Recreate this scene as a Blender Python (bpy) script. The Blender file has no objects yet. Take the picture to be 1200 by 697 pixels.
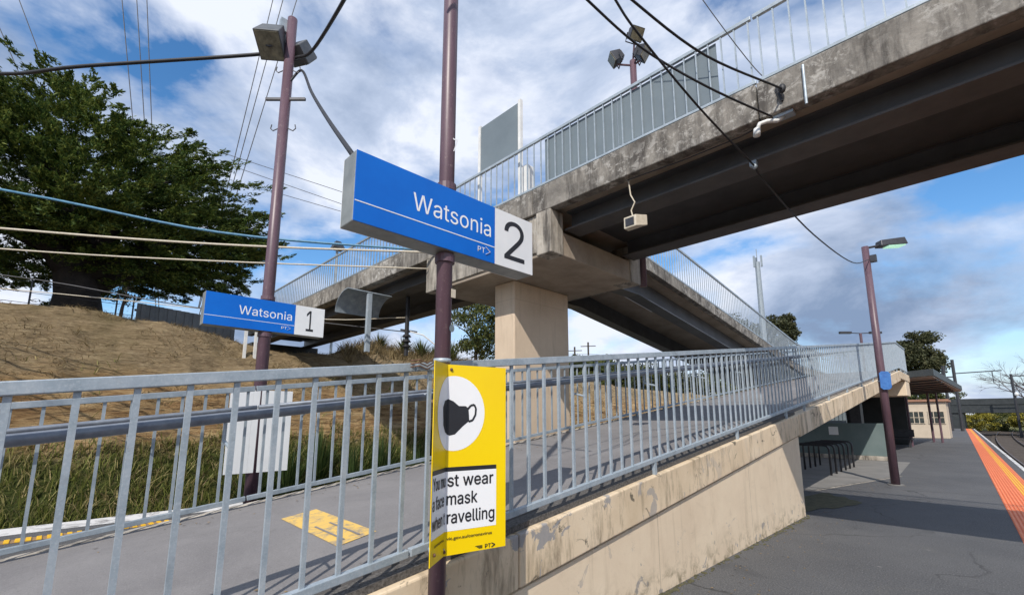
import bpy, bmesh, math, random
import numpy as np
from mathutils import Vector, Matrix, noise

S = bpy.context.scene
COL = S.collection
random.seed(7)
rng = np.random.default_rng(11)

# ------------------------------------------------------------------ camera
F_PX, W_PX = 540.0, 1200.0
pitch = math.radians(9.359)
az = math.radians(45.658)
cd = bpy.data.cameras.new('camera')
cam = bpy.data.objects.new('camera', cd)
COL.objects.link(cam)
fw = Vector((-math.sin(az) * math.cos(pitch), math.cos(az) * math.cos(pitch), math.sin(pitch)))
rt = Vector((math.cos(az), math.sin(az), 0))
up = rt.cross(fw)
mw = Matrix((rt, up, -fw)).transposed().to_4x4()
mw.translation = Vector((0, 0, 1.6))
cam.matrix_world = mw
cd.sensor_fit = 'HORIZONTAL'
cd.sensor_width = 36
cd.lens = 36 * F_PX / W_PX
cd.shift_y = 51.5 / W_PX
cd.clip_start = 0.05
cd.clip_end = 3000
S.camera = cam

# ------------------------------------------------------------------ world, sun, exposure
SUN = Vector((0.56, -0.92, 1.0)).normalized()
world = bpy.data.worlds.new('World')
S.world = world
world.use_nodes = True
wt = world.node_tree
wt.nodes.clear()
def wn(t, **k):
    n = wt.nodes.new(t)
    for a, b in k.items():
        setattr(n, a, b)
    return n
def wl(a, b):
    wt.links.new(a, b)
def wmath(op, a, b=None):
    n = wn('ShaderNodeMath', operation=op)
    for i, v in enumerate((a, b)):
        if v is None: continue
        if isinstance(v, (int, float)): n.inputs[i].default_value = v
        else: wl(v, n.inputs[i])
    return n.outputs[0]
sky = wn('ShaderNodeTexSky', sky_type='NISHITA')
sky.sun_disc = False
sky.sun_elevation = math.asin(SUN.z)
sky.sun_rotation = math.atan2(SUN.x, SUN.y)
sky.air_density = 1.0
sky.dust_density = 0.3
sky.ozone_density = 2.0
skyhs = wn('ShaderNodeHueSaturation')
skyhs.inputs['Saturation'].default_value = 1.27
skyhs.inputs['Value'].default_value = 1.75
wl(sky.outputs[0], skyhs.inputs['Color'])
tc = wn('ShaderNodeTexCoord')
sep = wn('ShaderNodeSeparateXYZ')
wl(tc.outputs['Generated'], sep.inputs[0])
comb = wn('ShaderNodeCombineXYZ')
wl(sep.outputs[0], comb.inputs[0])
wl(sep.outputs[1], comb.inputs[1])
wl(wmath('MULTIPLY', sep.outputs[2], 2.1), comb.inputs[2])
def wnoise(scale, detail, rough, dist, off):
    mp = wn('ShaderNodeMapping')
    mp.inputs['Location'].default_value = off
    wl(comb.outputs[0], mp.inputs[0])
    n = wn('ShaderNodeTexNoise')
    n.inputs['Scale'].default_value = scale
    n.inputs['Detail'].default_value = detail
    n.inputs['Roughness'].default_value = rough
    n.inputs['Distortion'].default_value = dist
    wl(mp.outputs[0], n.inputs['Vector'])
    return n.outputs['Fac']
def wramp(fac, stops):
    r = wn('ShaderNodeValToRGB')
    cr = r.color_ramp
    while len(cr.elements) < len(stops): cr.elements.new(0.5)
    for e, (p, c) in zip(cr.elements, stops):
        e.position = p
        e.color = (c, c, c, 1) if isinstance(c, (int, float)) else (*c, 1)
    wl(fac, r.inputs[0])
    return r.outputs[0]
CLOUD_OFF = (21.0, 1.0, 0.0)
cov = wramp(wnoise(2.1, 12, 0.55, 0.25, CLOUD_OFF), [(0.385, 0.0), (0.445, 0.62), (0.51, 1.0)])
cov = wmath('MAXIMUM', cov, wramp(sep.outputs[2], [(0.0, 0.95), (0.17, 0.0)]))
shade = wnoise(2.6, 11, 0.60, 0.3, (CLOUD_OFF[0] + 0.06, CLOUD_OFF[1] + 0.10, 0.28))
ccol = wramp(shade, [(0.30, (2.4, 3.3, 5.0)), (0.48, (5.3, 6.2, 8.0)), (0.60, (8.5, 9.0, 10.2))])
mixc = wn('ShaderNodeMix', data_type='RGBA')
wl(cov, mixc.inputs['Factor'])
wl(skyhs.outputs[0], mixc.inputs['A'])
wl(ccol, mixc.inputs['B'])
bg = wn('ShaderNodeBackground')
bg.inputs['Strength'].default_value = 0.094
wl(mixc.outputs['Result'], bg.inputs['Color'])
wo = wn('ShaderNodeOutputWorld')
wl(bg.outputs[0], wo.inputs['Surface'])

sl = bpy.data.lights.new('sun', 'SUN')
sl.energy = 3.9
sl.angle = math.radians(0.55)
sl.color = (1.0, 0.94, 0.86)
so = bpy.data.objects.new('sun', sl)
COL.objects.link(so)
so.location = (10, -20, 40)
so.rotation_euler = SUN.to_track_quat('Z', 'Y').to_euler()

vs = S.view_settings
vs.view_transform = 'Standard'
vs.look = 'None'
vs.exposure = 0.17
vs.gamma = 1.0
vs.use_curve_mapping = False

# ------------------------------------------------------------------ object helpers
def tag(o, label=None, cat=None, group=None, kind=None):
    if label: o['label'] = label
    if cat: o['category'] = cat
    if group: o['group'] = group
    if kind: o['kind'] = kind
    return o

def thing(name, label, cat, loc, group=None):
    o = bpy.data.objects.new(name, None)
    o.empty_display_size = 0.2
    COL.objects.link(o)
    o.location = loc
    return tag(o, label, cat, group)

def wloc(o):
    v = Vector(o.location)
    while o.parent:
        o = o.parent
        v = v + Vector(o.location)
    return v

class MB:
    """collects faces in world coordinates and links them as one mesh object"""
    def __init__(s):
        s.v = []; s.f = []
    def add(s, vs_, fs):
        b = len(s.v)
        s.v += [tuple(p) for p in vs_]
        s.f += [tuple(i + b for i in f) for f in fs]
        return s
    def hexa(s, p):   # p: 4 bottom (ccw), 4 top
        return s.add(p, [(0, 3, 2, 1), (4, 5, 6, 7), (0, 1, 5, 4), (1, 2, 6, 5), (2, 3, 7, 6), (3, 0, 4, 7)])
    def box(s, x0, x1, y0, y1, z0, z1):
        return s.hexa([(x0, y0, z0), (x1, y0, z0), (x1, y1, z0), (x0, y1, z0),
                       (x0, y0, z1), (x1, y0, z1), (x1, y1, z1), (x0, y1, z1)])
    def ybeam(s, x0, x1, prof):
        """prof: list of (y, zbottom, ztop) – a beam running along Y whose heights change"""
        v = []
        for y, a, b in prof:
            v += [(x0, y, a), (x1, y, a), (x1, y, b), (x0, y, b)]
        f = [(0, 1, 2, 3)]
        for i in range(len(prof) - 1):
            k = 4 * i
            for a in range(4):
                b = (a + 1) % 4
                f.append((k + a, k + 4 + a, k + 4 + b, k + b))
        k = 4 * (len(prof) - 1)
        f.append((k + 3, k + 2, k + 1, k))
        return s.add(v, f)
    def bar(s, a, b, w, h, upv=(0, 0, 1)):
        a = Vector(a); b = Vector(b)
        d = (b - a).normalized()
        u = Vector(upv)
        if abs(d.dot(u)) > 0.98: u = Vector((0, 1, 0))
        r = d.cross(u).normalized(); u = r.cross(d)
        p = []
        for q in (a, b):
            p += [q - r * w / 2 - u * h / 2, q + r * w / 2 - u * h / 2, q + r * w / 2 + u * h / 2, q - r * w / 2 + u * h / 2]
        return s.add(p, [(0, 1, 2, 3), (7, 6, 5, 4), (0, 4, 5, 1), (1, 5, 6, 2), (2, 6, 7, 3), (3, 7, 4, 0)])
    def tube(s, pts, r, n=10, cap=True):
        pts = [Vector(p) for p in pts]
        rs = r if isinstance(r, (list, tuple)) else [r] * len(pts)
        v = []
        prev = None
        for i, p in enumerate(pts):
            d = (pts[min(i + 1, len(pts) - 1)] - pts[max(i - 1, 0)]).normalized()
            if prev is None:
                u = Vector((0, 0, 1)) if abs(d.z) < 0.9 else Vector((1, 0, 0))
            else:
                u = prev
            u = (u - d * u.dot(d)).normalized()
            prev = u
            w = d.cross(u)
            for k in range(n):
                t = 2 * math.pi * k / n
                v.append(p + (u * math.cos(t) + w * math.sin(t)) * rs[i])
        f = []
        for i in range(len(pts) - 1):
            for k in range(n):
                k2 = (k + 1) % n
                f.append((i * n + k, i * n + k2, (i + 1) * n + k2, (i + 1) * n + k))
        if cap:
            f.append(tuple(range(n - 1, -1, -1)))
            f.append(tuple((len(pts) - 1) * n + k for k in range(n)))
        return s.add(v, f)
    def sphere(s, c, rx, ry, rz, nu=16, nv=10):
        v = [(c[0], c[1], c[2] + rz)]
        for j in range(1, nv):
            t = math.pi * j / nv
            for i in range(nu):
                p = 2 * math.pi * i / nu
                v.append((c[0] + rx * math.sin(t) * math.cos(p), c[1] + ry * math.sin(t) * math.sin(p), c[2] + rz * math.cos(t)))
        v.append((c[0], c[1], c[2] - rz))
        f = []
        for i in range(nu):
            f.append((0, 1 + i, 1 + (i + 1) % nu))
            f.append((len(v) - 1, 1 + (nv - 2) * nu + (i + 1) % nu, 1 + (nv - 2) * nu + i))
        for j in range(nv - 2):
            for i in range(nu):
                a = 1 + j * nu + i; b = 1 + j * nu + (i + 1) % nu
                f.append((a, a + nu, b + nu, b))
        return s.add(v, f)
    def build(s, name, mat, parent=None, base=None, bev=0, smooth=False):
        me = bpy.data.meshes.new(name)
        if parent is not None: o0 = wloc(parent)
        else: o0 = Vector(base) if base is not None else Vector((0, 0, 0))
        me.from_pydata([(p[0] - o0.x, p[1] - o0.y, p[2] - o0.z) for p in s.v], [], s.f)
        bm = bmesh.new(); bm.from_mesh(me)
        bmesh.ops.recalc_face_normals(bm, faces=bm.faces)
        bm.to_mesh(me); bm.free()
        me.update()
        o = bpy.data.objects.new(name, me)
        COL.objects.link(o)
        if parent is not None: o.parent = parent
        else: o.location = o0
        if mat: me.materials.append(mat)
        if smooth:
            for p in me.polygons: p.use_smooth = True
            me.update()
        if bev:
            m = o.modifiers.new('bevel', 'BEVEL')
            m.width = bev; m.segments = 2; m.limit_method = 'ANGLE'
        return o

def fast_mesh(name, V, F, mat, parent=None, base=(0, 0, 0), smooth=False):
    """large numpy meshes of quads"""
    o0 = wloc(parent) if parent is not None else Vector(base)
    V = np.asarray(V, dtype=np.float32) - np.array(o0, dtype=np.float32)
    F = np.asarray(F, dtype=np.int32)
    me = bpy.data.meshes.new(name)
    k = F.shape[1]
    me.vertices.add(len(V)); me.vertices.foreach_set('co', V.ravel())
    me.loops.add(F.size); me.loops.foreach_set('vertex_index', F.ravel())
    me.polygons.add(len(F))
    me.polygons.foreach_set('loop_start', np.arange(0, F.size, k, dtype=np.int32))
    me.polygons.foreach_set('loop_total', np.full(len(F), k, dtype=np.int32))
    if smooth: me.polygons.foreach_set('use_smooth', np.ones(len(F), dtype=bool))
    me.update(); me.validate()
    me.materials.append(mat)
    o = bpy.data.objects.new(name, me)
    COL.objects.link(o)
    if parent is not None: o.parent = parent
    else: o.location = o0
    return o

# ------------------------------------------------------------------ materials
class NT:
    def __init__(s, name):
        s.m = bpy.data.materials.new(name)
        s.m.use_nodes = True
        s.t = s.m.node_tree
        s.b = s.t.nodes['Principled BSDF']
        s.pos = s.n('ShaderNodeNewGeometry').outputs['Position']
    def n(s, t, **k):
        o = s.t.nodes.new(t)
        for a, b in k.items(): setattr(o, a, b)
        return o
    def l(s, a, b): s.t.links.new(a, b)
    def vec(s, scale=(1, 1, 1), src=None, loc=(0, 0, 0)):
        mp = s.n('ShaderNodeMapping')
        mp.inputs['Scale'].default_value = scale
        mp.inputs['Location'].default_value = loc
        s.l(src or s.pos, mp.inputs[0])
        return mp.outputs[0]
    def noise(s, scale, detail=5, rough=0.6, dist=0.0, vec=None):
        o = s.n('ShaderNodeTexNoise')
        o.inputs['Scale'].default_value = scale
        o.inputs['Detail'].default_value = detail
        o.inputs['Roughness'].default_value = rough
        o.inputs['Distortion'].default_value = dist
        s.l(vec or s.pos, o.inputs['Vector'])
        return o.outputs['Fac']
    def ramp(s, fac, stops):
        r = s.n('ShaderNodeValToRGB')
        cr = r.color_ramp
        while len(cr.elements) < len(stops): cr.elements.new(0.5)
        for e, (p, c) in zip(cr.elements, stops):
            e.position = p
            e.color = (c, c, c, 1) if isinstance(c, (int, float)) else (*c, 1)
        s.l(fac, r.inputs[0])
        return r.outputs[0]
    def mix(s, fac, a, b, blend='MIX'):
        m = s.n('ShaderNodeMix', data_type='RGBA')
        m.blend_type = blend
        for sock, v in ((m.inputs['Factor'], fac), (m.inputs['A'], a), (m.inputs['B'], b)):
            if isinstance(v, (int, float)): sock.default_value = v
            elif isinstance(v, tuple): sock.default_value = (*v, 1)
            else: s.l(v, sock)
        return m.outputs['Result']
    def math(s, op, a, b=0.0):
        m = s.n('ShaderNodeMath', operation=op)
        for i, v in enumerate((a, b)):
            if isinstance(v, (int, float)): m.inputs[i].default_value = v
            else: s.l(v, m.inputs[i])
        return m.outputs[0]
    def bump(s, h, strength, dist=0.02):
        b = s.n('ShaderNodeBump')
        b.inputs['Strength'].default_value = strength
        b.inputs['Distance'].default_value = dist
        s.l(h, b.inputs['Height'])
        s.l(b.outputs[0], s.b.inputs['Normal'])
    def col(s, c):
        if isinstance(c, tuple): s.b.inputs['Base Color'].default_value = (*c, 1)
        else: s.l(c, s.b.inputs['Base Color'])
    def set(s, rough=None, metal=None, spec=None):
        if rough is not None:
            if isinstance(rough, (int, float)): s.b.inputs['Roughness'].default_value = rough
            else: s.l(rough, s.b.inputs['Roughness'])
        if metal is not None: s.b.inputs['Metallic'].default_value = metal
        if spec is not None: s.b.inputs['Specular IOR Level'].default_value = spec
        return s
    def sep(s, src=None):
        q = s.n('ShaderNodeSeparateXYZ')
        s.l(src or s.pos, q.inputs[0])
        return q.outputs

def simple(name, c1, c2, scale, rough=0.6, metal=0.0, bump=0.0, bscale=60, detail=6, spec=None):
    t = NT(name)
    f = t.noise(scale, detail, 0.65)
    t.col(t.ramp(f, [(0.32, c1), (0.68, c2)]))
    t.set(rough, metal, spec)
    if bump: t.bump(t.noise(bscale, 4), bump, 0.01)
    return t.m

def make_mats():
    M = {}
    # galvanised steel: pale blue-grey with spangle and dull patches
    t = NT('galvanised')
    a = t.noise(9, 6, 0.7); b = t.noise(90, 3, 0.6)
    c = t.ramp(a, [(0.3, (0.27, 0.33, 0.38)), (0.52, (0.36, 0.42, 0.47)), (0.72, (0.46, 0.51, 0.55))])
    c = t.mix(t.ramp(b, [(0.5, 0.0), (0.75, 0.45)]), c, (0.55, 0.60, 0.63))
    c = t.mix(t.ramp(t.noise(17, 8, 0.75, 0.4), [(0.62, 0.0), (0.74, 0.55)]), c, (0.20, 0.165, 0.135))
    c = t.mix(t.ramp(t.noise(4.0, 6, 0.7, 0.6), [(0.56, 0.0), (0.70, 0.5)]), c, (0.235, 0.265, 0.29))
    t.col(c); t.set(t.ramp(a, [(0.3, 0.62), (0.7, 0.42)]), 0.25)
    t.bump(b, 0.12, 0.004)
    M['galv'] = t.m
    t = NT('galvanised_dull')
    a = t.noise(7, 6, 0.7); b = t.noise(60, 3, 0.6)
    t.col(t.ramp(a, [(0.3, (0.20, 0.24, 0.28)), (0.55, (0.30, 0.35, 0.39)), (0.72, (0.40, 0.44, 0.47))]))
    t.set(0.55, 0.25); t.bump(b, 0.15, 0.004)
    M['galv_dull'] = t.m
    M['pipe'] = simple('pipe_grey', (0.15, 0.17, 0.21), (0.25, 0.28, 0.32), 14, 0.5, 0.3)
    # cream masonry paint, peeling to grey render, dark streaks, joints
    t = NT('cream_paint')
    a = t.noise(1.6, 7, 0.65); b = t.noise(5.0, 9, 0.7, 0.6)
    st = t.noise(1.0, 6, 0.7, 0.2, t.vec((9, 9, 0.9)))
    fine = t.noise(45, 5, 0.7)
    c = t.ramp(a, [(0.3, (0.66, 0.53, 0.385)), (0.6, (0.74, 0.61, 0.45)), (0.8, (0.78, 0.67, 0.51))])
    c = t.mix(t.ramp(st, [(0.54, 0.0), (0.74, 0.40)]), c, (0.40, 0.31, 0.21))
    c = t.mix(t.ramp(t.noise(2.2, 9, 0.72, 0.8, t.vec((1, 1, 1.6), None, (2, 7, 3))), [(0.54, 0.0), (0.68, 0.32)]), c, (0.48, 0.38, 0.27))
    c = t.mix(t.ramp(fine, [(0.62, 0.0), (0.78, 0.35)]), c, (0.35, 0.27, 0.19))
    z = t.sep()[2]
    lowmask = t.ramp(z, [(0.0, 1.0), (0.5, 0.25), (1.0, 0.1)])
    peel = t.ramp(t.noise(3.3, 10, 0.62, 1.0, t.vec((1, 1, 1), None, (4, 1, 2))), [(0.615, 0.0), (0.632, 1.0)])
    wear = t.math('MAXIMUM', t.ramp(t.math('MULTIPLY', t.sep()[1], 0.1), [(0.15, 1.0), (0.45, 0.0)]), t.ramp(z, [(0.25, 0.9), (0.5, 0.0)]))
    c = t.mix(t.math('MULTIPLY', peel, t.math('MULTIPLY', wear, 0.85)), c, (0.27, 0.265, 0.27))
    fr = t.math('FRACT', t.math('MULTIPLY', t.math('ADD', t.sep()[1], 0.7), 0.41))
    c = t.mix(t.math('MULTIPLY', t.ramp(fr, [(0.0, 1.0), (0.006, 0.0)]), 0.6), c, (0.16, 0.12, 0.08))
    dirt = t.math('MULTIPLY', t.ramp(t.noise(6, 8, 0.7, 0.4), [(0.48, 0.0), (0.66, 1.0)]), t.ramp(z, [(0.03, 0.9), (0.30, 0.0)]))
    c = t.mix(dirt, c, (0.16, 0.13, 0.07))
    t.col(c); t.set(0.75)
    t.bump(t.math('SUBTRACT', fine, peel), 0.25, 0.006)
    M['cream'] = t.m
    # weathered cream on the edge beam: dark mildew and rust drips from the top edge
    t = NT('cream_beam')
    a = t.noise(1.4, 7, 0.65)
    c = t.ramp(a, [(0.3, (0.57, 0.445, 0.295)), (0.55, (0.70, 0.565, 0.40)), (0.8, (0.77, 0.65, 0.49))])
    st = t.noise(1.0, 8, 0.75, 0.3, t.vec((1, 7, 1.3)))
    c = t.mix(t.ramp(st, [(0.50, 0.0), (0.66, 0.8)]), c, (0.20, 0.155, 0.10))
    blk = t.ramp(t.noise(3.7, 10, 0.68, 1.2), [(0.60, 0.0), (0.64, 1.0)])
    c = t.mix(t.math('MULTIPLY', blk, 0.85), c, (0.085, 0.075, 0.055))
    peel = t.ramp(t.noise(2.9, 10, 0.62, 1.0, t.vec((1, 1, 1), None, (9, 3, 5))), [(0.60, 0.0), (0.615, 1.0)])
    near = t.ramp(t.math('MULTIPLY', t.sep()[1], 0.1), [(0.30, 1.0), (0.62, 0.12)])
    c = t.mix(t.math('MULTIPLY', peel, t.math('MULTIPLY', near, 0.88)), c, (0.27, 0.27, 0.28))
    t.col(c); t.set(0.8)
    t.bump(t.noise(40, 5, 0.7), 0.3, 0.008)
    M['cream_beam'] = t.m
    t = NT('cream_pier')
    c = t.ramp(t.noise(1.3, 7, 0.65), [(0.3, (0.54, 0.425, 0.31)), (0.7, (0.64, 0.515, 0.385))])
    c = t.mix(t.ramp(t.noise(1.0, 8, 0.72, 0.3, t.vec((7, 7, 0.8))), [(0.52, 0.0), (0.70, 0.5)]), c, (0.33, 0.25, 0.17))
    c = t.mix(t.ramp(t.noise(30, 5, 0.7), [(0.62, 0.0), (0.74, 0.4)]), c, (0.30, 0.23, 0.16))
    fr = t.math('FRACT', t.math('MULTIPLY', t.sep()[2], 0.82))
    c = t.mix(t.math('MULTIPLY', t.ramp(fr, [(0.0, 1.0), (0.010, 0.0)]), 0.45), c, (0.25, 0.19, 0.13))
    t.col(c); t.set(0.78); t.bump(t.noise(28, 5, 0.7), 0.2, 0.006)
    M['pier'] = t.m
    # raw weathered concrete with lichen
    def conc(name, base1, base2, lich, sx):
        t = NT(name)
        a = t.noise(2.2, 9, 0.7, 0.3)
        c = t.ramp(a, [(0.28, base1), (0.55, base2), (0.8, tuple(min(1, v * 1.5) for v in base2))])
        s1 = t.noise(1.0, 8, 0.72, 0.25, t.vec(sx))
        c = t.mix(t.ramp(s1, [(0.44, 0.0), (0.62, 0.88)]), c, (0.055, 0.048, 0.042))
        l1 = t.noise(9, 10, 0.75, 0.5)
        c = t.mix(t.math('MULTIPLY', t.ramp(l1, [(0.50, 0.0), (0.60, lich)]), t.ramp(t.noise(0.9, 5, 0.6, 0, t.vec((1, 1, 1), None, (3, 8, 1))), [(0.42, 0.15), (0.60, 1.0)])), c, (0.50, 0.48, 0.44))
        t.col(c); t.set(0.85); t.bump(t.noise(35, 6, 0.7), 0.4, 0.01)
        return t.m
    M['conc'] = conc('concrete_weathered', (0.090, 0.083, 0.075), (0.255, 0.235, 0.205), 0.9, (5, 5, 1.0))
    M['conc_light'] = conc('concrete_light', (0.27, 0.24, 0.20), (0.44, 0.40, 0.34), 0.4, (7, 7, 0.8))
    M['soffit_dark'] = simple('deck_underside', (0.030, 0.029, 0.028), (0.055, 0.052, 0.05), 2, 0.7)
    M['soffit'] = simple('concrete_soffit', (0.24, 0.195, 0.15), (0.42, 0.35, 0.275), 1.6, 0.85, 0, 0.25, 25, 10)
    M['girder'] = simple('girder_paint', (0.062, 0.065, 0.072), (0.105, 0.110, 0.120), 2.0, 0.48, 0.0, 0.05, 20)
    M['flange'] = simple('girder_flange', (0.052, 0.048, 0.046), (0.088, 0.080, 0.074), 3.0, 0.6)
    # asphalt
    t = NT('asphalt')
    a = t.noise(0.5, 7, 0.65); b = t.noise(70, 2, 0.7); d = t.noise(24, 4, 0.8); c2 = t.noise(1.7, 9, 0.72, 0.6)
    c = t.ramp(a, [(0.3, (0.064, 0.065, 0.069)), (0.7, (0.104, 0.104, 0.106))])
    c = t.mix(t.ramp(b, [(0.54, 0.0), (0.68, 0.75)]), c, (0.20, 0.20, 0.198))
    c = t.mix(t.ramp(b, [(0.32, 0.8), (0.44, 0.0)]), c, (0.022, 0.022, 0.026))
    c = t.mix(t.ramp(d, [(0.55, 0.0), (0.70, 0.4)]), c, (0.15, 0.148, 0.14))
    c = t.mix(t.ramp(c2, [(0.58, 0.0), (0.70, 0.45)]), c, (0.125, 0.118, 0.105))
    c = t.mix(t.ramp(c2, [(0.30, 0.5), (0.42, 0.0)]), c, (0.045, 0.046, 0.05))
    vd = t.n('ShaderNodeTexVoronoi', feature='DISTANCE_TO_EDGE')
    vd.inputs['Scale'].default_value = 0.33
    wob = t.n('ShaderNodeTexNoise'); wob.inputs['Scale'].default_value = 1.4; wob.inputs['Detail'].default_value = 6
    t.l(t.pos, wob.inputs['Vector'])
    va = t.n('ShaderNodeVectorMath', operation='ADD'); t.l(t.pos, va.inputs[0])
    vs2 = t.n('ShaderNodeVectorMath', operation='SCALE'); t.l(wob.outputs['Color'], vs2.inputs[0]); vs2.inputs['Scale'].default_value = 0.9
    t.l(vs2.outputs[0], va.inputs[1]); t.l(va.outputs[0], vd.inputs['Vector'])
    crack = t.math('MULTIPLY', t.ramp(vd.outputs['Distance'], [(0.003, 1.0), (0.009, 0.0)]), t.ramp(a, [(0.45, 0.0), (0.6, 0.75)]))
    c = t.mix(crack, c, (0.02, 0.02, 0.02))
    vg = t.n('ShaderNodeTexVoronoi'); vg.inputs['Scale'].default_value = 1.9; t.l(t.pos, vg.inputs['Vector'])
    gum = t.ramp(vg.outputs['Distance'], [(0.035, 0.8), (0.055, 0.0)])
    c = t.mix(gum, c, (0.17, 0.165, 0.16))
    t.col(c); t.set(0.85); t.bump(t.math('ADD', b, t.math('MULTIPLY', d, 0.6)), 0.7, 0.010)
    M['asphalt'] = t.m
    t = NT('ramp_surface')
    a = t.noise(0.9, 9, 0.72, 0.5); b = t.noise(110, 2, 0.75)
    c = t.ramp(a, [(0.3, (0.15, 0.142, 0.142)), (0.7, (0.235, 0.224, 0.22))])
    c = t.mix(t.ramp(t.noise(3.1, 8, 0.7, 1.0), [(0.60, 0.0), (0.72, 0.5)]), c, (0.12, 0.112, 0.108))
    c = t.mix(t.ramp(b, [(0.55, 0.0), (0.75, 0.5)]), c, (0.33, 0.32, 0.31))
    c = t.mix(t.ramp(b, [(0.28, 0.6), (0.42, 0.0)]), c, (0.10, 0.10, 0.10))
    t.col(c); t.set(0.85); t.bump(b, 0.35, 0.005)
    M['ramp'] = t.m
    M['paving'] = simple('concrete_paving', (0.16, 0.155, 0.145), (0.23, 0.22, 0.205), 1.5, 0.85, 0, 0.3, 80)
    M['moss'] = simple('moss', (0.045, 0.043, 0.02), (0.12, 0.11, 0.06), 8, 0.95, 0, 0.6, 60)
    # pole paint
    t = NT('mauve_paint')
    a = t.noise(1.0, 7, 0.7, 0.3, t.vec((14, 14, 1.6))); b = t.noise(26, 6, 0.7)
    c = t.ramp(a, [(0.3, (0.080, 0.044, 0.060)), (0.7, (0.150, 0.090, 0.112))])
    c = t.mix(t.ramp(b, [(0.60, 0.0), (0.68, 0.7)]), c, (0.23, 0.17, 0.165))
    t.col(c); t.set(0.42); t.bump(b, 0.1, 0.004)
    M['mauve'] = t.m
    M['blue'] = simple('sign_blue', (0.0, 0.125, 0.56), (0.0, 0.15, 0.63), 3, 0.38, spec=0.35)
    M['white'] = simple('sign_white', (0.72, 0.74, 0.755), (0.80, 0.815, 0.82), 4, 0.4)
    M['lettering_white'] = simple('lettering_white', (0.82, 0.84, 0.86), (0.86, 0.87, 0.88), 4, 0.5)
    M['lettering_black'] = simple('lettering_black', (0.012, 0.013, 0.018), (0.022, 0.023, 0.028), 4, 0.5)
    M['grey_box'] = simple('sign_casing', (0.20, 0.22, 0.22), (0.34, 0.36, 0.35), 6, 0.45, 0.3)
    M['casing_dark'] = simple('floodlight_casing', (0.075, 0.08, 0.085), (0.13, 0.135, 0.14), 6, 0.5, 0.2)
    M['yellow'] = simple('sign_yellow', (0.88, 0.60, 0.0), (0.92, 0.66, 0.0), 2, 0.36)
    M['whitepaint'] = simple('white_paint', (0.62, 0.62, 0.60), (0.78, 0.78, 0.76), 5, 0.5)
    M['screen'] = simple('screen_grey', (0.135, 0.17, 0.195), (0.175, 0.215, 0.24), 1.2, 0.6)
    M['black'] = simple('black_rubber', (0.010, 0.010, 0.012), (0.022, 0.022, 0.026), 12, 0.55)
    M['darksteel'] = simple('dark_steel', (0.035, 0.036, 0.042), (0.06, 0.062, 0.07), 8, 0.45, 0.3)
    M['lens'] = simple('lamp_glass', (0.10, 0.095, 0.07), (0.30, 0.28, 0.20), 9, 0.12)
    M['rust'] = simple('rusty_wire', (0.10, 0.05, 0.03), (0.20, 0.11, 0.07), 40, 0.8)
    M['teal'] = simple('teal_wall', (0.11, 0.155, 0.155), (0.15, 0.195, 0.195), 1.4, 0.7, 0, 0.1, 30)
    M['bag'] = simple('blue_bag', (0.025, 0.11, 0.36), (0.05, 0.19, 0.50), 8, 0.5, 0, 0.6, 25)
    M['cabin'] = simple('cabin_cream', (0.50, 0.42, 0.32), (0.58, 0.49, 0.38), 2, 0.7)
    M['glass'] = simple('window_glass', (0.03, 0.035, 0.035), (0.07, 0.08, 0.075), 2, 0.12)
    M['roofdark'] = simple('roof_dark', (0.02, 0.025, 0.027), (0.04, 0.046, 0.048), 2, 0.5)
    M['timber'] = simple('roof_lining', (0.33, 0.25, 0.19), (0.42, 0.33, 0.26), 3, 0.7)
    M['orange'] = simple('tactile_orange', (0.62, 0.115, 0.028), (0.74, 0.165, 0.045), 5, 0.7)
    M['tacyellow'] = simple('tactile_yellow', (0.80, 0.45, 0.02), (0.86, 0.54, 0.04), 5, 0.65)
    t = NT('worn_yellow')
    w = t.noise(7, 9, 0.75, 0.8)
    t.col(t.mix(t.ramp(w, [(0.36, 0.0), (0.52, 1.0)]), (0.24, 0.22, 0.20), (0.72, 0.47, 0.12))); t.set(0.75)
    M['worn_yellow'] = t.m
    t = NT('worn_white')
    w = t.noise(3, 9, 0.75, 0.8)
    t.col(t.mix(t.ramp(w, [(0.36, 0.0), (0.52, 1.0)]), (0.20, 0.195, 0.19), (0.66, 0.65, 0.63))); t.set(0.75)
    M['worn_white'] = t.m
    M['rail'] = simple('rail_steel', (0.10, 0.07, 0.055), (0.19, 0.15, 0.125), 12, 0.5, 0.5)
    M['wirecream'] = simple('cable_cream', (0.50, 0.44, 0.34), (0.62, 0.56, 0.45), 20, 0.5)
    M['wireblue'] = simple('cable_blue', (0.03, 0.13, 0.24), (0.09, 0.26, 0.40), 14, 0.45)
    M['wire'] = simple('wire_grey', (0.045, 0.045, 0.05), (0.08, 0.08, 0.085), 5, 0.5)
    M['corrugated'] = simple('metal_sheet', (0.11, 0.12, 0.125), (0.16, 0.17, 0.175), 3, 0.6, 0.2)
    M['bark_dark'] = simple('bark_dark', (0.012, 0.010, 0.009), (0.035, 0.028, 0.023), 6, 0.95, 0, 0.8, 12)
    M['bark'] = simple('bark', (0.028, 0.022, 0.018), (0.075, 0.060, 0.048), 6, 0.9, 0, 0.8, 12)
    # terrain: ballast in the track bed, rock and dry grass on the cutting, green at its foot
    t = NT('terrain')
    p = t.sep()
    lay = t.noise(1.0, 9, 0.7, 0.5, t.vec((0.9, 0.9, 5.5)))
    lay2 = t.noise(1.0, 8, 0.7, 0.3, t.vec((2.2, 2.2, 14)))
    rock = t.ramp(lay, [(0.30, (0.11, 0.06, 0.03)), (0.42, (0.33, 0.20, 0.09)), (0.56, (0.48, 0.33, 0.165)), (0.72, (0.58, 0.45, 0.27))])
    rock = t.mix(t.ramp(lay2, [(0.36, 0.85), (0.50, 0.0)]), rock, (0.075, 0.045, 0.026))
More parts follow.
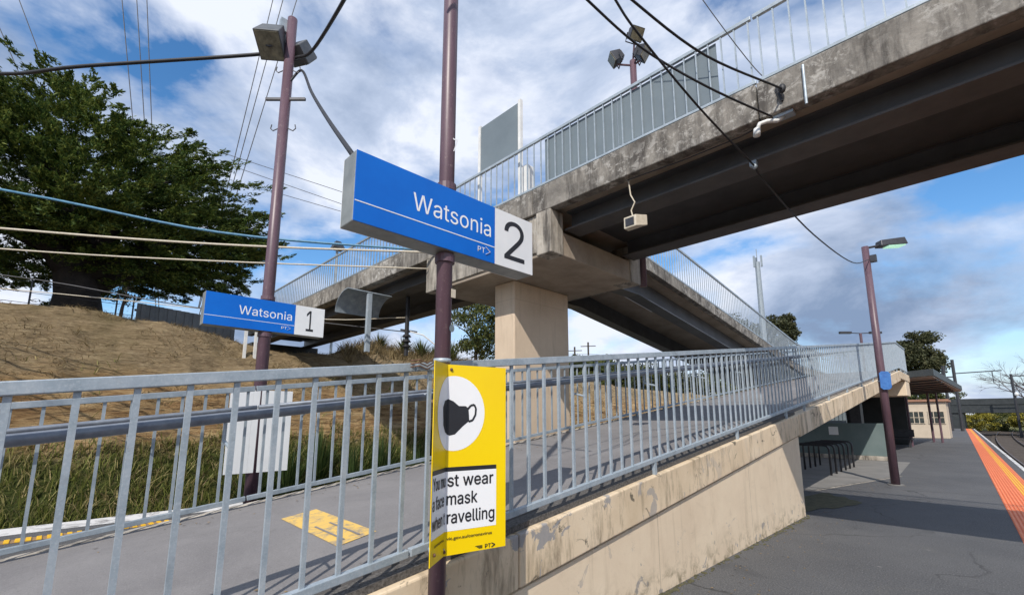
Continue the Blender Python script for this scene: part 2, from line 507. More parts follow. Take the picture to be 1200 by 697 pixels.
    dg = t.math('ADD', t.math('MULTIPLY', t.noise(4.5, 12, 0.80, 0.6, t.vec((1, 0.55, 3.2))), 0.55), t.math('MULTIPLY', t.noise(14, 6, 0.75, 0.3, t.vec((1, 0.4, 2.6))), 0.45))
    dry = t.ramp(dg, [(0.33, (0.05, 0.034, 0.020)), (0.42, (0.20, 0.142, 0.080)), (0.54, (0.36, 0.27, 0.155)), (0.66, (0.56, 0.455, 0.285))])
    big = t.noise(0.5, 6, 0.65)
    dry = t.mix(t.ramp(big, [(0.52, 0.0), (0.70, 0.55)]), dry, (0.10, 0.085, 0.030))
    zj = t.math('ADD', p[2], t.math('MULTIPLY', t.math('SUBTRACT', t.noise(1.3, 7, 0.7), 0.5), 1.3))
    c = t.mix(t.ramp(t.math('MULTIPLY', zj, 0.25), [(0.58, 0.0), (0.74, 1.0)]), rock, dry)
    grn = t.ramp(t.noise(9, 8, 0.75), [(0.3, (0.030, 0.040, 0.010)), (0.5, (0.075, 0.095, 0.022)), (0.72, (0.17, 0.15, 0.06))])
    c = t.mix(t.ramp(t.math('MULTIPLY', zj, 0.25), [(0.16, 1.0), (0.28, 0.0)]), c, grn)
    bal = t.ramp(t.noise(38, 4, 0.8), [(0.3, (0.035, 0.030, 0.027)), (0.6, (0.095, 0.080, 0.068)), (0.8, (0.16, 0.14, 0.125))])
    c = t.mix(t.ramp(t.math('ADD', p[2], 1.0), [(0.0, 1.0), (0.12, 0.0)]), c, bal)
    far = t.ramp(t.math('MULTIPLY', p[1], 0.01), [(0.55, 0.0), (0.85, 1.0)])
    up_ = t.ramp(t.math('ADD', p[2], 1.0), [(0.1, 0.0), (0.5, 1.0)])
    c = t.mix(t.math('MULTIPLY', far, up_), c, t.ramp(t.noise(1.2, 8, 0.7), [(0.3, (0.05, 0.06, 0.02)), (0.6, (0.17, 0.16, 0.06)), (0.8, (0.30, 0.22, 0.10))]))
    t.col(c); t.set(0.92, None, 0.2)
    t.bump(t.math('ADD', t.math('MULTIPLY', lay2, 0.9), dg), 1.0, 0.16)
    M['terrain'] = t.m
    # foliage: tone per leaf clump from island randomness and a slow noise through the crown
    def leaf(name, dark, mid, light, sc=0.9, trans=0.25):
        t = NT(name)
        g = t.n('ShaderNodeNewGeometry')
        r = g.outputs['Random Per Island']
        f = t.math('ADD', t.math('MULTIPLY', r, 0.55), t.math('MULTIPLY', t.noise(sc, 4, 0.6), 0.75))
        c = t.ramp(f, [(0.35, dark), (0.62, mid), (0.92, light)])
        t.col(c); t.set(0.6, None, 0.25)
        tr = t.n('ShaderNodeBsdfTranslucent')
        t.l(c, tr.inputs[0])
        mx = t.n('ShaderNodeMixShader')
        mx.inputs[0].default_value = trans
        out = t.t.nodes['Material Output']
        t.l(t.b.outputs[0], mx.inputs[1]); t.l(tr.outputs[0], mx.inputs[2])
        t.l(mx.outputs[0], out.inputs['Surface'])
        return t.m
    M['cypress'] = leaf('cypress_foliage', (0.020, 0.046, 0.013), (0.070, 0.120, 0.027), (0.215, 0.250, 0.055), 1.5)
    M['gum'] = leaf('gum_foliage', (0.020, 0.026, 0.012), (0.052, 0.060, 0.026), (0.115, 0.115, 0.055), 0.5)
    M['bush'] = leaf('bush_foliage', (0.020, 0.034, 0.010), (0.055, 0.075, 0.020), (0.16, 0.16, 0.045), 0.7)
    M['wattle'] = leaf('wattle_foliage', (0.10, 0.10, 0.015), (0.26, 0.23, 0.035), (0.45, 0.38, 0.06), 0.9)
    M['grass'] = leaf('bank_grass', (0.075, 0.090, 0.018), (0.20, 0.225, 0.050), (0.46, 0.37, 0.18), 1.9, 0.35)
    M['drygrass'] = leaf('dry_grass', (0.10, 0.075, 0.035), (0.24, 0.175, 0.085), (0.38, 0.30, 0.16), 1.2, 0.2)
    M['reed'] = leaf('reed_leaves', (0.022, 0.045, 0.014), (0.055, 0.10, 0.028), (0.13, 0.165, 0.05), 1.0, 0.3)
    # lit lamp glass
    t = NT('lamp_lit')
    t.col((0.7, 0.8, 0.7)); t.set(0.25)
    t.b.inputs['Emission Color'].default_value = (0.5, 1.0, 0.72, 1)
    t.b.inputs['Emission Strength'].default_value = 0.6
    M['lit'] = t.m
    return M
M = make_mats()

# lettering as flat meshes: outlines of the words, in thousandths of an em (x, y, stroke layer; then triangles)
GLYPHS = {
    'Watsonia': ([155,0,0,16,509,0,82,509,0,163,196,0,166,183,0,170,171,0,173,158,0,175,145,0,178,133,0,181,120,0,184,107,0,187,94,0,189,80,0,192,67,0,195,53,0,197,40,0,189,40,0,192,53,0,194,67,0,197,80,0,200,94,0,203,107,0,205,120,0,208,133,0,211,145,0,214,158,0,218,171,0,221,183,0,224,196,0,306,509,0,380,509,0,462,196,0,465,183,0,468,171,0,471,158,0,474,145,0,477,133,0,480,120,0,483,107,0,486,94,0,489,80,0,492,67,0,494,53,0,497,40,0,488,40,0,491,53,0,493,67,0,496,80,0,499,94,0,502,107,0,504,120,0,507,133,0,510,145,0,523,196,0,603,509,0,670,509,0,530,0,0,455,0,0,368,323,0,363,339,0,359,356,0,355,373,0,351,391,0,347,410,0,344,431,0,340,452,0,336,475,0,350,475,0,346,453,0,342,433,0,339,413,0,335,395,0,331,377,0,327,359,0,323,341,0,318,323,0,230,0,0,846,-9,1,828,-8,1,812,-5,1,796,-1,1,781,5,1,767,12,1,754,22,1,743,32,1,734,45,1,726,58,1,721,73,1,718,90,1,717,108,1,717,123,1,720,138,1,724,150,1,729,161,1,736,171,1,744,179,1,754,187,1,764,193,1,775,199,1,786,203,1,799,207,1,812,211,1,825,213,1,838,216,1,851,218,1,864,220,1,881,222,1,895,224,1,908,225,1,920,227,1,930,228,1,939,230,1,946,232,1,952,235,1,956,238,1,959,243,1,961,248,1,962,255,1,962,257,1,961,268,1,960,279,1,957,288,1,953,297,1,948,304,1,942,311,1,934,317,1,926,322,1,917,326,1,906,329,1,894,330,1,882,331,1,869,330,1,857,329,1,846,326,1,835,322,1,826,318,1,818,313,1,810,307,1,804,301,1,798,294,1,793,288,1,789,281,1,786,274,1,727,291,1,735,308,1,743,322,1,753,335,1,765,346,1,777,355,1,791,364,1,804,370,1,819,375,1,834,379,1,850,382,1,865,384,1,880,384,1,891,384,1,902,383,1,913,382,1,925,379,1,937,376,1,949,372,1,961,367,1,972,360,1,983,353,1,992,343,1,1001,333,1,1009,320,1,1015,306,1,1019,290,1,1022,272,1,1023,251,1,1023,0,1,963,0,1,963,52,1,959,52,1,955,45,1,950,38,1,945,32,1,938,25,1,931,18,1,922,12,1,912,6,1,902,1,1,890,-3,1,876,-6,1,862,-8,1,857,45,1,873,46,1,888,49,1,902,53,1,914,59,1,925,66,1,935,74,1,943,83,1,950,93,1,955,104,1,959,115,1,961,126,1,962,138,1,962,190,1,959,188,1,956,186,1,951,184,1,946,182,1,939,180,1,933,179,1,925,177,1,918,176,1,910,175,1,902,173,1,894,172,1,886,171,1,862,168,1,851,166,1,841,164,1,830,162,1,821,159,1,811,155,1,803,150,1,796,145,1,790,139,1,785,132,1,781,124,1,779,115,1,778,105,1,779,95,1,781,87,1,784,79,1,788,72,1,794,66,1,800,61,1,808,56,1,816,52,1,825,49,1,835,47,1,845,46,1,1279,379,2,1279,327,2,1082,327,2,1082,379,2,1140,471,3,1201,471,3,1201,98,3,1202,86,3,1204,76,3,1207,68,3,1212,61,3,1217,56,3,1225,53,3,1235,51,3,1246,50,3,1249,50,3,1252,50,3,1256,51,3,1261,51,3,1265,52,3,1269,52,3,1273,53,3,1277,54,3,1288,2,3,1284,0,3,1279,-1,3,1273,-2,3,1267,-3,3,1261,-3,3,1255,-4,3,1250,-4,3,1244,-4,3,1221,-3,3,1200,2,3,1182,10,3,1167,21,3,1156,35,3,1147,52,3,1142,71,3,1140,93,3,1485,-8,0,1466,-7,0,1448,-5,0,1431,-2,0,1415,3,0,1400,10,0,1387,18,0,1375,27,0,1365,38,0,1356,50,0,1348,63,0,1342,78,0,1338,94,0,1397,107,0,1401,92,0,1408,79,0,1417,69,0,1427,60,0,1439,54,0,1453,49,0,1468,46,0,1484,45,0,1503,46,0,1520,50,0,1535,55,0,1547,62,0,1558,71,0,1565,81,0,1569,91,0,1571,103,0,1570,112,0,1567,121,0,1563,129,0,1557,136,0,1549,142,0,1539,147,0,1528,151,0,1515,155,0,1452,170,0,1428,177,0,1407,186,0,1389,196,0,1375,208,0,1364,222,0,1356,237,0,1351,255,0,1350,274,0,1351,290,0,1354,305,0,1360,319,0,1368,332,0,1378,343,0,1390,354,0,1403,363,0,1418,370,0,1434,377,0,1452,381,0,1470,384,0,1490,384,0,1509,384,0,1526,381,0,1542,378,0,1557,372,0,1570,366,0,1582,358,0,1592,349,0,1602,339,0,1610,328,0,1617,316,0,1622,303,0,1627,290,0,1571,277,0,1567,288,0,1561,298,0,1554,307,0,1545,316,0,1535,323,0,1522,328,0,1507,331,0,1490,333,0,1474,332,0,1459,329,0,1446,324,0,1434,317,0,1424,308,0,1417,299,0,1413,289,0,1411,277,0,1412,267,0,1415,258,0,1420,250,0,1427,243,0,1436,237,0,1446,232,0,1459,227,0,1475,223,0,1532,209,0,1557,202,0,1577,194,0,1595,183,0,1609,171,0,1620,158,0,1628,142,0,1632,125,0,1634,107,0,1633,90,0,1629,75,0,1623,61,0,1615,47,0,1605,35,0,1593,24,0,1579,15,0,1563,6,0,1545,0,0,1526,-5,0,1506,-7,0,1875,-8,1,1850,-7,1,1827,-2,1,1805,6,1,1785,16,1,1766,30,1,1750,46,1,1736,64,1,1724,85,1,1714,108,1,1707,133,1,1703,159,1,1702,187,1,1703,216,1,1707,243,1,1714,268,1,1724,291,1,1736,312,1,1750,330,1,1766,346,1,1785,360,1,1805,371,1,1827,378,1,1850,383,1,1875,384,1,1900,383,1,1924,378,1,1946,371,1,1966,360,1,1985,346,1,2001,330,1,2015,312,1,2027,291,1,2037,268,1,2043,243,1,2047,216,1,2049,187,1,2047,159,1,2043,133,1,2037,108,1,2027,85,1,2015,64,1,2001,46,1,1985,30,1,1966,16,1,1946,6,1,1924,-2,1,1900,-7,1,1875,46,1,1893,48,1,1910,51,1,1925,57,1,1938,66,1,1950,76,1,1960,89,1,1968,102,1,1975,117,1,1980,134,1,1984,151,1,1986,169,1,1987,187,1,1986,206,1,1984,224,1,1980,242,1,1975,258,1,1968,274,1,1960,287,1,1950,300,1,1938,310,1,1925,319,1,1910,325,1,1893,329,1,1875,330,1,1857,329,1,1841,325,1,1826,319,1,1813,310,1,1801,300,1,1791,287,1,1783,274,1,1776,258,1,1771,242,1,1767,224,1,1765,206,1,1764,187,1,1765,169,1,1767,151,1,1771,134,1,1776,117,1,1783,102,1,1791,89,1,1801,76,1,1813,66,1,1826,57,1,1841,51,1,1857,48,1,2197,227,2,2197,0,2,2136,0,2,2136,379,2,2195,379,2,2195,287,2,2185,287,2,2195,312,2,2207,332,2,2220,349,2,2235,362,2,2252,372,2,2270,379,2,2290,383,2,2310,384,2,2329,383,2,2347,380,2,2363,376,2,2378,369,2,2392,360,2,2404,349,2,2414,336,2,2424,321,2,2431,304,2,2436,285,2,2439,264,2,2440,240,2,2440,0,2,2379,0,2,2379,235,2,2378,256,2,2373,275,2,2366,291,2,2356,304,2,2343,315,2,2329,323,2,2312,328,2,2293,329,2,2280,328,2,2267,326,2,2255,322,2,2244,317,2,2233,311,2,2224,303,2,2216,293,2,2209,283,2,2204,271,2,2200,257,2,2197,243,2,2545,0,3,2545,379,3,2606,379,3,2606,0,3,2576,443,0,2568,444,0,2560,446,0,2553,449,0,2546,455,0,2541,461,0,2537,468,0,2535,475,0,2534,483,0,2535,491,0,2537,499,0,2541,506,0,2546,512,0,2553,517,0,2560,521,0,2568,523,0,2576,524,0,2585,523,0,2593,521,0,2600,517,0,2607,512,0,2612,506,0,2616,499,0,2618,491,0,2619,483,0,2618,475,0,2616,468,0,2612,461,0,2607,455,0,2600,449,0,2593,446,0,2585,444,0,2819,-9,1,2802,-8,1,2785,-5,1,2769,-1,1,2754,5,1,2740,12,1,2727,22,1,2716,32,1,2707,45,1,2699,58,1,2694,73,1,2691,90,1,2690,108,1,2690,123,1,2693,138,1,2697,150,1,2702,161,1,2709,171,1,2717,179,1,2727,187,1,2737,193,1,2748,199,1,2759,203,1,2772,207,1,2785,211,1,2798,213,1,2811,216,1,2824,218,1,2837,220,1,2854,222,1,2868,224,1,2881,225,1,2893,227,1,2903,228,1,2912,230,1,2919,232,1,2925,235,1,2929,238,1,2932,243,1,2934,248,1,2935,255,1,2935,257,1,2934,268,1,2933,279,1,2930,288,1,2926,297,1,2921,304,1,2915,311,1,2908,317,1,2899,322,1,2890,326,1,2879,329,1,2868,330,1,2855,331,1,2842,330,1,2830,329,1,2819,326,1,2808,322,1,2799,318,1,2791,313,1,2783,307,1,2777,301,1,2771,294,1,2766,288,1,2762,281,1,2759,274,1,2700,291,1,2708,308,1,2716,322,1,2726,335,1,2738,346,1,2750,355,1,2764,364,1,2778,370,1,2792,375,1,2807,379,1,2823,382,1,2838,384,1,2853,384,1,2864,384,1,2875,383,1,2886,382,1,2898,379,1,2910,376,1,2922,372,1,2934,367,1,2945,360,1,2956,353,1,2965,343,1,2974,333,1,2982,320,1,2988,306,1,2992,290,1,2995,272,1,2996,251,1,2996,0,1,2936,0,1,2936,52,1,2932,52,1,2928,45,1,2923,38,1,2918,32,1,2911,25,1,2904,18,1,2895,12,1,2885,6,1,2875,1,1,2863,-3,1,2849,-6,1,2835,-8,1,2830,45,1,2846,46,1,2861,49,1,2875,53,1,2887,59,1,2898,66,1,2908,74,1,2916,83,1,2923,93,1,2928,104,1,2932,115,1,2934,126,1,2935,138,1,2935,190,1,2932,188,1,2929,186,1,2924,184,1,2919,182,1,2912,180,1,2906,179,1,2898,177,1,2891,176,1,2883,175,1,2875,173,1,2867,172,1,2860,171,1,2835,168,1,2824,166,1,2814,164,1,2803,162,1,2794,159,1,2784,155,1,2776,150,1,2769,145,1,2763,139,1,2758,132,1,2754,124,1,2752,115,1,2751,105,1,2752,95,1,2754,87,1,2757,79,1,2761,72,1,2767,66,1,2773,61,1,2781,56,1,2789,52,1,2798,49,1,2808,47,1,2819,46,1], [0,1,2,0,2,3,28,29,66,66,29,30,66,30,67,67,30,31,53,54,55,53,55,56,28,66,65,68,67,31,69,68,64,64,68,31,28,65,69,69,65,64,28,69,70,63,64,31,28,70,71,62,63,31,28,71,72,61,62,31,28,72,73,60,61,31,28,73,74,59,60,31,28,74,75,58,59,31,28,75,76,57,58,31,0,3,4,27,28,76,57,31,32,52,53,56,0,4,5,26,27,76,57,32,33,0,5,6,25,26,76,57,33,34,0,6,7,24,25,76,57,34,35,0,7,8,23,24,76,57,35,36,51,52,56,0,8,9,22,23,76,57,36,37,50,51,56,0,9,10,21,22,76,57,37,38,49,50,56,0,10,11,20,21,76,57,38,39,48,49,56,0,11,12,19,20,76,57,39,40,47,48,56,0,12,13,18,19,76,57,40,41,46,47,56,0,13,17,17,13,14,17,18,14,14,18,76,57,41,45,45,41,42,45,46,42,42,46,56,0,17,16,15,14,76,57,45,44,43,42,56,0,16,15,0,15,76,57,44,43,57,43,56,153,154,155,153,155,156,153,156,157,153,157,158,152,153,158,152,158,159,151,152,159,151,159,160,151,160,161,150,151,161,150,161,162,149,150,162,149,162,163,148,149,163,148,163,164,147,148,164,147,164,165,146,147,165,146,165,166,145,146,130,130,146,166,130,166,129,129,166,128,128,166,167,145,130,131,145,131,132,145,132,133,127,128,167,145,133,134,126,127,167,144,145,134,144,134,135,125,126,167,125,167,168,144,135,136,124,125,168,144,136,137,123,124,168,143,144,137,143,137,138,123,168,169,122,123,169,143,138,139,121,122,169,143,139,140,142,143,141,141,143,140,121,169,170,120,121,170,119,120,170,119,170,171,118,119,171,117,118,171,116,117,171,116,171,172,115,116,172,114,115,172,113,114,172,112,113,200,200,113,172,111,112,200,110,111,200,109,110,200,108,109,200,107,108,200,106,107,200,105,106,200,104,105,200,103,104,200,102,103,200,101,102,200,100,101,200,99,100,200,98,99,200,97,98,200,96,97,200,96,200,201,199,200,172,96,201,202,95,96,202,95,202,203,95,203,204,95,204,205,95,205,206,94,95,206,94,206,207,94,207,208,94,208,209,94,209,210,94,210,211,94,211,212,93,94,212,93,212,213,93,213,214,93,214,215,93,215,216,93,216,217,92,93,217,92,217,218,92,218,219,91,92,219,91,219,220,91,220,221,91,221,222,90,91,222,198,199,172,90,222,223,197,198,172,90,223,224,89,90,224,89,224,225,196,197,172,88,89,225,88,225,226,195,196,172,88,226,227,194,195,172,87,88,227,87,227,228,193,194,174,174,194,172,87,228,229,192,193,174,86,87,229,86,229,230,86,230,231,191,192,174,86,231,232,190,191,174,85,86,232,85,232,233,189,190,175,175,190,174,85,233,234,189,175,176,173,174,172,85,234,235,188,189,176,85,235,236,85,236,187,187,188,176,84,85,187,84,187,176,84,176,177,84,177,178,83,84,178,83,178,179,83,179,180,82,83,180,82,180,181,81,82,181,81,181,182,81,182,183,80,81,183,80,183,184,79,80,184,79,184,185,78,79,185,78,185,186,77,78,186,239,240,237,239,237,238,276,241,242,276,242,243,276,243,244,275,276,244,275,244,245,275,245,246,274,275,246,274,246,247,274,247,248,274,248,249,258,259,260,274,249,250,257,258,260,273,274,250,255,256,257,255,257,260,273,250,251,253,254,255,253,255,260,273,251,252,273,252,253,273,253,260,272,273,260,271,272,260,270,271,260,269,270,260,269,260,261,269,261,262,269,262,263,269,263,264,268,269,265,265,269,264,268,265,266,267,268,266,333,334,335,333,335,336,333,336,337,332,333,337,332,337,338,332,338,339,331,332,339,331,339,340,330,331,340,330,340,341,329,330,341,329,341,342,328,329,342,328,342,343,327,328,343,327,343,356,356,343,344,327,356,357,355,356,344,326,327,357,326,357,358,354,355,344,326,358,359,353,354,344,353,344,345,326,359,360,352,353,345,325,326,360,325,360,361,351,352,345,351,345,346,325,361,362,350,351,346,324,325,362,350,346,347,324,362,363,349,350,347,323,324,363,349,347,348,323,363,364,323,364,365,322,323,365,322,365,366,322,366,367,321,322,367,321,367,368,321,368,369,320,321,369,320,369,370,320,370,371,320,371,372,320,372,373,319,320,373,319,373,374,318,319,374,318,374,375,317,318,375,317,375,376,316,317,376,316,376,377,315,316,377,315,377,378,314,315,378,314,378,379,313,314,379,312,313,379,311,312,379,310,311,379,310,379,380,309,310,380,308,309,380,308,380,381,307,308,381,306,307,381,289,290,291,306,381,382,305,306,382,288,289,291,288,291,292,304,305,382,304,382,383,303,304,383,288,292,293,287,288,293,303,383,384,302,303,384,287,293,294,286,287,294,301,302,384,301,384,385,286,294,295,300,301,385,286,295,296,285,286,296,299,300,385,285,296,297,299,385,386,285,297,298,298,299,386,285,298,386,284,285,386,284,386,387,283,284,387,283,387,388,282,283,388,282,388,389,281,282,389,281,389,390,280,281,390,280,390,391,279,280,391,278,279,391,278,391,392,277,278,392,416,417,418,415,416,418,415,418,419,414,415,419,414,419,420,413,414,420,413,420,421,412,413,421,412,421,422,411,412,422,411,422,423,410,411,466,466,411,465,465,411,423,464,465,423,464,423,424,410,466,467,463,464,424,410,467,468,462,463,424,410,468,469,461,462,424,409,410,469,461,424,425,409,469,470,460,461,425,409,470,471,459,460,425,408,409,471,459,425,426,408,471,472,458,459,426,408,472,473,457,458,426,407,408,473,457,426,427,407,473,474,456,457,427,406,407,474,456,427,428,406,474,475,455,456,428,406,475,476,454,455,428,405,406,476,454,428,429,405,476,477,453,454,429,404,405,477,404,477,478,452,453,429,452,429,430,404,478,479,451,452,430,403,404,479,451,430,431,403,479,480,450,451,431,403,480,481,449,450,431,402,403,481,449,431,432,402,481,482,448,449,432,401,402,482,448,432,433,401,482,483,447,448,433,401,483,484,446,447,433,400,401,484,446,433,434,400,484,485,445,446,434,400,485,486,444,445,434,399,400,486,444,434,435,399,486,487,443,444,435,399,487,488,442,443,435,399,488,441,441,442,435,398,399,441,398,441,435,398,435,436,397,398,436,397,436,437,396,397,437,396,437,438,395,396,438,395,438,439,394,395,439,394,439,440,393,394,440,502,503,504,501,502,504,501,504,505,501,505,506,491,492,493,491,493,495,495,493,496,496,493,494,500,501,506,500,506,507,499,500,507,499,507,508,498,499,508,498,508,509,497,498,509,497,509,510,497,510,526,526,510,525,525,510,511,496,497,528,528,497,527,527,497,526,524,525,511,496,528,529,523,524,511,496,529,530,523,511,512,496,530,531,522,523,512,494,496,531,494,531,532,521,522,512,521,512,513,494,532,533,494,533,534,520,521,513,491,495,494,491,494,536,536,494,535,535,494,534,520,513,514,519,520,514,519,514,515,491,536,537,518,519,515,491,537,489,518,515,516,517,518,516,491,489,490,538,539,540,538,540,541,557,558,559,556,557,559,556,559,560,555,556,560,555,560,561,554,555,561,554,561,562,553,554,562,553,562,563,552,553,563,552,563,564,551,552,564,551,564,565,550,551,565,550,565,566,549,550,566,549,566,567,548,549,567,548,567,568,547,548,568,547,568,569,546,547,569,546,569,570,545,546,570,545,570,571,544,545,571,544,571,572,543,544,572,543,572,573,542,543,573,650,651,652,650,652,653,650,653,654,650,654,655,649,650,655,649,655,656,648,649,656,648,656,657,648,657,658,647,648,658,647,658,659,646,647,659,646,659,660,645,646,660,645,660,661,644,645,661,644,661,662,643,644,662,643,662,663,642,643,627,627,643,663,627,663,626,626,663,664,642,627,628,642,628,629,625,626,664,642,629,630,624,625,664,642,630,631,623,624,664,641,642,631,641,631,632,622,623,664,622,664,665,641,632,633,621,622,665,641,633,634,620,621,665,640,641,634,640,634,635,620,665,666,619,620,666,640,635,636,618,619,666,640,636,637,639,640,638,638,640,637,618,666,667,617,618,667,616,617,667,616,667,668,615,616,668,614,615,668,613,614,668,613,668,669,612,613,669,611,612,669,610,611,669,609,610,697,697,610,669,608,609,697,607,608,697,606,607,697,605,606,697,604,605,697,603,604,697,602,603,697,601,602,697,600,601,697,599,600,697,598,599,697,597,598,697,596,597,697,595,596,697,594,595,697,593,594,697,593,697,698,696,697,669,593,698,699,592,593,699,592,699,700,592,700,701,592,701,702,592,702,703,591,592,703,591,703,704,591,704,705,591,705,706,591,706,707,591,707,708,591,708,709,590,591,709,590,709,710,590,710,711,590,711,712,590,712,713,590,713,714,589,590,714,589,714,715,589,715,716,588,589,716,588,716,717,588,717,718,588,718,719,587,588,719,695,696,669,587,719,720,694,695,669,587,720,721,586,587,721,586,721,722,693,694,669,585,586,722,585,722,723,692,693,669,585,723,724,691,692,669,584,585,724,584,724,725,690,691,671,671,691,669,584,725,726,689,690,671,583,584,726,583,726,727,583,727,728,688,689,671,583,728,729,687,688,671,582,583,729,582,729,730,686,687,672,672,687,671,582,730,731,686,672,673,670,671,669,582,731,732,685,686,673,582,732,733,582,733,684,684,685,673,581,582,684,581,684,673,581,673,674,581,674,675,580,581,675,580,675,676,580,676,677,579,580,677,579,677,678,578,579,678,578,678,679,578,679,680,577,578,680,577,680,681,576,577,681,576,681,682,575,576,682,575,682,683,574,575,683]),
    '2': ([64,0,0,64,47,0,234,229,0,248,243,0,261,257,0,272,270,0,282,282,0,291,294,0,299,305,0,305,316,0,311,327,0,315,337,0,318,348,0,320,360,0,320,371,0,319,385,0,317,397,0,313,408,0,308,419,0,301,428,0,293,436,0,283,443,0,273,449,0,262,454,0,250,457,0,237,459,0,224,460,0,209,459,0,196,457,0,184,453,0,172,447,0,162,441,0,153,433,0,145,424,0,139,413,0,134,402,0,130,390,0,128,376,0,127,362,0,66,362,0,67,384,0,71,405,0,77,424,0,86,442,0,98,459,0,111,473,0,126,486,0,143,496,0,162,505,0,182,511,0,203,514,0,225,516,0,247,514,0,268,511,0,288,505,0,306,497,0,323,486,0,337,474,0,350,461,0,361,445,0,370,428,0,376,411,0,380,392,0,381,372,0,380,358,0,378,345,0,375,331,0,371,318,0,365,304,0,357,290,0,347,275,0,336,259,0,322,241,0,306,223,0,288,202,0,267,180,0,153,60,0,153,57,0,389,57,0,389,0,0], [50,51,52,49,50,52,49,52,53,48,49,53,48,53,54,47,48,54,47,54,55,47,55,56,46,47,56,45,46,56,45,56,57,45,57,58,44,45,26,26,45,58,26,58,25,25,58,59,44,26,27,43,44,27,43,27,28,24,25,59,43,28,29,23,24,59,22,23,59,43,29,30,21,22,59,43,30,31,21,59,60,20,21,60,42,43,31,42,31,32,19,20,60,42,32,33,18,19,60,18,60,61,41,42,33,41,33,34,17,18,61,41,34,35,17,61,62,16,17,62,40,41,35,40,35,36,15,16,62,15,62,63,40,36,37,14,15,63,39,40,37,39,37,38,14,63,64,13,14,64,12,13,64,12,64,65,11,12,65,11,65,66,10,11,66,10,66,67,9,10,67,9,67,68,8,9,68,7,8,68,7,68,69,6,7,69,6,69,70,5,6,70,5,70,71,4,5,71,4,71,72,3,4,72,2,3,72,2,72,73,1,2,73,1,73,74,1,74,75,1,75,76,1,76,77,1,77,78,1,78,79,0,1,79]),
    '1': ([76,0,0,76,55,0,391,55,0,391,0,0,276,509,1,276,0,1,212,0,1,212,448,1,209,448,1,86,358,1,86,427,1,198,509,1], [0,1,2,0,2,3,10,11,4,10,4,8,8,4,7,7,4,5,10,8,9,6,7,5]),
    '7': ([97,0,0,323,448,0,323,452,0,62,452,0,62,509,0,391,509,0,391,449,0,165,0,0], [3,4,5,3,5,2,2,5,6,1,2,6,1,6,7,0,1,7]),
    'PT': ([60,0,0,60,509,0,235,509,0,263,507,0,289,503,0,312,497,0,332,487,0,350,476,0,366,462,0,379,447,0,390,430,0,398,411,0,404,391,0,407,370,0,409,348,0,407,325,0,404,304,0,398,284,0,390,265,0,379,248,0,366,233,0,350,219,0,332,207,0,312,198,0,289,191,0,263,187,0,235,186,0,109,186,0,109,242,0,233,242,0,252,243,0,269,246,0,284,250,0,297,256,0,308,264,0,318,272,0,327,282,0,333,294,0,338,306,0,342,319,0,344,333,0,344,348,0,344,362,0,342,376,0,338,389,0,333,402,0,326,413,0,318,423,0,308,431,0,297,439,0,284,444,0,268,449,0,251,451,0,232,452,0,125,452,0,125,0,0,476,452,1,476,509,1,861,509,1,861,452,1,701,452,1,701,0,1,637,0,1,637,452,1], [0,1,54,54,1,2,54,2,3,54,3,4,54,4,5,54,5,6,54,6,7,54,7,8,54,8,53,53,8,9,0,54,28,28,54,55,52,53,9,51,52,9,50,51,9,50,9,10,49,50,10,48,49,10,47,48,10,47,10,11,46,47,11,45,46,11,45,11,12,44,45,12,44,12,13,43,44,13,42,43,13,42,13,14,41,42,14,40,41,14,40,14,15,39,40,15,39,15,16,38,39,16,37,38,16,37,16,17,36,37,17,36,17,18,35,36,18,34,35,18,34,18,19,33,34,19,32,33,19,31,32,19,31,19,20,30,31,20,29,30,20,0,28,27,55,28,29,55,29,26,26,29,20,26,20,21,26,21,22,26,22,23,26,23,24,26,24,25,0,27,26,0,26,55,56,57,58,56,58,59,63,56,59,62,63,60,60,63,59,62,60,61]),
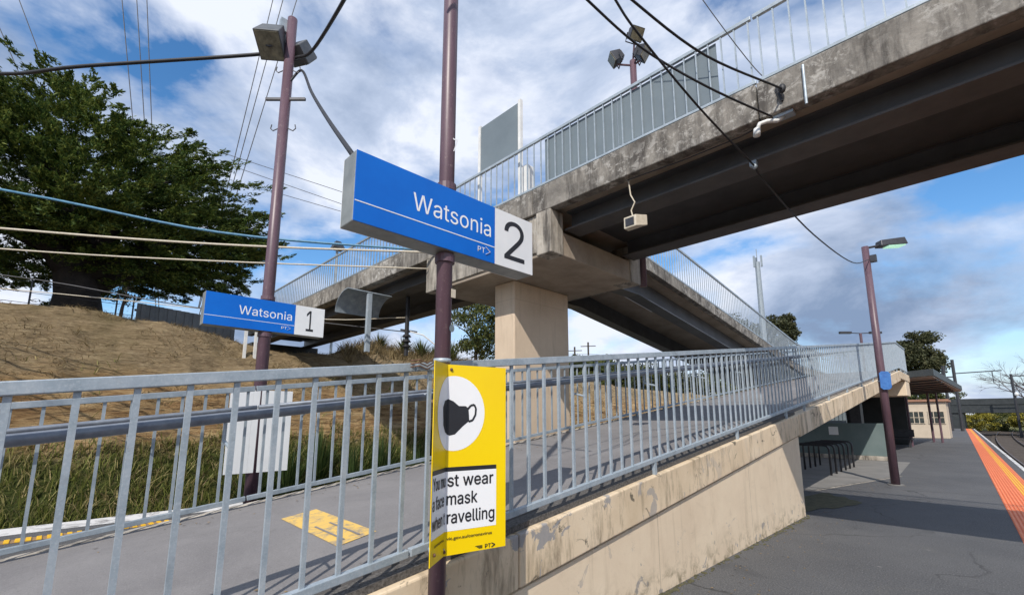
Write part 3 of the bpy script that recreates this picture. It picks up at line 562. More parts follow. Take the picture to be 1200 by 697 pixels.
    'You mu': ([203,0,0,203,208,0,16,509,0,91,509,0,192,344,0,200,331,0,208,318,0,215,305,0,222,292,0,229,279,0,236,264,0,243,248,0,250,230,0,224,230,0,231,248,0,237,265,0,244,280,0,251,293,0,258,306,0,265,318,0,273,331,0,280,344,0,381,509,0,455,509,0,268,208,0,268,0,0,679,-8,1,654,-7,1,631,-2,1,609,6,1,589,16,1,570,30,1,554,46,1,540,64,1,528,85,1,518,108,1,511,133,1,507,159,1,506,187,1,507,216,1,511,243,1,518,268,1,528,291,1,540,312,1,554,330,1,570,346,1,589,360,1,609,371,1,631,378,1,654,383,1,679,384,1,704,383,1,728,378,1,750,371,1,770,360,1,789,346,1,805,330,1,819,312,1,831,291,1,841,268,1,847,243,1,851,216,1,853,187,1,851,159,1,847,133,1,841,108,1,831,85,1,819,64,1,805,46,1,789,30,1,770,16,1,750,6,1,728,-2,1,704,-7,1,679,46,1,697,48,1,714,51,1,729,57,1,742,66,1,754,76,1,764,89,1,772,102,1,779,117,1,784,134,1,788,151,1,790,169,1,791,187,1,790,206,1,788,224,1,784,242,1,779,258,1,772,274,1,764,287,1,754,300,1,742,310,1,729,319,1,714,325,1,697,329,1,679,330,1,661,329,1,645,325,1,630,319,1,617,310,1,605,300,1,595,287,1,587,274,1,580,258,1,575,242,1,571,224,1,569,206,1,568,187,1,569,169,1,571,151,1,575,134,1,580,117,1,587,102,1,595,89,1,605,76,1,617,66,1,630,57,1,645,51,1,661,48,1,1069,-5,2,1051,-4,2,1033,-1,2,1017,4,2,1002,11,2,988,20,2,976,31,2,965,44,2,956,59,2,949,76,2,944,95,2,941,116,2,940,139,2,940,379,2,1001,379,2,1001,144,2,1002,123,2,1006,105,2,1014,89,2,1024,75,2,1037,64,2,1051,56,2,1068,52,2,1087,50,2,1100,51,2,1113,53,2,1125,57,2,1136,62,2,1146,69,2,1155,77,2,1163,86,2,1170,97,2,1176,109,2,1180,122,2,1182,137,2,1183,153,2,1183,379,2,1244,379,2,1244,0,2,1185,0,2,1185,92,2,1194,92,2,1184,67,2,1173,47,2,1159,30,2,1144,17,2,1127,7,2,1109,0,2,1090,-4,2,1537,0,3,1537,379,3,1597,379,3,1597,295,3,1592,295,3,1597,310,3,1603,323,3,1609,335,3,1617,346,3,1626,355,3,1636,363,3,1646,370,3,1657,376,3,1668,380,3,1680,384,3,1692,386,3,1704,386,3,1724,385,3,1742,380,3,1758,372,3,1772,361,3,1784,347,3,1794,331,3,1801,314,3,1806,295,3,1797,295,3,1801,308,3,1807,321,3,1814,332,3,1822,343,3,1831,353,3,1842,361,3,1853,369,3,1865,375,3,1879,380,3,1892,383,3,1907,385,3,1921,386,3,1938,385,3,1953,383,3,1968,378,3,1982,372,3,1995,364,3,2006,354,3,2017,342,3,2025,328,3,2033,313,3,2038,296,3,2041,276,3,2042,255,3,2042,0,3,1981,0,3,1981,254,3,1979,273,3,1975,289,3,1967,302,3,1957,313,3,1945,321,3,1932,326,3,1918,329,3,1903,330,3,1891,330,3,1879,328,3,1869,324,3,1859,320,3,1850,314,3,1842,307,3,1836,299,3,1830,290,3,1826,280,3,1823,270,3,1821,259,3,1820,247,3,1820,0,3,1759,0,3,1759,260,3,1758,275,3,1754,288,3,1747,301,3,1738,311,3,1727,320,3,1714,326,3,1700,329,3,1684,330,3,1673,330,3,1663,328,3,1652,325,3,1642,320,3,1633,314,3,1625,307,3,1617,299,3,1611,289,3,1605,278,3,1602,266,3,1599,253,3,1598,238,3,1598,0,3,2277,-5,0,2258,-4,0,2241,-1,0,2225,4,0,2209,11,0,2196,20,0,2183,31,0,2173,44,0,2164,59,0,2156,76,0,2151,95,0,2148,116,0,2147,139,0,2147,379,0,2208,379,0,2208,144,0,2210,123,0,2214,105,0,2221,89,0,2231,75,0,2244,64,0,2259,56,0,2276,52,0,2295,50,0,2308,51,0,2321,53,0,2332,57,0,2344,62,0,2354,69,0,2363,77,0,2371,86,0,2378,97,0,2383,109,0,2387,122,0,2390,137,0,2391,153,0,2391,379,0,2452,379,0,2452,0,0,2393,0,0,2393,92,0,2402,92,0,2392,67,0,2380,47,0,2367,30,0,2352,17,0,2335,7,0,2317,0,0,2297,-4,0], [1,2,3,1,3,4,21,22,23,21,23,24,1,4,5,20,21,24,1,5,6,19,20,24,1,6,7,18,19,24,17,18,24,1,7,8,16,17,24,1,8,9,15,16,24,1,9,10,14,15,11,11,15,24,1,10,14,14,10,11,1,14,13,12,11,24,1,13,12,1,12,24,0,1,24,0,24,25,49,50,51,48,49,51,48,51,52,47,48,52,47,52,53,46,47,53,46,53,54,45,46,54,45,54,55,44,45,55,44,55,56,43,44,99,99,44,98,98,44,56,97,98,56,97,56,57,43,99,100,96,97,57,43,100,101,95,96,57,43,101,102,94,95,57,42,43,102,94,57,58,42,102,103,93,94,58,42,103,104,92,93,58,41,42,104,92,58,59,41,104,105,91,92,59,41,105,106,90,91,59,40,41,106,90,59,60,40,106,107,89,90,60,39,40,107,89,60,61,39,107,108,88,89,61,39,108,109,87,88,61,38,39,109,87,61,62,38,109,110,86,87,62,37,38,110,37,110,111,85,86,62,85,62,63,37,111,112,84,85,63,36,37,112,84,63,64,36,112,113,83,84,64,36,113,114,82,83,64,35,36,114,82,64,65,35,114,115,81,82,65,34,35,115,81,65,66,34,115,116,80,81,66,34,116,117,79,80,66,33,34,117,79,66,67,33,117,118,78,79,67,33,118,119,77,78,67,32,33,119,77,67,68,32,119,120,76,77,68,32,120,121,75,76,68,32,121,74,74,75,68,31,32,74,31,74,68,31,68,69,30,31,69,30,69,70,29,30,70,29,70,71,28,29,71,28,71,72,27,28,72,27,72,73,26,27,73,134,135,136,134,136,137,157,158,159,157,159,160,156,157,160,134,137,138,133,134,138,155,156,160,133,138,139,154,155,163,163,155,160,132,133,139,153,154,163,132,139,140,152,153,162,162,153,163,131,132,140,152,162,164,164,162,161,164,163,160,131,140,141,151,152,164,150,151,164,130,131,141,130,141,142,149,150,164,149,164,165,161,164,160,130,142,143,148,149,165,129,130,143,147,148,165,129,143,144,146,147,165,129,144,145,145,146,165,129,145,165,129,165,166,128,129,166,127,128,166,127,166,167,126,127,167,126,167,168,125,126,168,125,168,169,124,125,169,124,169,170,123,124,170,122,123,170,185,186,187,185,187,188,207,208,209,185,188,189,206,207,209,206,209,210,184,185,189,205,206,210,205,210,211,183,184,189,183,189,190,204,205,211,171,172,173,171,173,175,175,173,176,176,173,174,204,211,212,182,183,190,203,204,212,182,190,191,203,212,213,181,182,191,202,203,213,202,213,214,180,181,191,180,191,192,201,202,214,179,180,192,201,214,215,200,201,215,179,192,193,178,179,193,199,200,215,199,215,216,177,178,255,255,178,193,198,199,232,232,199,231,231,199,216,255,193,254,254,193,253,253,193,194,177,255,256,198,232,233,230,231,216,252,253,194,229,230,216,177,256,257,198,233,234,229,216,217,251,252,194,228,229,217,177,257,258,198,234,235,176,177,258,197,198,235,227,228,217,176,258,259,250,251,194,197,235,236,176,259,260,250,194,197,197,194,195,197,236,237,226,227,217,226,217,218,249,250,197,174,176,260,249,197,196,195,197,237,174,260,261,195,237,238,225,226,218,248,249,196,174,261,262,195,238,239,225,218,219,171,175,174,171,174,264,264,174,263,263,174,262,248,196,195,248,195,239,248,239,240,224,225,219,247,248,240,247,240,241,224,219,220,246,247,241,223,224,220,246,241,242,171,264,265,245,246,242,245,242,243,223,220,221,222,223,221,171,265,266,245,243,244,171,266,267,280,281,282,280,282,283,303,304,305,303,305,306,302,303,306,280,283,284,279,280,284,301,302,306,279,284,285,300,301,309,309,301,306,278,279,285,299,300,309,278,285,286,298,299,308,308,299,309,277,278,286,298,308,310,310,308,307,310,309,306,277,286,287,297,298,310,296,297,310,276,277,287,276,287,288,295,296,310,295,310,311,307,310,306,276,288,289,294,295,311,275,276,289,293,294,311,275,289,290,292,293,311,275,290,291,291,292,311,275,291,311,275,311,312,274,275,312,273,274,312,273,312,313,272,273,313,272,313,314,271,272,314,271,314,315,270,271,315,270,315,316,269,270,316,268,269,316]),
    'st wear': ([182,-8,0,163,-7,0,145,-5,0,128,-2,0,112,3,0,98,10,0,84,18,0,72,27,0,62,38,0,53,50,0,45,63,0,40,78,0,36,94,0,94,107,0,99,92,0,105,79,0,114,69,0,124,60,0,136,54,0,150,49,0,165,46,0,181,45,0,200,46,0,217,50,0,232,55,0,244,62,0,255,71,0,262,81,0,267,91,0,268,103,0,267,112,0,265,121,0,260,129,0,254,136,0,246,142,0,237,147,0,225,151,0,212,155,0,149,170,0,125,177,0,104,186,0,87,196,0,72,208,0,61,222,0,53,237,0,48,255,0,47,274,0,48,290,0,51,305,0,57,319,0,65,332,0,75,343,0,87,354,0,100,363,0,115,370,0,131,377,0,149,381,0,167,384,0,187,384,0,206,384,0,223,381,0,239,378,0,254,372,0,267,366,0,279,358,0,290,349,0,299,339,0,307,328,0,314,316,0,319,303,0,324,290,0,268,277,0,264,288,0,258,298,0,251,307,0,243,316,0,232,323,0,219,328,0,205,331,0,187,333,0,171,332,0,156,329,0,143,324,0,131,317,0,121,308,0,114,299,0,110,289,0,109,277,0,110,267,0,112,258,0,117,250,0,124,243,0,133,237,0,144,232,0,157,227,0,172,223,0,229,209,0,254,202,0,275,194,0,292,183,0,306,171,0,317,158,0,325,142,0,330,125,0,331,107,0,330,90,0,326,75,0,321,61,0,312,47,0,302,35,0,290,24,0,276,15,0,260,6,0,242,0,0,223,-5,0,203,-7,0,569,379,1,569,327,1,371,327,1,371,379,1,430,471,2,491,471,2,491,98,2,492,86,2,493,76,2,497,68,2,501,61,2,507,56,2,515,53,2,524,51,2,535,50,2,538,50,2,542,50,2,546,51,2,550,51,2,555,52,2,559,52,2,563,53,2,567,54,2,578,2,2,573,0,2,568,-1,2,563,-2,2,557,-3,2,551,-3,2,545,-4,2,539,-4,2,533,-4,2,510,-3,2,490,2,2,472,10,2,457,21,2,445,35,2,437,52,2,432,71,2,430,93,2,918,0,3,803,379,3,867,379,3,914,214,3,918,196,3,923,177,3,929,157,3,934,137,3,939,115,3,945,91,3,950,67,3,955,41,3,945,41,3,950,66,3,955,90,3,960,113,3,966,135,3,971,156,3,976,176,3,981,195,3,986,214,3,1032,379,3,1097,379,3,1142,214,3,1147,196,3,1151,176,3,1157,157,3,1162,136,3,1167,114,3,1172,91,3,1177,67,3,1182,41,3,1171,41,3,1177,66,3,1182,90,3,1188,113,3,1193,135,3,1198,156,3,1204,176,3,1209,195,3,1214,214,3,1260,379,3,1325,379,3,1210,0,3,1149,0,3,1099,172,3,1085,225,3,1081,239,3,1078,252,3,1074,266,3,1071,280,3,1057,338,3,1071,338,3,1057,280,3,1053,266,3,1050,252,3,1046,238,3,1043,225,3,1039,211,3,1035,198,3,1032,185,3,1028,172,3,979,0,3,1559,-8,0,1533,-7,0,1508,-2,0,1485,6,0,1464,16,0,1445,30,0,1429,46,0,1415,64,0,1403,85,0,1393,108,0,1387,132,0,1383,159,0,1381,187,0,1383,215,0,1387,242,0,1393,267,0,1403,290,0,1414,311,0,1428,329,0,1444,346,0,1462,359,0,1482,370,0,1504,378,0,1527,383,0,1552,384,0,1568,384,0,1583,382,0,1598,379,0,1613,374,0,1627,368,0,1641,361,0,1654,351,0,1666,341,0,1678,329,0,1688,315,0,1697,299,0,1704,282,0,1710,263,0,1715,242,0,1717,219,0,1718,194,0,1718,169,0,1422,169,0,1422,221,0,1685,221,0,1657,202,0,1656,220,0,1654,237,0,1650,254,0,1645,269,0,1638,282,0,1630,294,0,1621,305,0,1610,314,0,1597,321,0,1584,326,0,1569,329,0,1552,330,0,1536,329,0,1520,326,0,1506,321,0,1494,313,0,1482,304,0,1472,294,0,1463,282,0,1456,270,0,1450,256,0,1446,241,0,1444,226,0,1443,211,0,1443,178,0,1444,157,0,1447,139,0,1451,122,0,1458,106,0,1466,92,0,1475,80,0,1486,70,0,1498,61,0,1512,55,0,1527,50,0,1543,47,0,1560,46,0,1571,47,0,1581,48,0,1591,50,0,1601,53,0,1610,56,0,1618,61,0,1626,66,0,1633,73,0,1639,80,0,1644,88,0,1649,96,0,1653,105,0,1712,91,0,1707,77,0,1700,63,0,1692,51,0,1682,39,0,1671,29,0,1659,19,0,1645,11,0,1630,4,0,1614,-1,0,1596,-5,0,1578,-7,0,1911,-9,1,1893,-8,1,1877,-5,1,1861,-1,1,1846,5,1,1832,12,1,1819,22,1,1808,32,1,1799,45,1,1791,58,1,1786,73,1,1783,90,1,1781,108,1,1782,123,1,1785,138,1,1789,150,1,1794,161,1,1801,171,1,1809,179,1,1818,187,1,1829,193,1,1840,199,1,1851,203,1,1864,207,1,1876,211,1,1890,213,1,1903,216,1,1916,218,1,1929,220,1,1946,222,1,1960,224,1,1973,225,1,1985,227,1,1995,228,1,2003,230,1,2011,232,1,2016,235,1,2021,238,1,2024,243,1,2026,248,1,2027,255,1,2027,257,1,2026,268,1,2024,279,1,2022,288,1,2018,297,1,2013,304,1,2007,311,1,1999,317,1,1991,322,1,1981,326,1,1971,329,1,1959,330,1,1947,331,1,1934,330,1,1922,329,1,1911,326,1,1900,322,1,1891,318,1,1883,313,1,1875,307,1,1869,301,1,1863,294,1,1858,288,1,1854,281,1,1851,274,1,1792,291,1,1799,308,1,1808,322,1,1818,335,1,1830,346,1,1842,355,1,1855,364,1,1869,370,1,1884,375,1,1899,379,1,1914,382,1,1930,384,1,1945,384,1,1956,384,1,1967,383,1,1978,382,1,1990,379,1,2002,376,1,2014,372,1,2026,367,1,2037,360,1,2047,353,1,2057,343,1,2066,333,1,2073,320,1,2080,306,1,2084,290,1,2087,272,1,2088,251,1,2088,0,1,2028,0,1,2028,52,1,2024,52,1,2020,45,1,2015,38,1,2010,32,1,2003,25,1,1996,18,1,1987,12,1,1977,6,1,1966,1,1,1954,-3,1,1941,-6,1,1927,-8,1,1921,45,1,1938,46,1,1953,49,1,1967,53,1,1979,59,1,1990,66,1,2000,74,1,2008,83,1,2015,93,1,2020,104,1,2024,115,1,2026,126,1,2027,138,1,2027,190,1,2024,188,1,2021,186,1,2016,184,1,2011,182,1,2004,180,1,1997,179,1,1990,177,1,1982,176,1,1975,175,1,1967,173,1,1959,172,1,1951,171,1,1927,168,1,1916,166,1,1905,164,1,1895,162,1,1885,159,1,1876,155,1,1868,150,1,1861,145,1,1855,139,1,1849,132,1,1846,124,1,1844,115,1,1843,105,1,1844,95,1,1845,87,1,1849,79,1,1853,72,1,1859,66,1,1865,61,1,1872,56,1,1881,52,1,1890,49,1,1900,47,1,1910,46,1,2193,0,2,2193,379,2,2252,379,2,2252,321,2,2256,321,2,2262,335,2,2270,347,2,2281,358,2,2293,367,2,2306,375,2,2321,380,2,2337,384,2,2353,385,2,2357,385,2,2361,385,2,2365,385,2,2370,384,2,2384,384,2,2384,322,2,2382,323,2,2379,323,2,2375,324,2,2370,324,2,2365,325,2,2359,325,2,2353,326,2,2347,326,2,2334,325,2,2322,323,2,2310,319,2,2299,315,2,2289,309,2,2281,301,2,2273,293,2,2266,284,2,2261,273,2,2257,262,2,2255,250,2,2254,237,2,2254,0,2], [56,57,58,56,58,59,56,59,60,55,56,60,55,60,61,55,61,62,54,55,62,54,62,63,53,54,63,53,63,64,52,53,64,52,64,65,51,52,65,51,65,66,50,51,66,50,66,79,79,66,67,50,79,80,78,79,67,49,50,80,49,80,81,77,78,67,49,81,82,76,77,67,76,67,68,49,82,83,75,76,68,48,49,83,48,83,84,74,75,68,74,68,69,48,84,85,73,74,69,47,48,85,73,69,70,47,85,86,72,73,70,46,47,86,72,70,71,46,86,87,46,87,88,45,46,88,45,88,89,45,89,90,44,45,90,44,90,91,44,91,92,43,44,92,43,92,93,43,93,94,43,94,95,43,95,96,42,43,96,42,96,97,41,42,97,41,97,98,40,41,98,40,98,99,39,40,99,39,99,100,38,39,100,38,100,101,37,38,101,37,101,102,36,37,102,35,36,102,34,35,102,33,34,102,33,102,103,32,33,103,31,32,103,31,103,104,30,31,104,29,30,104,12,13,14,29,104,105,28,29,105,11,12,14,11,14,15,27,28,105,27,105,106,26,27,106,11,15,16,10,11,16,26,106,107,25,26,107,10,16,17,9,10,17,24,25,107,24,107,108,9,17,18,23,24,108,9,18,19,8,9,19,22,23,108,8,19,20,22,108,109,8,20,21,21,22,109,8,21,109,7,8,109,7,109,110,6,7,110,6,110,111,5,6,111,5,111,112,4,5,112,4,112,113,3,4,113,3,113,114,2,3,114,1,2,114,1,114,115,0,1,115,118,119,116,118,116,117,155,120,121,155,121,122,155,122,123,154,155,123,154,123,124,154,124,125,153,154,125,153,125,126,153,126,127,153,127,128,137,138,139,153,128,129,136,137,139,152,153,129,134,135,136,134,136,139,152,129,130,132,133,134,132,134,139,152,130,131,152,131,132,152,132,139,151,152,139,150,151,139,149,150,139,148,149,139,148,139,140,148,140,141,148,141,142,148,142,143,147,148,144,144,148,143,147,144,145,146,147,145,156,157,158,156,158,159,176,177,207,207,177,178,207,178,208,208,178,179,196,197,198,196,198,199,176,207,209,209,207,206,209,208,206,206,208,179,176,209,210,205,206,179,176,210,211,204,205,179,176,211,212,203,204,179,202,203,179,176,212,213,176,213,214,201,202,179,156,159,160,175,176,214,201,179,180,195,196,199,175,214,215,175,215,216,156,160,161,201,180,181,174,175,216,194,195,199,174,216,217,156,161,162,173,174,217,201,181,182,193,194,199,173,217,218,200,201,182,156,162,163,200,182,183,172,173,218,192,193,199,156,163,164,200,183,184,171,172,218,191,192,199,156,164,165,200,184,185,170,171,218,190,191,199,156,165,166,200,185,186,169,170,218,189,190,199,156,166,169,169,166,167,200,186,189,189,186,187,156,169,168,167,169,218,200,189,188,187,189,199,156,168,167,156,167,218,200,188,187,200,187,199,242,243,244,242,244,245,241,242,245,241,245,246,241,246,247,240,241,247,240,247,248,239,240,248,239,248,249,239,249,250,238,239,250,238,250,251,237,238,251,237,251,276,276,251,252,237,276,277,275,276,252,236,237,277,236,277,278,274,275,252,274,252,253,236,278,279,273,274,253,236,279,280,272,273,253,272,253,254,271,272,254,236,280,281,235,236,281,270,271,254,235,281,282,270,254,255,235,282,283,269,270,255,234,235,283,234,283,284,268,269,255,268,255,256,234,284,285,267,268,256,233,234,285,267,256,257,233,285,286,266,267,257,232,233,286,266,257,258,232,286,287,265,266,263,263,266,258,232,287,262,262,287,288,232,262,261,288,262,265,265,262,263,264,263,258,288,265,264,264,258,259,231,232,261,289,288,264,289,264,259,289,259,260,230,231,261,290,289,260,230,261,260,230,260,290,229,230,290,229,290,291,229,291,292,228,229,292,228,292,293,227,228,293,227,293,294,312,313,314,311,312,314,227,294,295,311,314,315,310,311,315,226,227,295,226,295,296,309,310,315,309,315,316,308,309,316,226,296,297,307,308,316,225,226,297,307,316,317,225,297,298,306,307,317,305,306,317,225,298,299,304,305,317,304,317,318,225,299,300,303,304,318,302,303,318,225,300,301,301,302,318,224,225,301,224,301,318,224,318,319,223,224,319,223,319,320,223,320,321,222,223,321,222,321,322,221,222,322,221,322,323,221,323,324,220,221,324,220,324,325,219,220,325,402,403,404,402,404,405,402,405,406,402,406,407,401,402,407,401,407,408,400,401,408,400,408,409,400,409,410,399,400,410,399,410,411,398,399,411,398,411,412,397,398,412,397,412,413,396,397,413,396,413,414,395,396,414,395,414,415,394,395,379,379,395,415,379,415,378,378,415,377,377,415,416,394,379,380,394,380,381,394,381,382,376,377,416,394,382,383,375,376,416,393,394,383,393,383,384,374,375,416,374,416,417,393,384,385,373,374,417,393,385,386,372,373,417,392,393,386,392,386,387,372,417,418,371,372,418,392,387,388,370,371,418,392,388,389,391,392,390,390,392,389,370,418,419,369,370,419,368,369,419,368,419,420,367,368,420,366,367,420,365,366,420,365,420,421,364,365,421,363,364,421,362,363,421,361,362,449,449,362,421,360,361,449,359,360,449,358,359,449,357,358,449,356,357,449,355,356,449,354,355,449,353,354,449,352,353,449,351,352,449,350,351,449,349,350,449,348,349,449,347,348,449,346,347,449,345,346,449,345,449,450,448,449,421,345,450,451,344,345,451,344,451,452,344,452,453,344,453,454,344,454,455,343,344,455,343,455,456,343,456,457,343,457,458,343,458,459,343,459,460,343,460,461,342,343,461,342,461,462,342,462,463,342,463,464,342,464,465,342,465,466,341,342,466,341,466,467,341,467,468,340,341,468,340,468,469,340,469,470,340,470,471,339,340,471,447,448,421,339,471,472,446,447,421,339,472,473,338,339,473,338,473,474,445,446,421,337,338,474,337,474,475,444,445,421,337,475,476,443,444,421,336,337,476,336,476,477,442,443,423,423,443,421,336,477,478,441,442,423,335,336,478,335,478,479,335,479,480,440,441,423,335,480,481,439,440,423,334,335,481,334,481,482,438,439,424,424,439,423,334,482,483,438,424,425,422,423,421,334,483,484,437,438,425,334,484,485,334,485,436,436,437,425,333,334,436,333,436,425,333,425,426,333,426,427,332,333,427,332,427,428,332,428,429,331,332,429,331,429,430,330,331,430,330,430,431,330,431,432,329,330,432,329,432,433,328,329,433,328,433,434,327,328,434,327,434,435,326,327,435,497,498,499,497,499,500,497,500,501,497,501,502,496,497,502,496,502,503,496,503,504,495,496,504,486,487,488,486,488,489,494,495,505,505,495,504,493,494,505,492,493,505,491,492,509,509,492,507,507,492,505,490,491,512,512,491,511,511,491,509,490,512,513,510,511,509,490,513,514,508,509,507,506,507,505,490,514,515,486,489,490,486,490,522,522,490,521,521,490,520,520,490,519,519,490,518,518,490,517,517,490,516,516,490,515,486,522,523,486,523,524,486,524,525]),
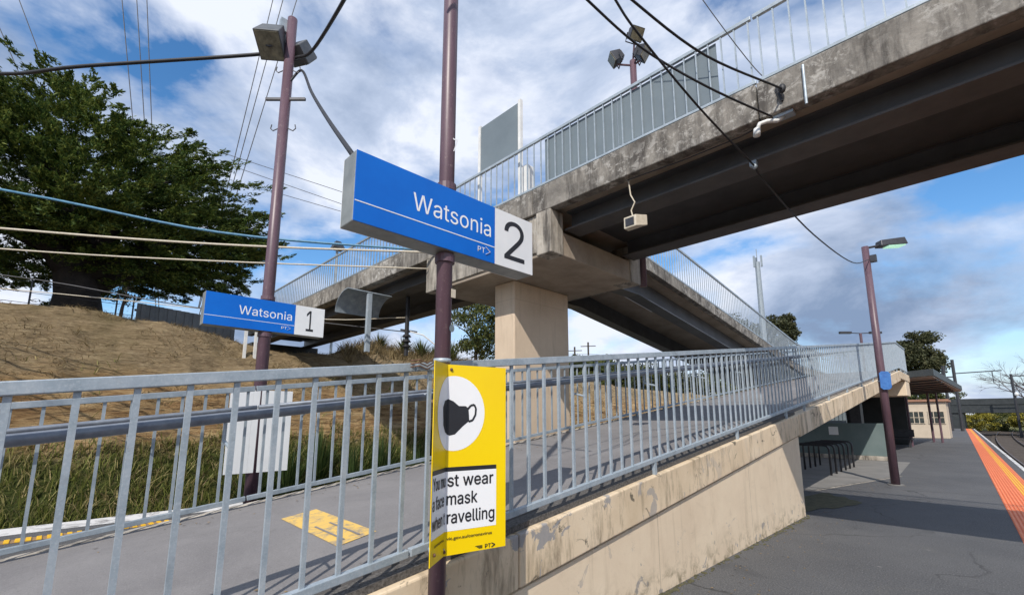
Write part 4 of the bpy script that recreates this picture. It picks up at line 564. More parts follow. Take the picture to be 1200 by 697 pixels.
    'a face': ([160,-9,0,142,-8,0,126,-5,0,110,-1,0,94,5,0,80,12,0,68,22,0,57,32,0,48,45,0,40,58,0,35,73,0,31,90,0,30,108,0,31,123,0,34,138,0,38,150,0,43,161,0,50,171,0,58,179,0,67,187,0,78,193,0,89,199,0,100,203,0,112,207,0,125,211,0,138,213,0,152,216,0,165,218,0,178,220,0,194,222,0,209,224,0,222,225,0,234,227,0,244,228,0,252,230,0,259,232,0,265,235,0,270,238,0,273,243,0,275,248,0,276,255,0,276,257,0,275,268,0,273,279,0,271,288,0,267,297,0,262,304,0,256,311,0,248,317,0,240,322,0,230,326,0,220,329,0,208,330,0,196,331,0,183,330,0,171,329,0,159,326,0,149,322,0,140,318,0,132,313,0,124,307,0,118,301,0,112,294,0,107,288,0,103,281,0,100,274,0,41,291,0,48,308,0,57,322,0,67,335,0,79,346,0,91,355,0,104,364,0,118,370,0,133,375,0,148,379,0,163,382,0,179,384,0,194,384,0,204,384,0,215,383,0,227,382,0,239,379,0,251,376,0,263,372,0,275,367,0,286,360,0,296,353,0,306,343,0,315,333,0,322,320,0,329,306,0,333,290,0,336,272,0,337,251,0,337,0,0,277,0,0,277,52,0,272,52,0,269,45,0,264,38,0,258,32,0,252,25,0,244,18,0,236,12,0,226,6,0,215,1,0,203,-3,0,190,-6,0,176,-8,0,170,45,0,187,46,0,202,49,0,216,53,0,228,59,0,239,66,0,248,74,0,257,83,0,263,93,0,269,104,0,272,115,0,275,126,0,276,138,0,276,190,0,273,188,0,270,186,0,265,184,0,259,182,0,253,180,0,246,179,0,239,177,0,231,176,0,223,175,0,216,173,0,208,172,0,200,171,0,175,168,0,165,166,0,154,164,0,144,162,0,134,159,0,125,155,0,117,150,0,110,145,0,103,139,0,98,132,0,95,124,0,93,115,0,92,105,0,92,95,0,94,87,0,98,79,0,102,72,0,107,66,0,114,61,0,121,56,0,130,52,0,139,49,0,149,47,0,159,46,0,805,379,1,805,327,1,583,327,1,583,379,1,658,0,2,658,432,2,659,447,2,661,461,2,666,474,2,673,486,2,681,496,2,690,505,2,700,513,2,712,519,2,725,524,2,738,527,2,751,529,2,764,530,2,774,530,2,784,529,2,792,528,2,799,527,2,806,525,2,811,524,2,816,522,2,820,521,2,804,468,2,802,469,2,799,470,2,796,471,2,792,472,2,788,473,2,783,473,2,777,474,2,772,474,2,759,473,2,748,470,2,739,466,2,731,460,2,726,452,2,722,443,2,719,431,2,719,419,2,719,0,2,990,-9,3,973,-8,3,956,-5,3,940,-1,3,925,5,3,911,12,3,899,22,3,888,32,3,878,45,3,871,58,3,865,73,3,862,90,3,861,108,3,862,123,3,864,138,3,868,150,3,874,161,3,881,171,3,889,179,3,898,187,3,908,193,3,919,199,3,931,203,3,943,207,3,956,211,3,969,213,3,982,216,3,996,218,3,1009,220,3,1025,222,3,1040,224,3,1053,225,3,1064,227,3,1074,228,3,1083,230,3,1090,232,3,1096,235,3,1100,238,3,1104,243,3,1106,248,3,1106,255,3,1106,257,3,1106,268,3,1104,279,3,1101,288,3,1097,297,3,1092,304,3,1086,311,3,1079,317,3,1071,322,3,1061,326,3,1050,329,3,1039,330,3,1026,331,3,1013,330,3,1001,329,3,990,326,3,980,322,3,971,318,3,962,313,3,955,307,3,948,301,3,943,294,3,938,288,3,934,281,3,931,274,3,872,291,3,879,308,3,888,322,3,898,335,3,909,346,3,922,355,3,935,364,3,949,370,3,964,375,3,979,379,3,994,382,3,1009,384,3,1025,384,3,1035,384,3,1046,383,3,1058,382,3,1070,379,3,1082,376,3,1094,372,3,1105,367,3,1116,360,3,1127,353,3,1137,343,3,1145,333,3,1153,320,3,1159,306,3,1164,290,3,1166,272,3,1167,251,3,1167,0,3,1107,0,3,1107,52,3,1103,52,3,1099,45,3,1095,38,3,1089,32,3,1083,25,3,1075,18,3,1066,12,3,1057,6,3,1046,1,3,1034,-3,3,1021,-6,3,1006,-8,3,1001,45,3,1017,46,3,1032,49,3,1046,53,3,1059,59,3,1070,66,3,1079,74,3,1087,83,3,1094,93,3,1099,104,3,1103,115,3,1105,126,3,1106,138,3,1106,190,3,1104,188,3,1100,186,3,1096,184,3,1090,182,3,1084,180,3,1077,179,3,1070,177,3,1062,176,3,1054,175,3,1046,173,3,1039,172,3,1031,171,3,1006,168,3,995,166,3,985,164,3,975,162,3,965,159,3,956,155,3,948,150,3,940,145,3,934,139,3,929,132,3,925,124,3,923,115,3,922,105,3,923,95,3,925,87,3,928,79,3,933,72,3,938,66,3,945,61,3,952,56,3,960,52,3,970,49,3,979,47,3,990,46,3,1427,-8,0,1402,-7,0,1379,-2,0,1357,6,0,1337,16,0,1318,30,0,1302,46,0,1288,64,0,1276,85,0,1266,108,0,1259,133,0,1255,159,0,1254,187,0,1255,216,0,1259,243,0,1266,268,0,1276,291,0,1288,312,0,1302,330,0,1318,346,0,1337,360,0,1357,371,0,1379,378,0,1402,383,0,1427,384,0,1441,384,0,1454,383,0,1467,380,0,1480,377,0,1492,373,0,1503,368,0,1514,362,0,1525,356,0,1535,349,0,1544,341,0,1552,332,0,1560,322,0,1567,312,0,1572,301,0,1577,289,0,1581,277,0,1523,262,0,1520,269,0,1518,276,0,1514,283,0,1510,289,0,1506,295,0,1501,301,0,1496,306,0,1490,311,0,1483,315,0,1477,319,0,1470,322,0,1462,325,0,1454,327,0,1445,329,0,1436,329,0,1427,330,0,1409,329,0,1393,325,0,1378,319,0,1365,310,0,1353,300,0,1344,287,0,1335,274,0,1328,258,0,1323,242,0,1319,224,0,1317,206,0,1316,187,0,1317,169,0,1319,151,0,1323,134,0,1328,117,0,1335,102,0,1344,89,0,1353,76,0,1365,66,0,1378,57,0,1393,51,0,1409,48,0,1427,46,0,1437,47,0,1446,48,0,1454,49,0,1462,52,0,1470,54,0,1477,58,0,1484,62,0,1491,66,0,1497,71,0,1502,76,0,1507,82,0,1511,89,0,1515,95,0,1519,102,0,1522,110,0,1524,117,0,1583,102,0,1579,90,0,1574,78,0,1568,67,0,1561,56,0,1553,46,0,1545,37,0,1536,29,0,1526,21,0,1516,15,0,1504,9,0,1493,4,0,1481,-1,0,1468,-4,0,1455,-6,0,1441,-8,0,1828,-8,1,1801,-7,1,1776,-2,1,1753,6,1,1733,16,1,1714,30,1,1697,46,1,1683,64,1,1671,85,1,1662,108,1,1655,132,1,1651,159,1,1650,187,1,1651,215,1,1655,242,1,1662,267,1,1671,290,1,1683,311,1,1696,329,1,1712,346,1,1731,359,1,1751,370,1,1772,378,1,1796,383,1,1821,384,1,1836,384,1,1851,382,1,1866,379,1,1881,374,1,1896,368,1,1909,361,1,1922,351,1,1935,341,1,1946,329,1,1956,315,1,1965,299,1,1973,282,1,1979,263,1,1983,242,1,1986,219,1,1987,194,1,1987,169,1,1690,169,1,1690,221,1,1954,221,1,1925,202,1,1924,220,1,1922,237,1,1919,254,1,1913,269,1,1907,282,1,1899,294,1,1889,305,1,1878,314,1,1866,321,1,1852,326,1,1837,329,1,1821,330,1,1804,329,1,1789,326,1,1775,321,1,1762,313,1,1750,304,1,1740,294,1,1732,282,1,1724,270,1,1719,256,1,1715,241,1,1712,226,1,1712,211,1,1712,178,1,1712,157,1,1715,139,1,1720,122,1,1726,106,1,1734,92,1,1743,80,1,1754,70,1,1767,61,1,1780,55,1,1795,50,1,1811,47,1,1828,46,1,1839,47,1,1850,48,1,1860,50,1,1869,53,1,1878,56,1,1886,61,1,1894,66,1,1901,73,1,1907,80,1,1913,88,1,1917,96,1,1921,105,1,1981,91,1,1975,77,1,1969,63,1,1961,51,1,1951,39,1,1939,29,1,1927,19,1,1913,11,1,1898,4,1,1882,-1,1,1865,-5,1,1847,-7,1], [76,77,78,76,78,79,76,79,80,76,80,81,75,76,81,75,81,82,74,75,82,74,82,83,74,83,84,73,74,84,73,84,85,72,73,85,72,85,86,71,72,86,71,86,87,70,71,87,70,87,88,69,70,88,69,88,89,68,69,53,53,69,89,53,89,52,52,89,51,51,89,90,68,53,54,68,54,55,68,55,56,50,51,90,68,56,57,49,50,90,67,68,57,67,57,58,48,49,90,48,90,91,67,58,59,47,48,91,67,59,60,46,47,91,66,67,60,66,60,61,46,91,92,45,46,92,66,61,62,44,45,92,66,62,63,65,66,64,64,66,63,44,92,93,43,44,93,42,43,93,42,93,94,41,42,94,40,41,94,39,40,94,39,94,95,38,39,95,37,38,95,36,37,95,35,36,123,123,36,95,34,35,123,33,34,123,32,33,123,31,32,123,30,31,123,29,30,123,28,29,123,27,28,123,26,27,123,25,26,123,24,25,123,23,24,123,22,23,123,21,22,123,20,21,123,19,20,123,19,123,124,122,123,95,19,124,125,18,19,125,18,125,126,18,126,127,18,127,128,18,128,129,17,18,129,17,129,130,17,130,131,17,131,132,17,132,133,17,133,134,17,134,135,16,17,135,16,135,136,16,136,137,16,137,138,16,138,139,16,139,140,15,16,140,15,140,141,15,141,142,14,15,142,14,142,143,14,143,144,14,144,145,13,14,145,121,122,95,13,145,146,120,121,95,13,146,147,12,13,147,12,147,148,119,120,95,11,12,148,11,148,149,118,119,95,11,149,150,117,118,95,10,11,150,10,150,151,116,117,97,97,117,95,10,151,152,115,116,97,9,10,152,9,152,153,9,153,154,114,115,97,9,154,155,113,114,97,8,9,155,8,155,156,112,113,98,98,113,97,8,156,157,112,98,99,96,97,95,8,157,158,111,112,99,8,158,159,8,159,110,110,111,99,7,8,110,7,110,99,7,99,100,7,100,101,6,7,101,6,101,102,6,102,103,5,6,103,5,103,104,4,5,104,4,104,105,4,105,106,3,4,106,3,106,107,2,3,107,2,107,108,1,2,108,1,108,109,0,1,109,162,163,160,162,160,161,176,177,178,176,178,179,175,176,179,175,179,180,175,180,181,174,175,181,174,181,182,174,182,183,173,174,183,173,183,184,173,184,185,173,185,186,172,173,187,187,173,186,171,172,189,189,172,188,188,172,187,170,171,191,191,171,190,190,171,189,169,170,191,168,169,194,194,169,193,193,169,191,167,168,195,195,168,194,192,193,191,167,195,196,167,196,197,167,197,198,166,167,198,166,198,199,166,199,200,165,166,200,165,200,201,164,165,201,164,201,202,164,202,203,280,281,282,280,282,283,280,283,284,280,284,285,279,280,285,279,285,286,278,279,286,278,286,287,278,287,288,277,278,288,277,288,289,276,277,289,276,289,290,275,276,290,275,290,291,274,275,291,274,291,292,273,274,292,273,292,293,272,273,257,257,273,293,257,293,256,256,293,294,272,257,258,272,258,259,255,256,294,272,259,260,254,255,294,272,260,261,253,254,294,271,272,261,271,261,262,252,253,294,252,294,295,271,262,263,251,252,295,271,263,264,250,251,295,270,271,264,270,264,265,250,295,296,249,250,296,270,265,266,248,249,296,270,266,267,269,270,268,268,270,267,248,296,297,247,248,297,246,247,297,246,297,298,245,246,298,244,245,298,243,244,298,243,298,299,242,243,299,241,242,299,240,241,299,239,240,327,327,240,299,238,239,327,237,238,327,236,237,327,235,236,327,234,235,327,233,234,327,232,233,327,231,232,327,230,231,327,229,230,327,228,229,327,227,228,327,226,227,327,225,226,327,224,225,327,223,224,327,223,327,328,326,327,299,223,328,329,222,223,329,222,329,330,222,330,331,222,331,332,222,332,333,221,222,333,221,333,334,221,334,335,221,335,336,221,336,337,221,337,338,221,338,339,220,221,339,220,339,340,220,340,341,220,341,342,220,342,343,220,343,344,219,220,344,219,344,345,219,345,346,218,219,346,218,346,347,218,347,348,218,348,349,217,218,349,325,326,299,217,349,350,324,325,299,217,350,351,216,217,351,216,351,352,323,324,299,215,216,352,215,352,353,322,323,299,215,353,354,321,322,299,214,215,354,214,354,355,320,321,301,301,321,299,214,355,356,319,320,301,213,214,356,213,356,357,213,357,358,318,319,301,213,358,359,317,318,301,212,213,359,212,359,360,316,317,302,302,317,301,212,360,361,316,302,303,300,301,299,212,361,362,315,316,303,212,362,363,212,363,314,314,315,303,211,212,314,211,314,303,211,303,304,211,304,305,210,211,305,210,305,306,210,306,307,209,210,307,209,307,308,208,209,308,208,308,309,208,309,310,207,208,310,207,310,311,206,207,311,206,311,312,205,206,312,205,312,313,204,205,313,387,388,389,387,389,390,386,387,390,386,390,391,386,391,392,385,386,392,385,392,393,385,393,394,384,385,394,384,394,395,384,395,396,383,384,396,383,396,397,383,397,398,382,383,398,382,398,399,382,399,421,421,399,419,419,399,400,381,382,422,422,382,421,420,421,419,381,422,423,418,419,400,417,418,400,381,423,424,416,417,400,415,416,400,415,400,401,381,424,425,414,415,401,413,414,401,380,381,425,413,401,402,412,413,402,380,425,426,411,412,402,410,411,402,410,402,403,380,426,427,409,410,403,379,380,427,408,409,403,408,403,404,379,427,428,407,408,404,407,404,405,406,407,405,379,428,429,378,379,429,378,429,430,377,378,430,377,430,431,377,431,432,376,377,432,376,432,433,375,376,433,375,433,434,375,434,435,374,375,435,374,435,436,374,436,437,373,374,437,373,437,438,460,461,462,459,460,462,372,373,438,372,438,439,458,459,462,458,462,463,457,458,463,457,463,464,372,439,440,456,457,464,371,372,440,455,456,464,455,464,465,371,440,441,454,455,465,453,454,465,453,465,466,371,441,442,452,453,466,370,371,442,451,452,466,450,451,466,370,442,443,450,466,467,449,450,467,448,449,467,370,443,444,447,448,467,370,444,445,446,447,467,445,446,467,369,370,445,369,445,467,369,467,468,369,468,469,368,369,469,368,469,470,368,470,471,367,368,471,367,471,472,367,472,473,366,367,473,366,473,474,366,474,475,365,366,475,365,475,476,365,476,477,364,365,477,501,502,503,501,503,504,500,501,504,500,504,505,500,505,506,499,500,506,499,506,507,498,499,507,498,507,508,498,508,509,497,498,509,497,509,510,496,497,510,496,510,535,535,510,511,496,535,536,534,535,511,495,496,536,495,536,537,533,534,511,533,511,512,495,537,538,532,533,512,495,538,539,531,532,512,531,512,513,530,531,513,495,539,540,494,495,540,529,530,513,494,540,541,529,513,514,494,541,542,528,529,514,493,494,542,493,542,543,527,528,514,527,514,515,493,543,544,526,527,515,492,493,544,526,515,516,492,544,545,525,526,516,491,492,545,525,516,517,491,545,546,524,525,522,522,525,517,491,546,521,521,546,547,491,521,520,547,521,524,524,521,522,523,522,517,547,524,523,523,517,518,490,491,520,548,547,523,548,523,518,548,518,519,489,490,520,549,548,519,489,520,519,489,519,549,488,489,549,488,549,550,488,550,551,487,488,551,487,551,552,486,487,552,486,552,553,571,572,573,570,571,573,486,553,554,570,573,574,569,570,574,485,486,554,485,554,555,568,569,574,568,574,575,567,568,575,485,555,556,566,567,575,484,485,556,566,575,576,484,556,557,565,566,576,564,565,576,484,557,558,563,564,576,563,576,577,484,558,559,562,563,577,561,562,577,484,559,560,560,561,577,483,484,560,483,560,577,483,577,578,482,483,578,482,578,579,482,579,580,481,482,580,481,580,581,480,481,581,480,581,582,480,582,583,479,480,583,479,583,584,478,479,584]),
    'mask': ([53,0,0,53,379,0,112,379,0,112,295,0,108,295,0,112,310,0,118,323,0,125,335,0,132,346,0,141,355,0,151,363,0,161,370,0,172,376,0,183,380,0,195,384,0,207,386,0,219,386,0,239,385,0,257,380,0,273,372,0,287,361,0,299,347,0,309,331,0,316,314,0,321,295,0,312,295,0,317,308,0,322,321,0,329,332,0,337,343,0,347,353,0,357,361,0,368,369,0,381,375,0,394,380,0,407,383,0,422,385,0,437,386,0,453,385,0,468,383,0,483,378,0,497,372,0,510,364,0,522,354,0,532,342,0,541,328,0,548,313,0,553,296,0,556,276,0,557,255,0,557,0,0,496,0,0,496,254,0,494,273,0,490,289,0,483,302,0,473,313,0,460,321,0,447,326,0,433,329,0,419,330,0,406,330,0,395,328,0,384,324,0,374,320,0,365,314,0,358,307,0,351,299,0,345,290,0,341,280,0,338,270,0,336,259,0,335,247,0,335,0,0,274,0,0,274,260,0,273,275,0,269,288,0,262,301,0,253,311,0,242,320,0,229,326,0,215,329,0,199,330,0,188,330,0,178,328,0,168,325,0,158,320,0,148,314,0,140,307,0,132,299,0,126,289,0,121,278,0,117,266,0,114,253,0,114,238,0,114,0,0,770,-9,1,752,-8,1,735,-5,1,719,-1,1,704,5,1,690,12,1,678,22,1,667,32,1,657,45,1,650,58,1,644,73,1,641,90,1,640,108,1,641,123,1,643,138,1,647,150,1,653,161,1,660,171,1,668,179,1,677,187,1,687,193,1,698,199,1,710,203,1,722,207,1,735,211,1,748,213,1,761,216,1,775,218,1,788,220,1,804,222,1,819,224,1,832,225,1,843,227,1,853,228,1,862,230,1,869,232,1,875,235,1,880,238,1,883,243,1,885,248,1,885,255,1,885,257,1,885,268,1,883,279,1,880,288,1,876,297,1,871,304,1,865,311,1,858,317,1,850,322,1,840,326,1,830,329,1,818,330,1,805,331,1,792,330,1,780,329,1,769,326,1,759,322,1,750,318,1,741,313,1,734,307,1,727,301,1,722,294,1,717,288,1,713,281,1,710,274,1,651,291,1,658,308,1,667,322,1,677,335,1,688,346,1,701,355,1,714,364,1,728,370,1,743,375,1,758,379,1,773,382,1,788,384,1,804,384,1,814,384,1,825,383,1,837,382,1,849,379,1,861,376,1,873,372,1,884,367,1,896,360,1,906,353,1,916,343,1,924,333,1,932,320,1,938,306,1,943,290,1,946,272,1,946,251,1,946,0,1,886,0,1,886,52,1,882,52,1,878,45,1,874,38,1,868,32,1,862,25,1,854,18,1,846,12,1,836,6,1,825,1,1,813,-3,1,800,-6,1,785,-8,1,780,45,1,797,46,1,812,49,1,825,53,1,838,59,1,849,66,1,858,74,1,866,83,1,873,93,1,878,104,1,882,115,1,885,126,1,885,138,1,885,190,1,883,188,1,879,186,1,875,184,1,869,182,1,863,180,1,856,179,1,849,177,1,841,176,1,833,175,1,825,173,1,818,172,1,810,171,1,785,168,1,774,166,1,764,164,1,754,162,1,744,159,1,735,155,1,727,150,1,719,145,1,713,139,1,708,132,1,705,124,1,702,115,1,702,105,1,702,95,1,704,87,1,707,79,1,712,72,1,717,66,1,724,61,1,731,56,1,740,52,1,749,49,1,759,47,1,769,46,1,1181,-8,2,1162,-7,2,1144,-5,2,1127,-2,2,1111,3,2,1097,10,2,1083,18,2,1071,27,2,1061,38,2,1052,50,2,1044,63,2,1039,78,2,1034,94,2,1093,107,2,1098,92,2,1104,79,2,1113,69,2,1123,60,2,1135,54,2,1149,49,2,1164,46,2,1180,45,2,1199,46,2,1216,50,2,1231,55,2,1243,62,2,1254,71,2,1261,81,2,1266,91,2,1267,103,2,1266,112,2,1263,121,2,1259,129,2,1253,136,2,1245,142,2,1235,147,2,1224,151,2,1211,155,2,1148,170,2,1124,177,2,1103,186,2,1086,196,2,1071,208,2,1060,222,2,1052,237,2,1047,255,2,1046,274,2,1047,290,2,1050,305,2,1056,319,2,1064,332,2,1074,343,2,1086,354,2,1099,363,2,1114,370,2,1130,377,2,1148,381,2,1166,384,2,1186,384,2,1205,384,2,1222,381,2,1238,378,2,1253,372,2,1266,366,2,1278,358,2,1289,349,2,1298,339,2,1306,328,2,1313,316,2,1318,303,2,1323,290,2,1267,277,2,1263,288,2,1257,298,2,1250,307,2,1242,316,2,1231,323,2,1218,328,2,1204,331,2,1186,333,2,1170,332,2,1155,329,2,1142,324,2,1130,317,2,1120,308,2,1113,299,2,1109,289,2,1108,277,2,1109,267,2,1111,258,2,1116,250,2,1123,243,2,1132,237,2,1143,232,2,1156,227,2,1171,223,2,1228,209,2,1253,202,2,1274,194,2,1291,183,2,1305,171,2,1316,158,2,1324,142,2,1329,125,2,1330,107,2,1329,90,2,1325,75,2,1320,61,2,1311,47,2,1301,35,2,1289,24,2,1275,15,2,1259,6,2,1241,0,2,1222,-5,2,1202,-7,2,1474,137,3,1474,212,3,1484,212,3,1648,379,3,1724,379,3,1548,199,3,1541,199,3,1417,0,0,1417,509,0,1478,509,0,1478,0,0,1658,0,1,1512,186,1,1555,229,1,1736,0,1], [14,15,16,14,16,17,36,37,38,14,17,18,35,36,38,35,38,39,13,14,18,34,35,39,34,39,40,12,13,18,12,18,19,33,34,40,0,1,2,0,2,4,4,2,5,5,2,3,33,40,41,11,12,19,32,33,41,11,19,20,32,41,42,10,11,20,31,32,42,31,42,43,9,10,20,9,20,21,30,31,43,8,9,21,30,43,44,29,30,44,8,21,22,7,8,22,28,29,44,28,44,45,6,7,84,84,7,22,27,28,61,61,28,60,60,28,45,84,22,83,83,22,82,82,22,23,6,84,85,27,61,62,59,60,45,81,82,23,58,59,45,6,85,86,27,62,63,58,45,46,80,81,23,57,58,46,6,86,87,27,63,64,5,6,87,26,27,64,56,57,46,5,87,88,79,80,23,26,64,65,5,88,89,79,23,26,26,23,24,26,65,66,55,56,46,55,46,47,78,79,26,3,5,89,78,26,25,24,26,66,3,89,90,24,66,67,54,55,47,77,78,25,3,90,91,24,67,68,54,47,48,0,4,3,0,3,93,93,3,92,92,3,91,77,25,24,77,24,68,77,68,69,53,54,48,76,77,69,76,69,70,53,48,49,75,76,70,52,53,49,75,70,71,0,93,94,74,75,71,74,71,72,52,49,50,51,52,50,0,94,95,74,72,73,0,95,96,173,174,175,173,175,176,173,176,177,173,177,178,172,173,178,172,178,179,171,172,179,171,179,180,171,180,181,170,171,181,170,181,182,169,170,182,169,182,183,168,169,183,168,183,184,167,168,184,167,184,185,166,167,185,166,185,186,165,166,150,150,166,186,150,186,149,149,186,148,148,186,187,165,150,151,165,151,152,165,152,153,147,148,187,165,153,154,146,147,187,164,165,154,164,154,155,145,146,187,145,187,188,164,155,156,144,145,188,164,156,157,143,144,188,163,164,157,163,157,158,143,188,189,142,143,189,163,158,159,141,142,189,163,159,160,162,163,161,161,163,160,141,189,190,140,141,190,139,140,190,139,190,191,138,139,191,137,138,191,136,137,191,136,191,192,135,136,192,134,135,192,133,134,192,132,133,220,220,133,192,131,132,220,130,131,220,129,130,220,128,129,220,127,128,220,126,127,220,125,126,220,124,125,220,123,124,220,122,123,220,121,122,220,120,121,220,119,120,220,118,119,220,117,118,220,116,117,220,116,220,221,219,220,192,116,221,222,115,116,222,115,222,223,115,223,224,115,224,225,115,225,226,114,115,226,114,226,227,114,227,228,114,228,229,114,229,230,114,230,231,114,231,232,113,114,232,113,232,233,113,233,234,113,234,235,113,235,236,113,236,237,112,113,237,112,237,238,112,238,239,111,112,239,111,239,240,111,240,241,111,241,242,110,111,242,218,219,192,110,242,243,217,218,192,110,243,244,109,110,244,109,244,245,216,217,192,108,109,245,108,245,246,215,216,192,108,246,247,214,215,192,107,108,247,107,247,248,213,214,194,194,214,192,107,248,249,212,213,194,106,107,249,106,249,250,106,250,251,211,212,194,106,251,252,210,211,194,105,106,252,105,252,253,209,210,195,195,210,194,105,253,254,209,195,196,193,194,192,105,254,255,208,209,196,105,255,256,105,256,207,207,208,196,104,105,207,104,207,196,104,196,197,104,197,198,103,104,198,103,198,199,103,199,200,102,103,200,102,200,201,101,102,201,101,201,202,101,202,203,100,101,203,100,203,204,99,100,204,99,204,205,98,99,205,98,205,206,97,98,206,313,314,315,313,315,316,313,316,317,312,313,317,312,317,318,312,318,319,311,312,319,311,319,320,310,311,320,310,320,321,309,310,321,309,321,322,308,309,322,308,322,323,307,308,323,307,323,336,336,323,324,307,336,337,335,336,324,306,307,337,306,337,338,334,335,324,306,338,339,333,334,324,333,324,325,306,339,340,332,333,325,305,306,340,305,340,341,331,332,325,331,325,326,305,341,342,330,331,326,304,305,342,330,326,327,304,342,343,329,330,327,303,304,343,329,327,328,303,343,344,303,344,345,302,303,345,302,345,346,302,346,347,301,302,347,301,347,348,301,348,349,300,301,349,300,349,350,300,350,351,300,351,352,300,352,353,299,300,353,299,353,354,298,299,354,298,354,355,297,298,355,297,355,356,296,297,356,296,356,357,295,296,357,295,357,358,294,295,358,294,358,359,293,294,359,292,293,359,291,292,359,290,291,359,290,359,360,289,290,360,288,289,360,288,360,361,287,288,361,286,287,361,269,270,271,286,361,362,285,286,362,268,269,271,268,271,272,284,285,362,284,362,363,283,284,363,268,272,273,267,268,273,283,363,364,282,283,364,267,273,274,266,267,274,281,282,364,281,364,365,266,274,275,280,281,365,266,275,276,265,266,276,279,280,365,265,276,277,279,365,366,265,277,278,278,279,366,265,278,366,264,265,366,264,366,367,263,264,367,263,367,368,262,263,368,262,368,369,261,262,369,261,369,370,260,261,370,260,370,371,259,260,371,258,259,371,258,371,372,257,258,372,375,376,377,375,377,378,373,374,375,373,375,379,379,375,378,380,381,382,380,382,383,385,386,387,384,385,387]),
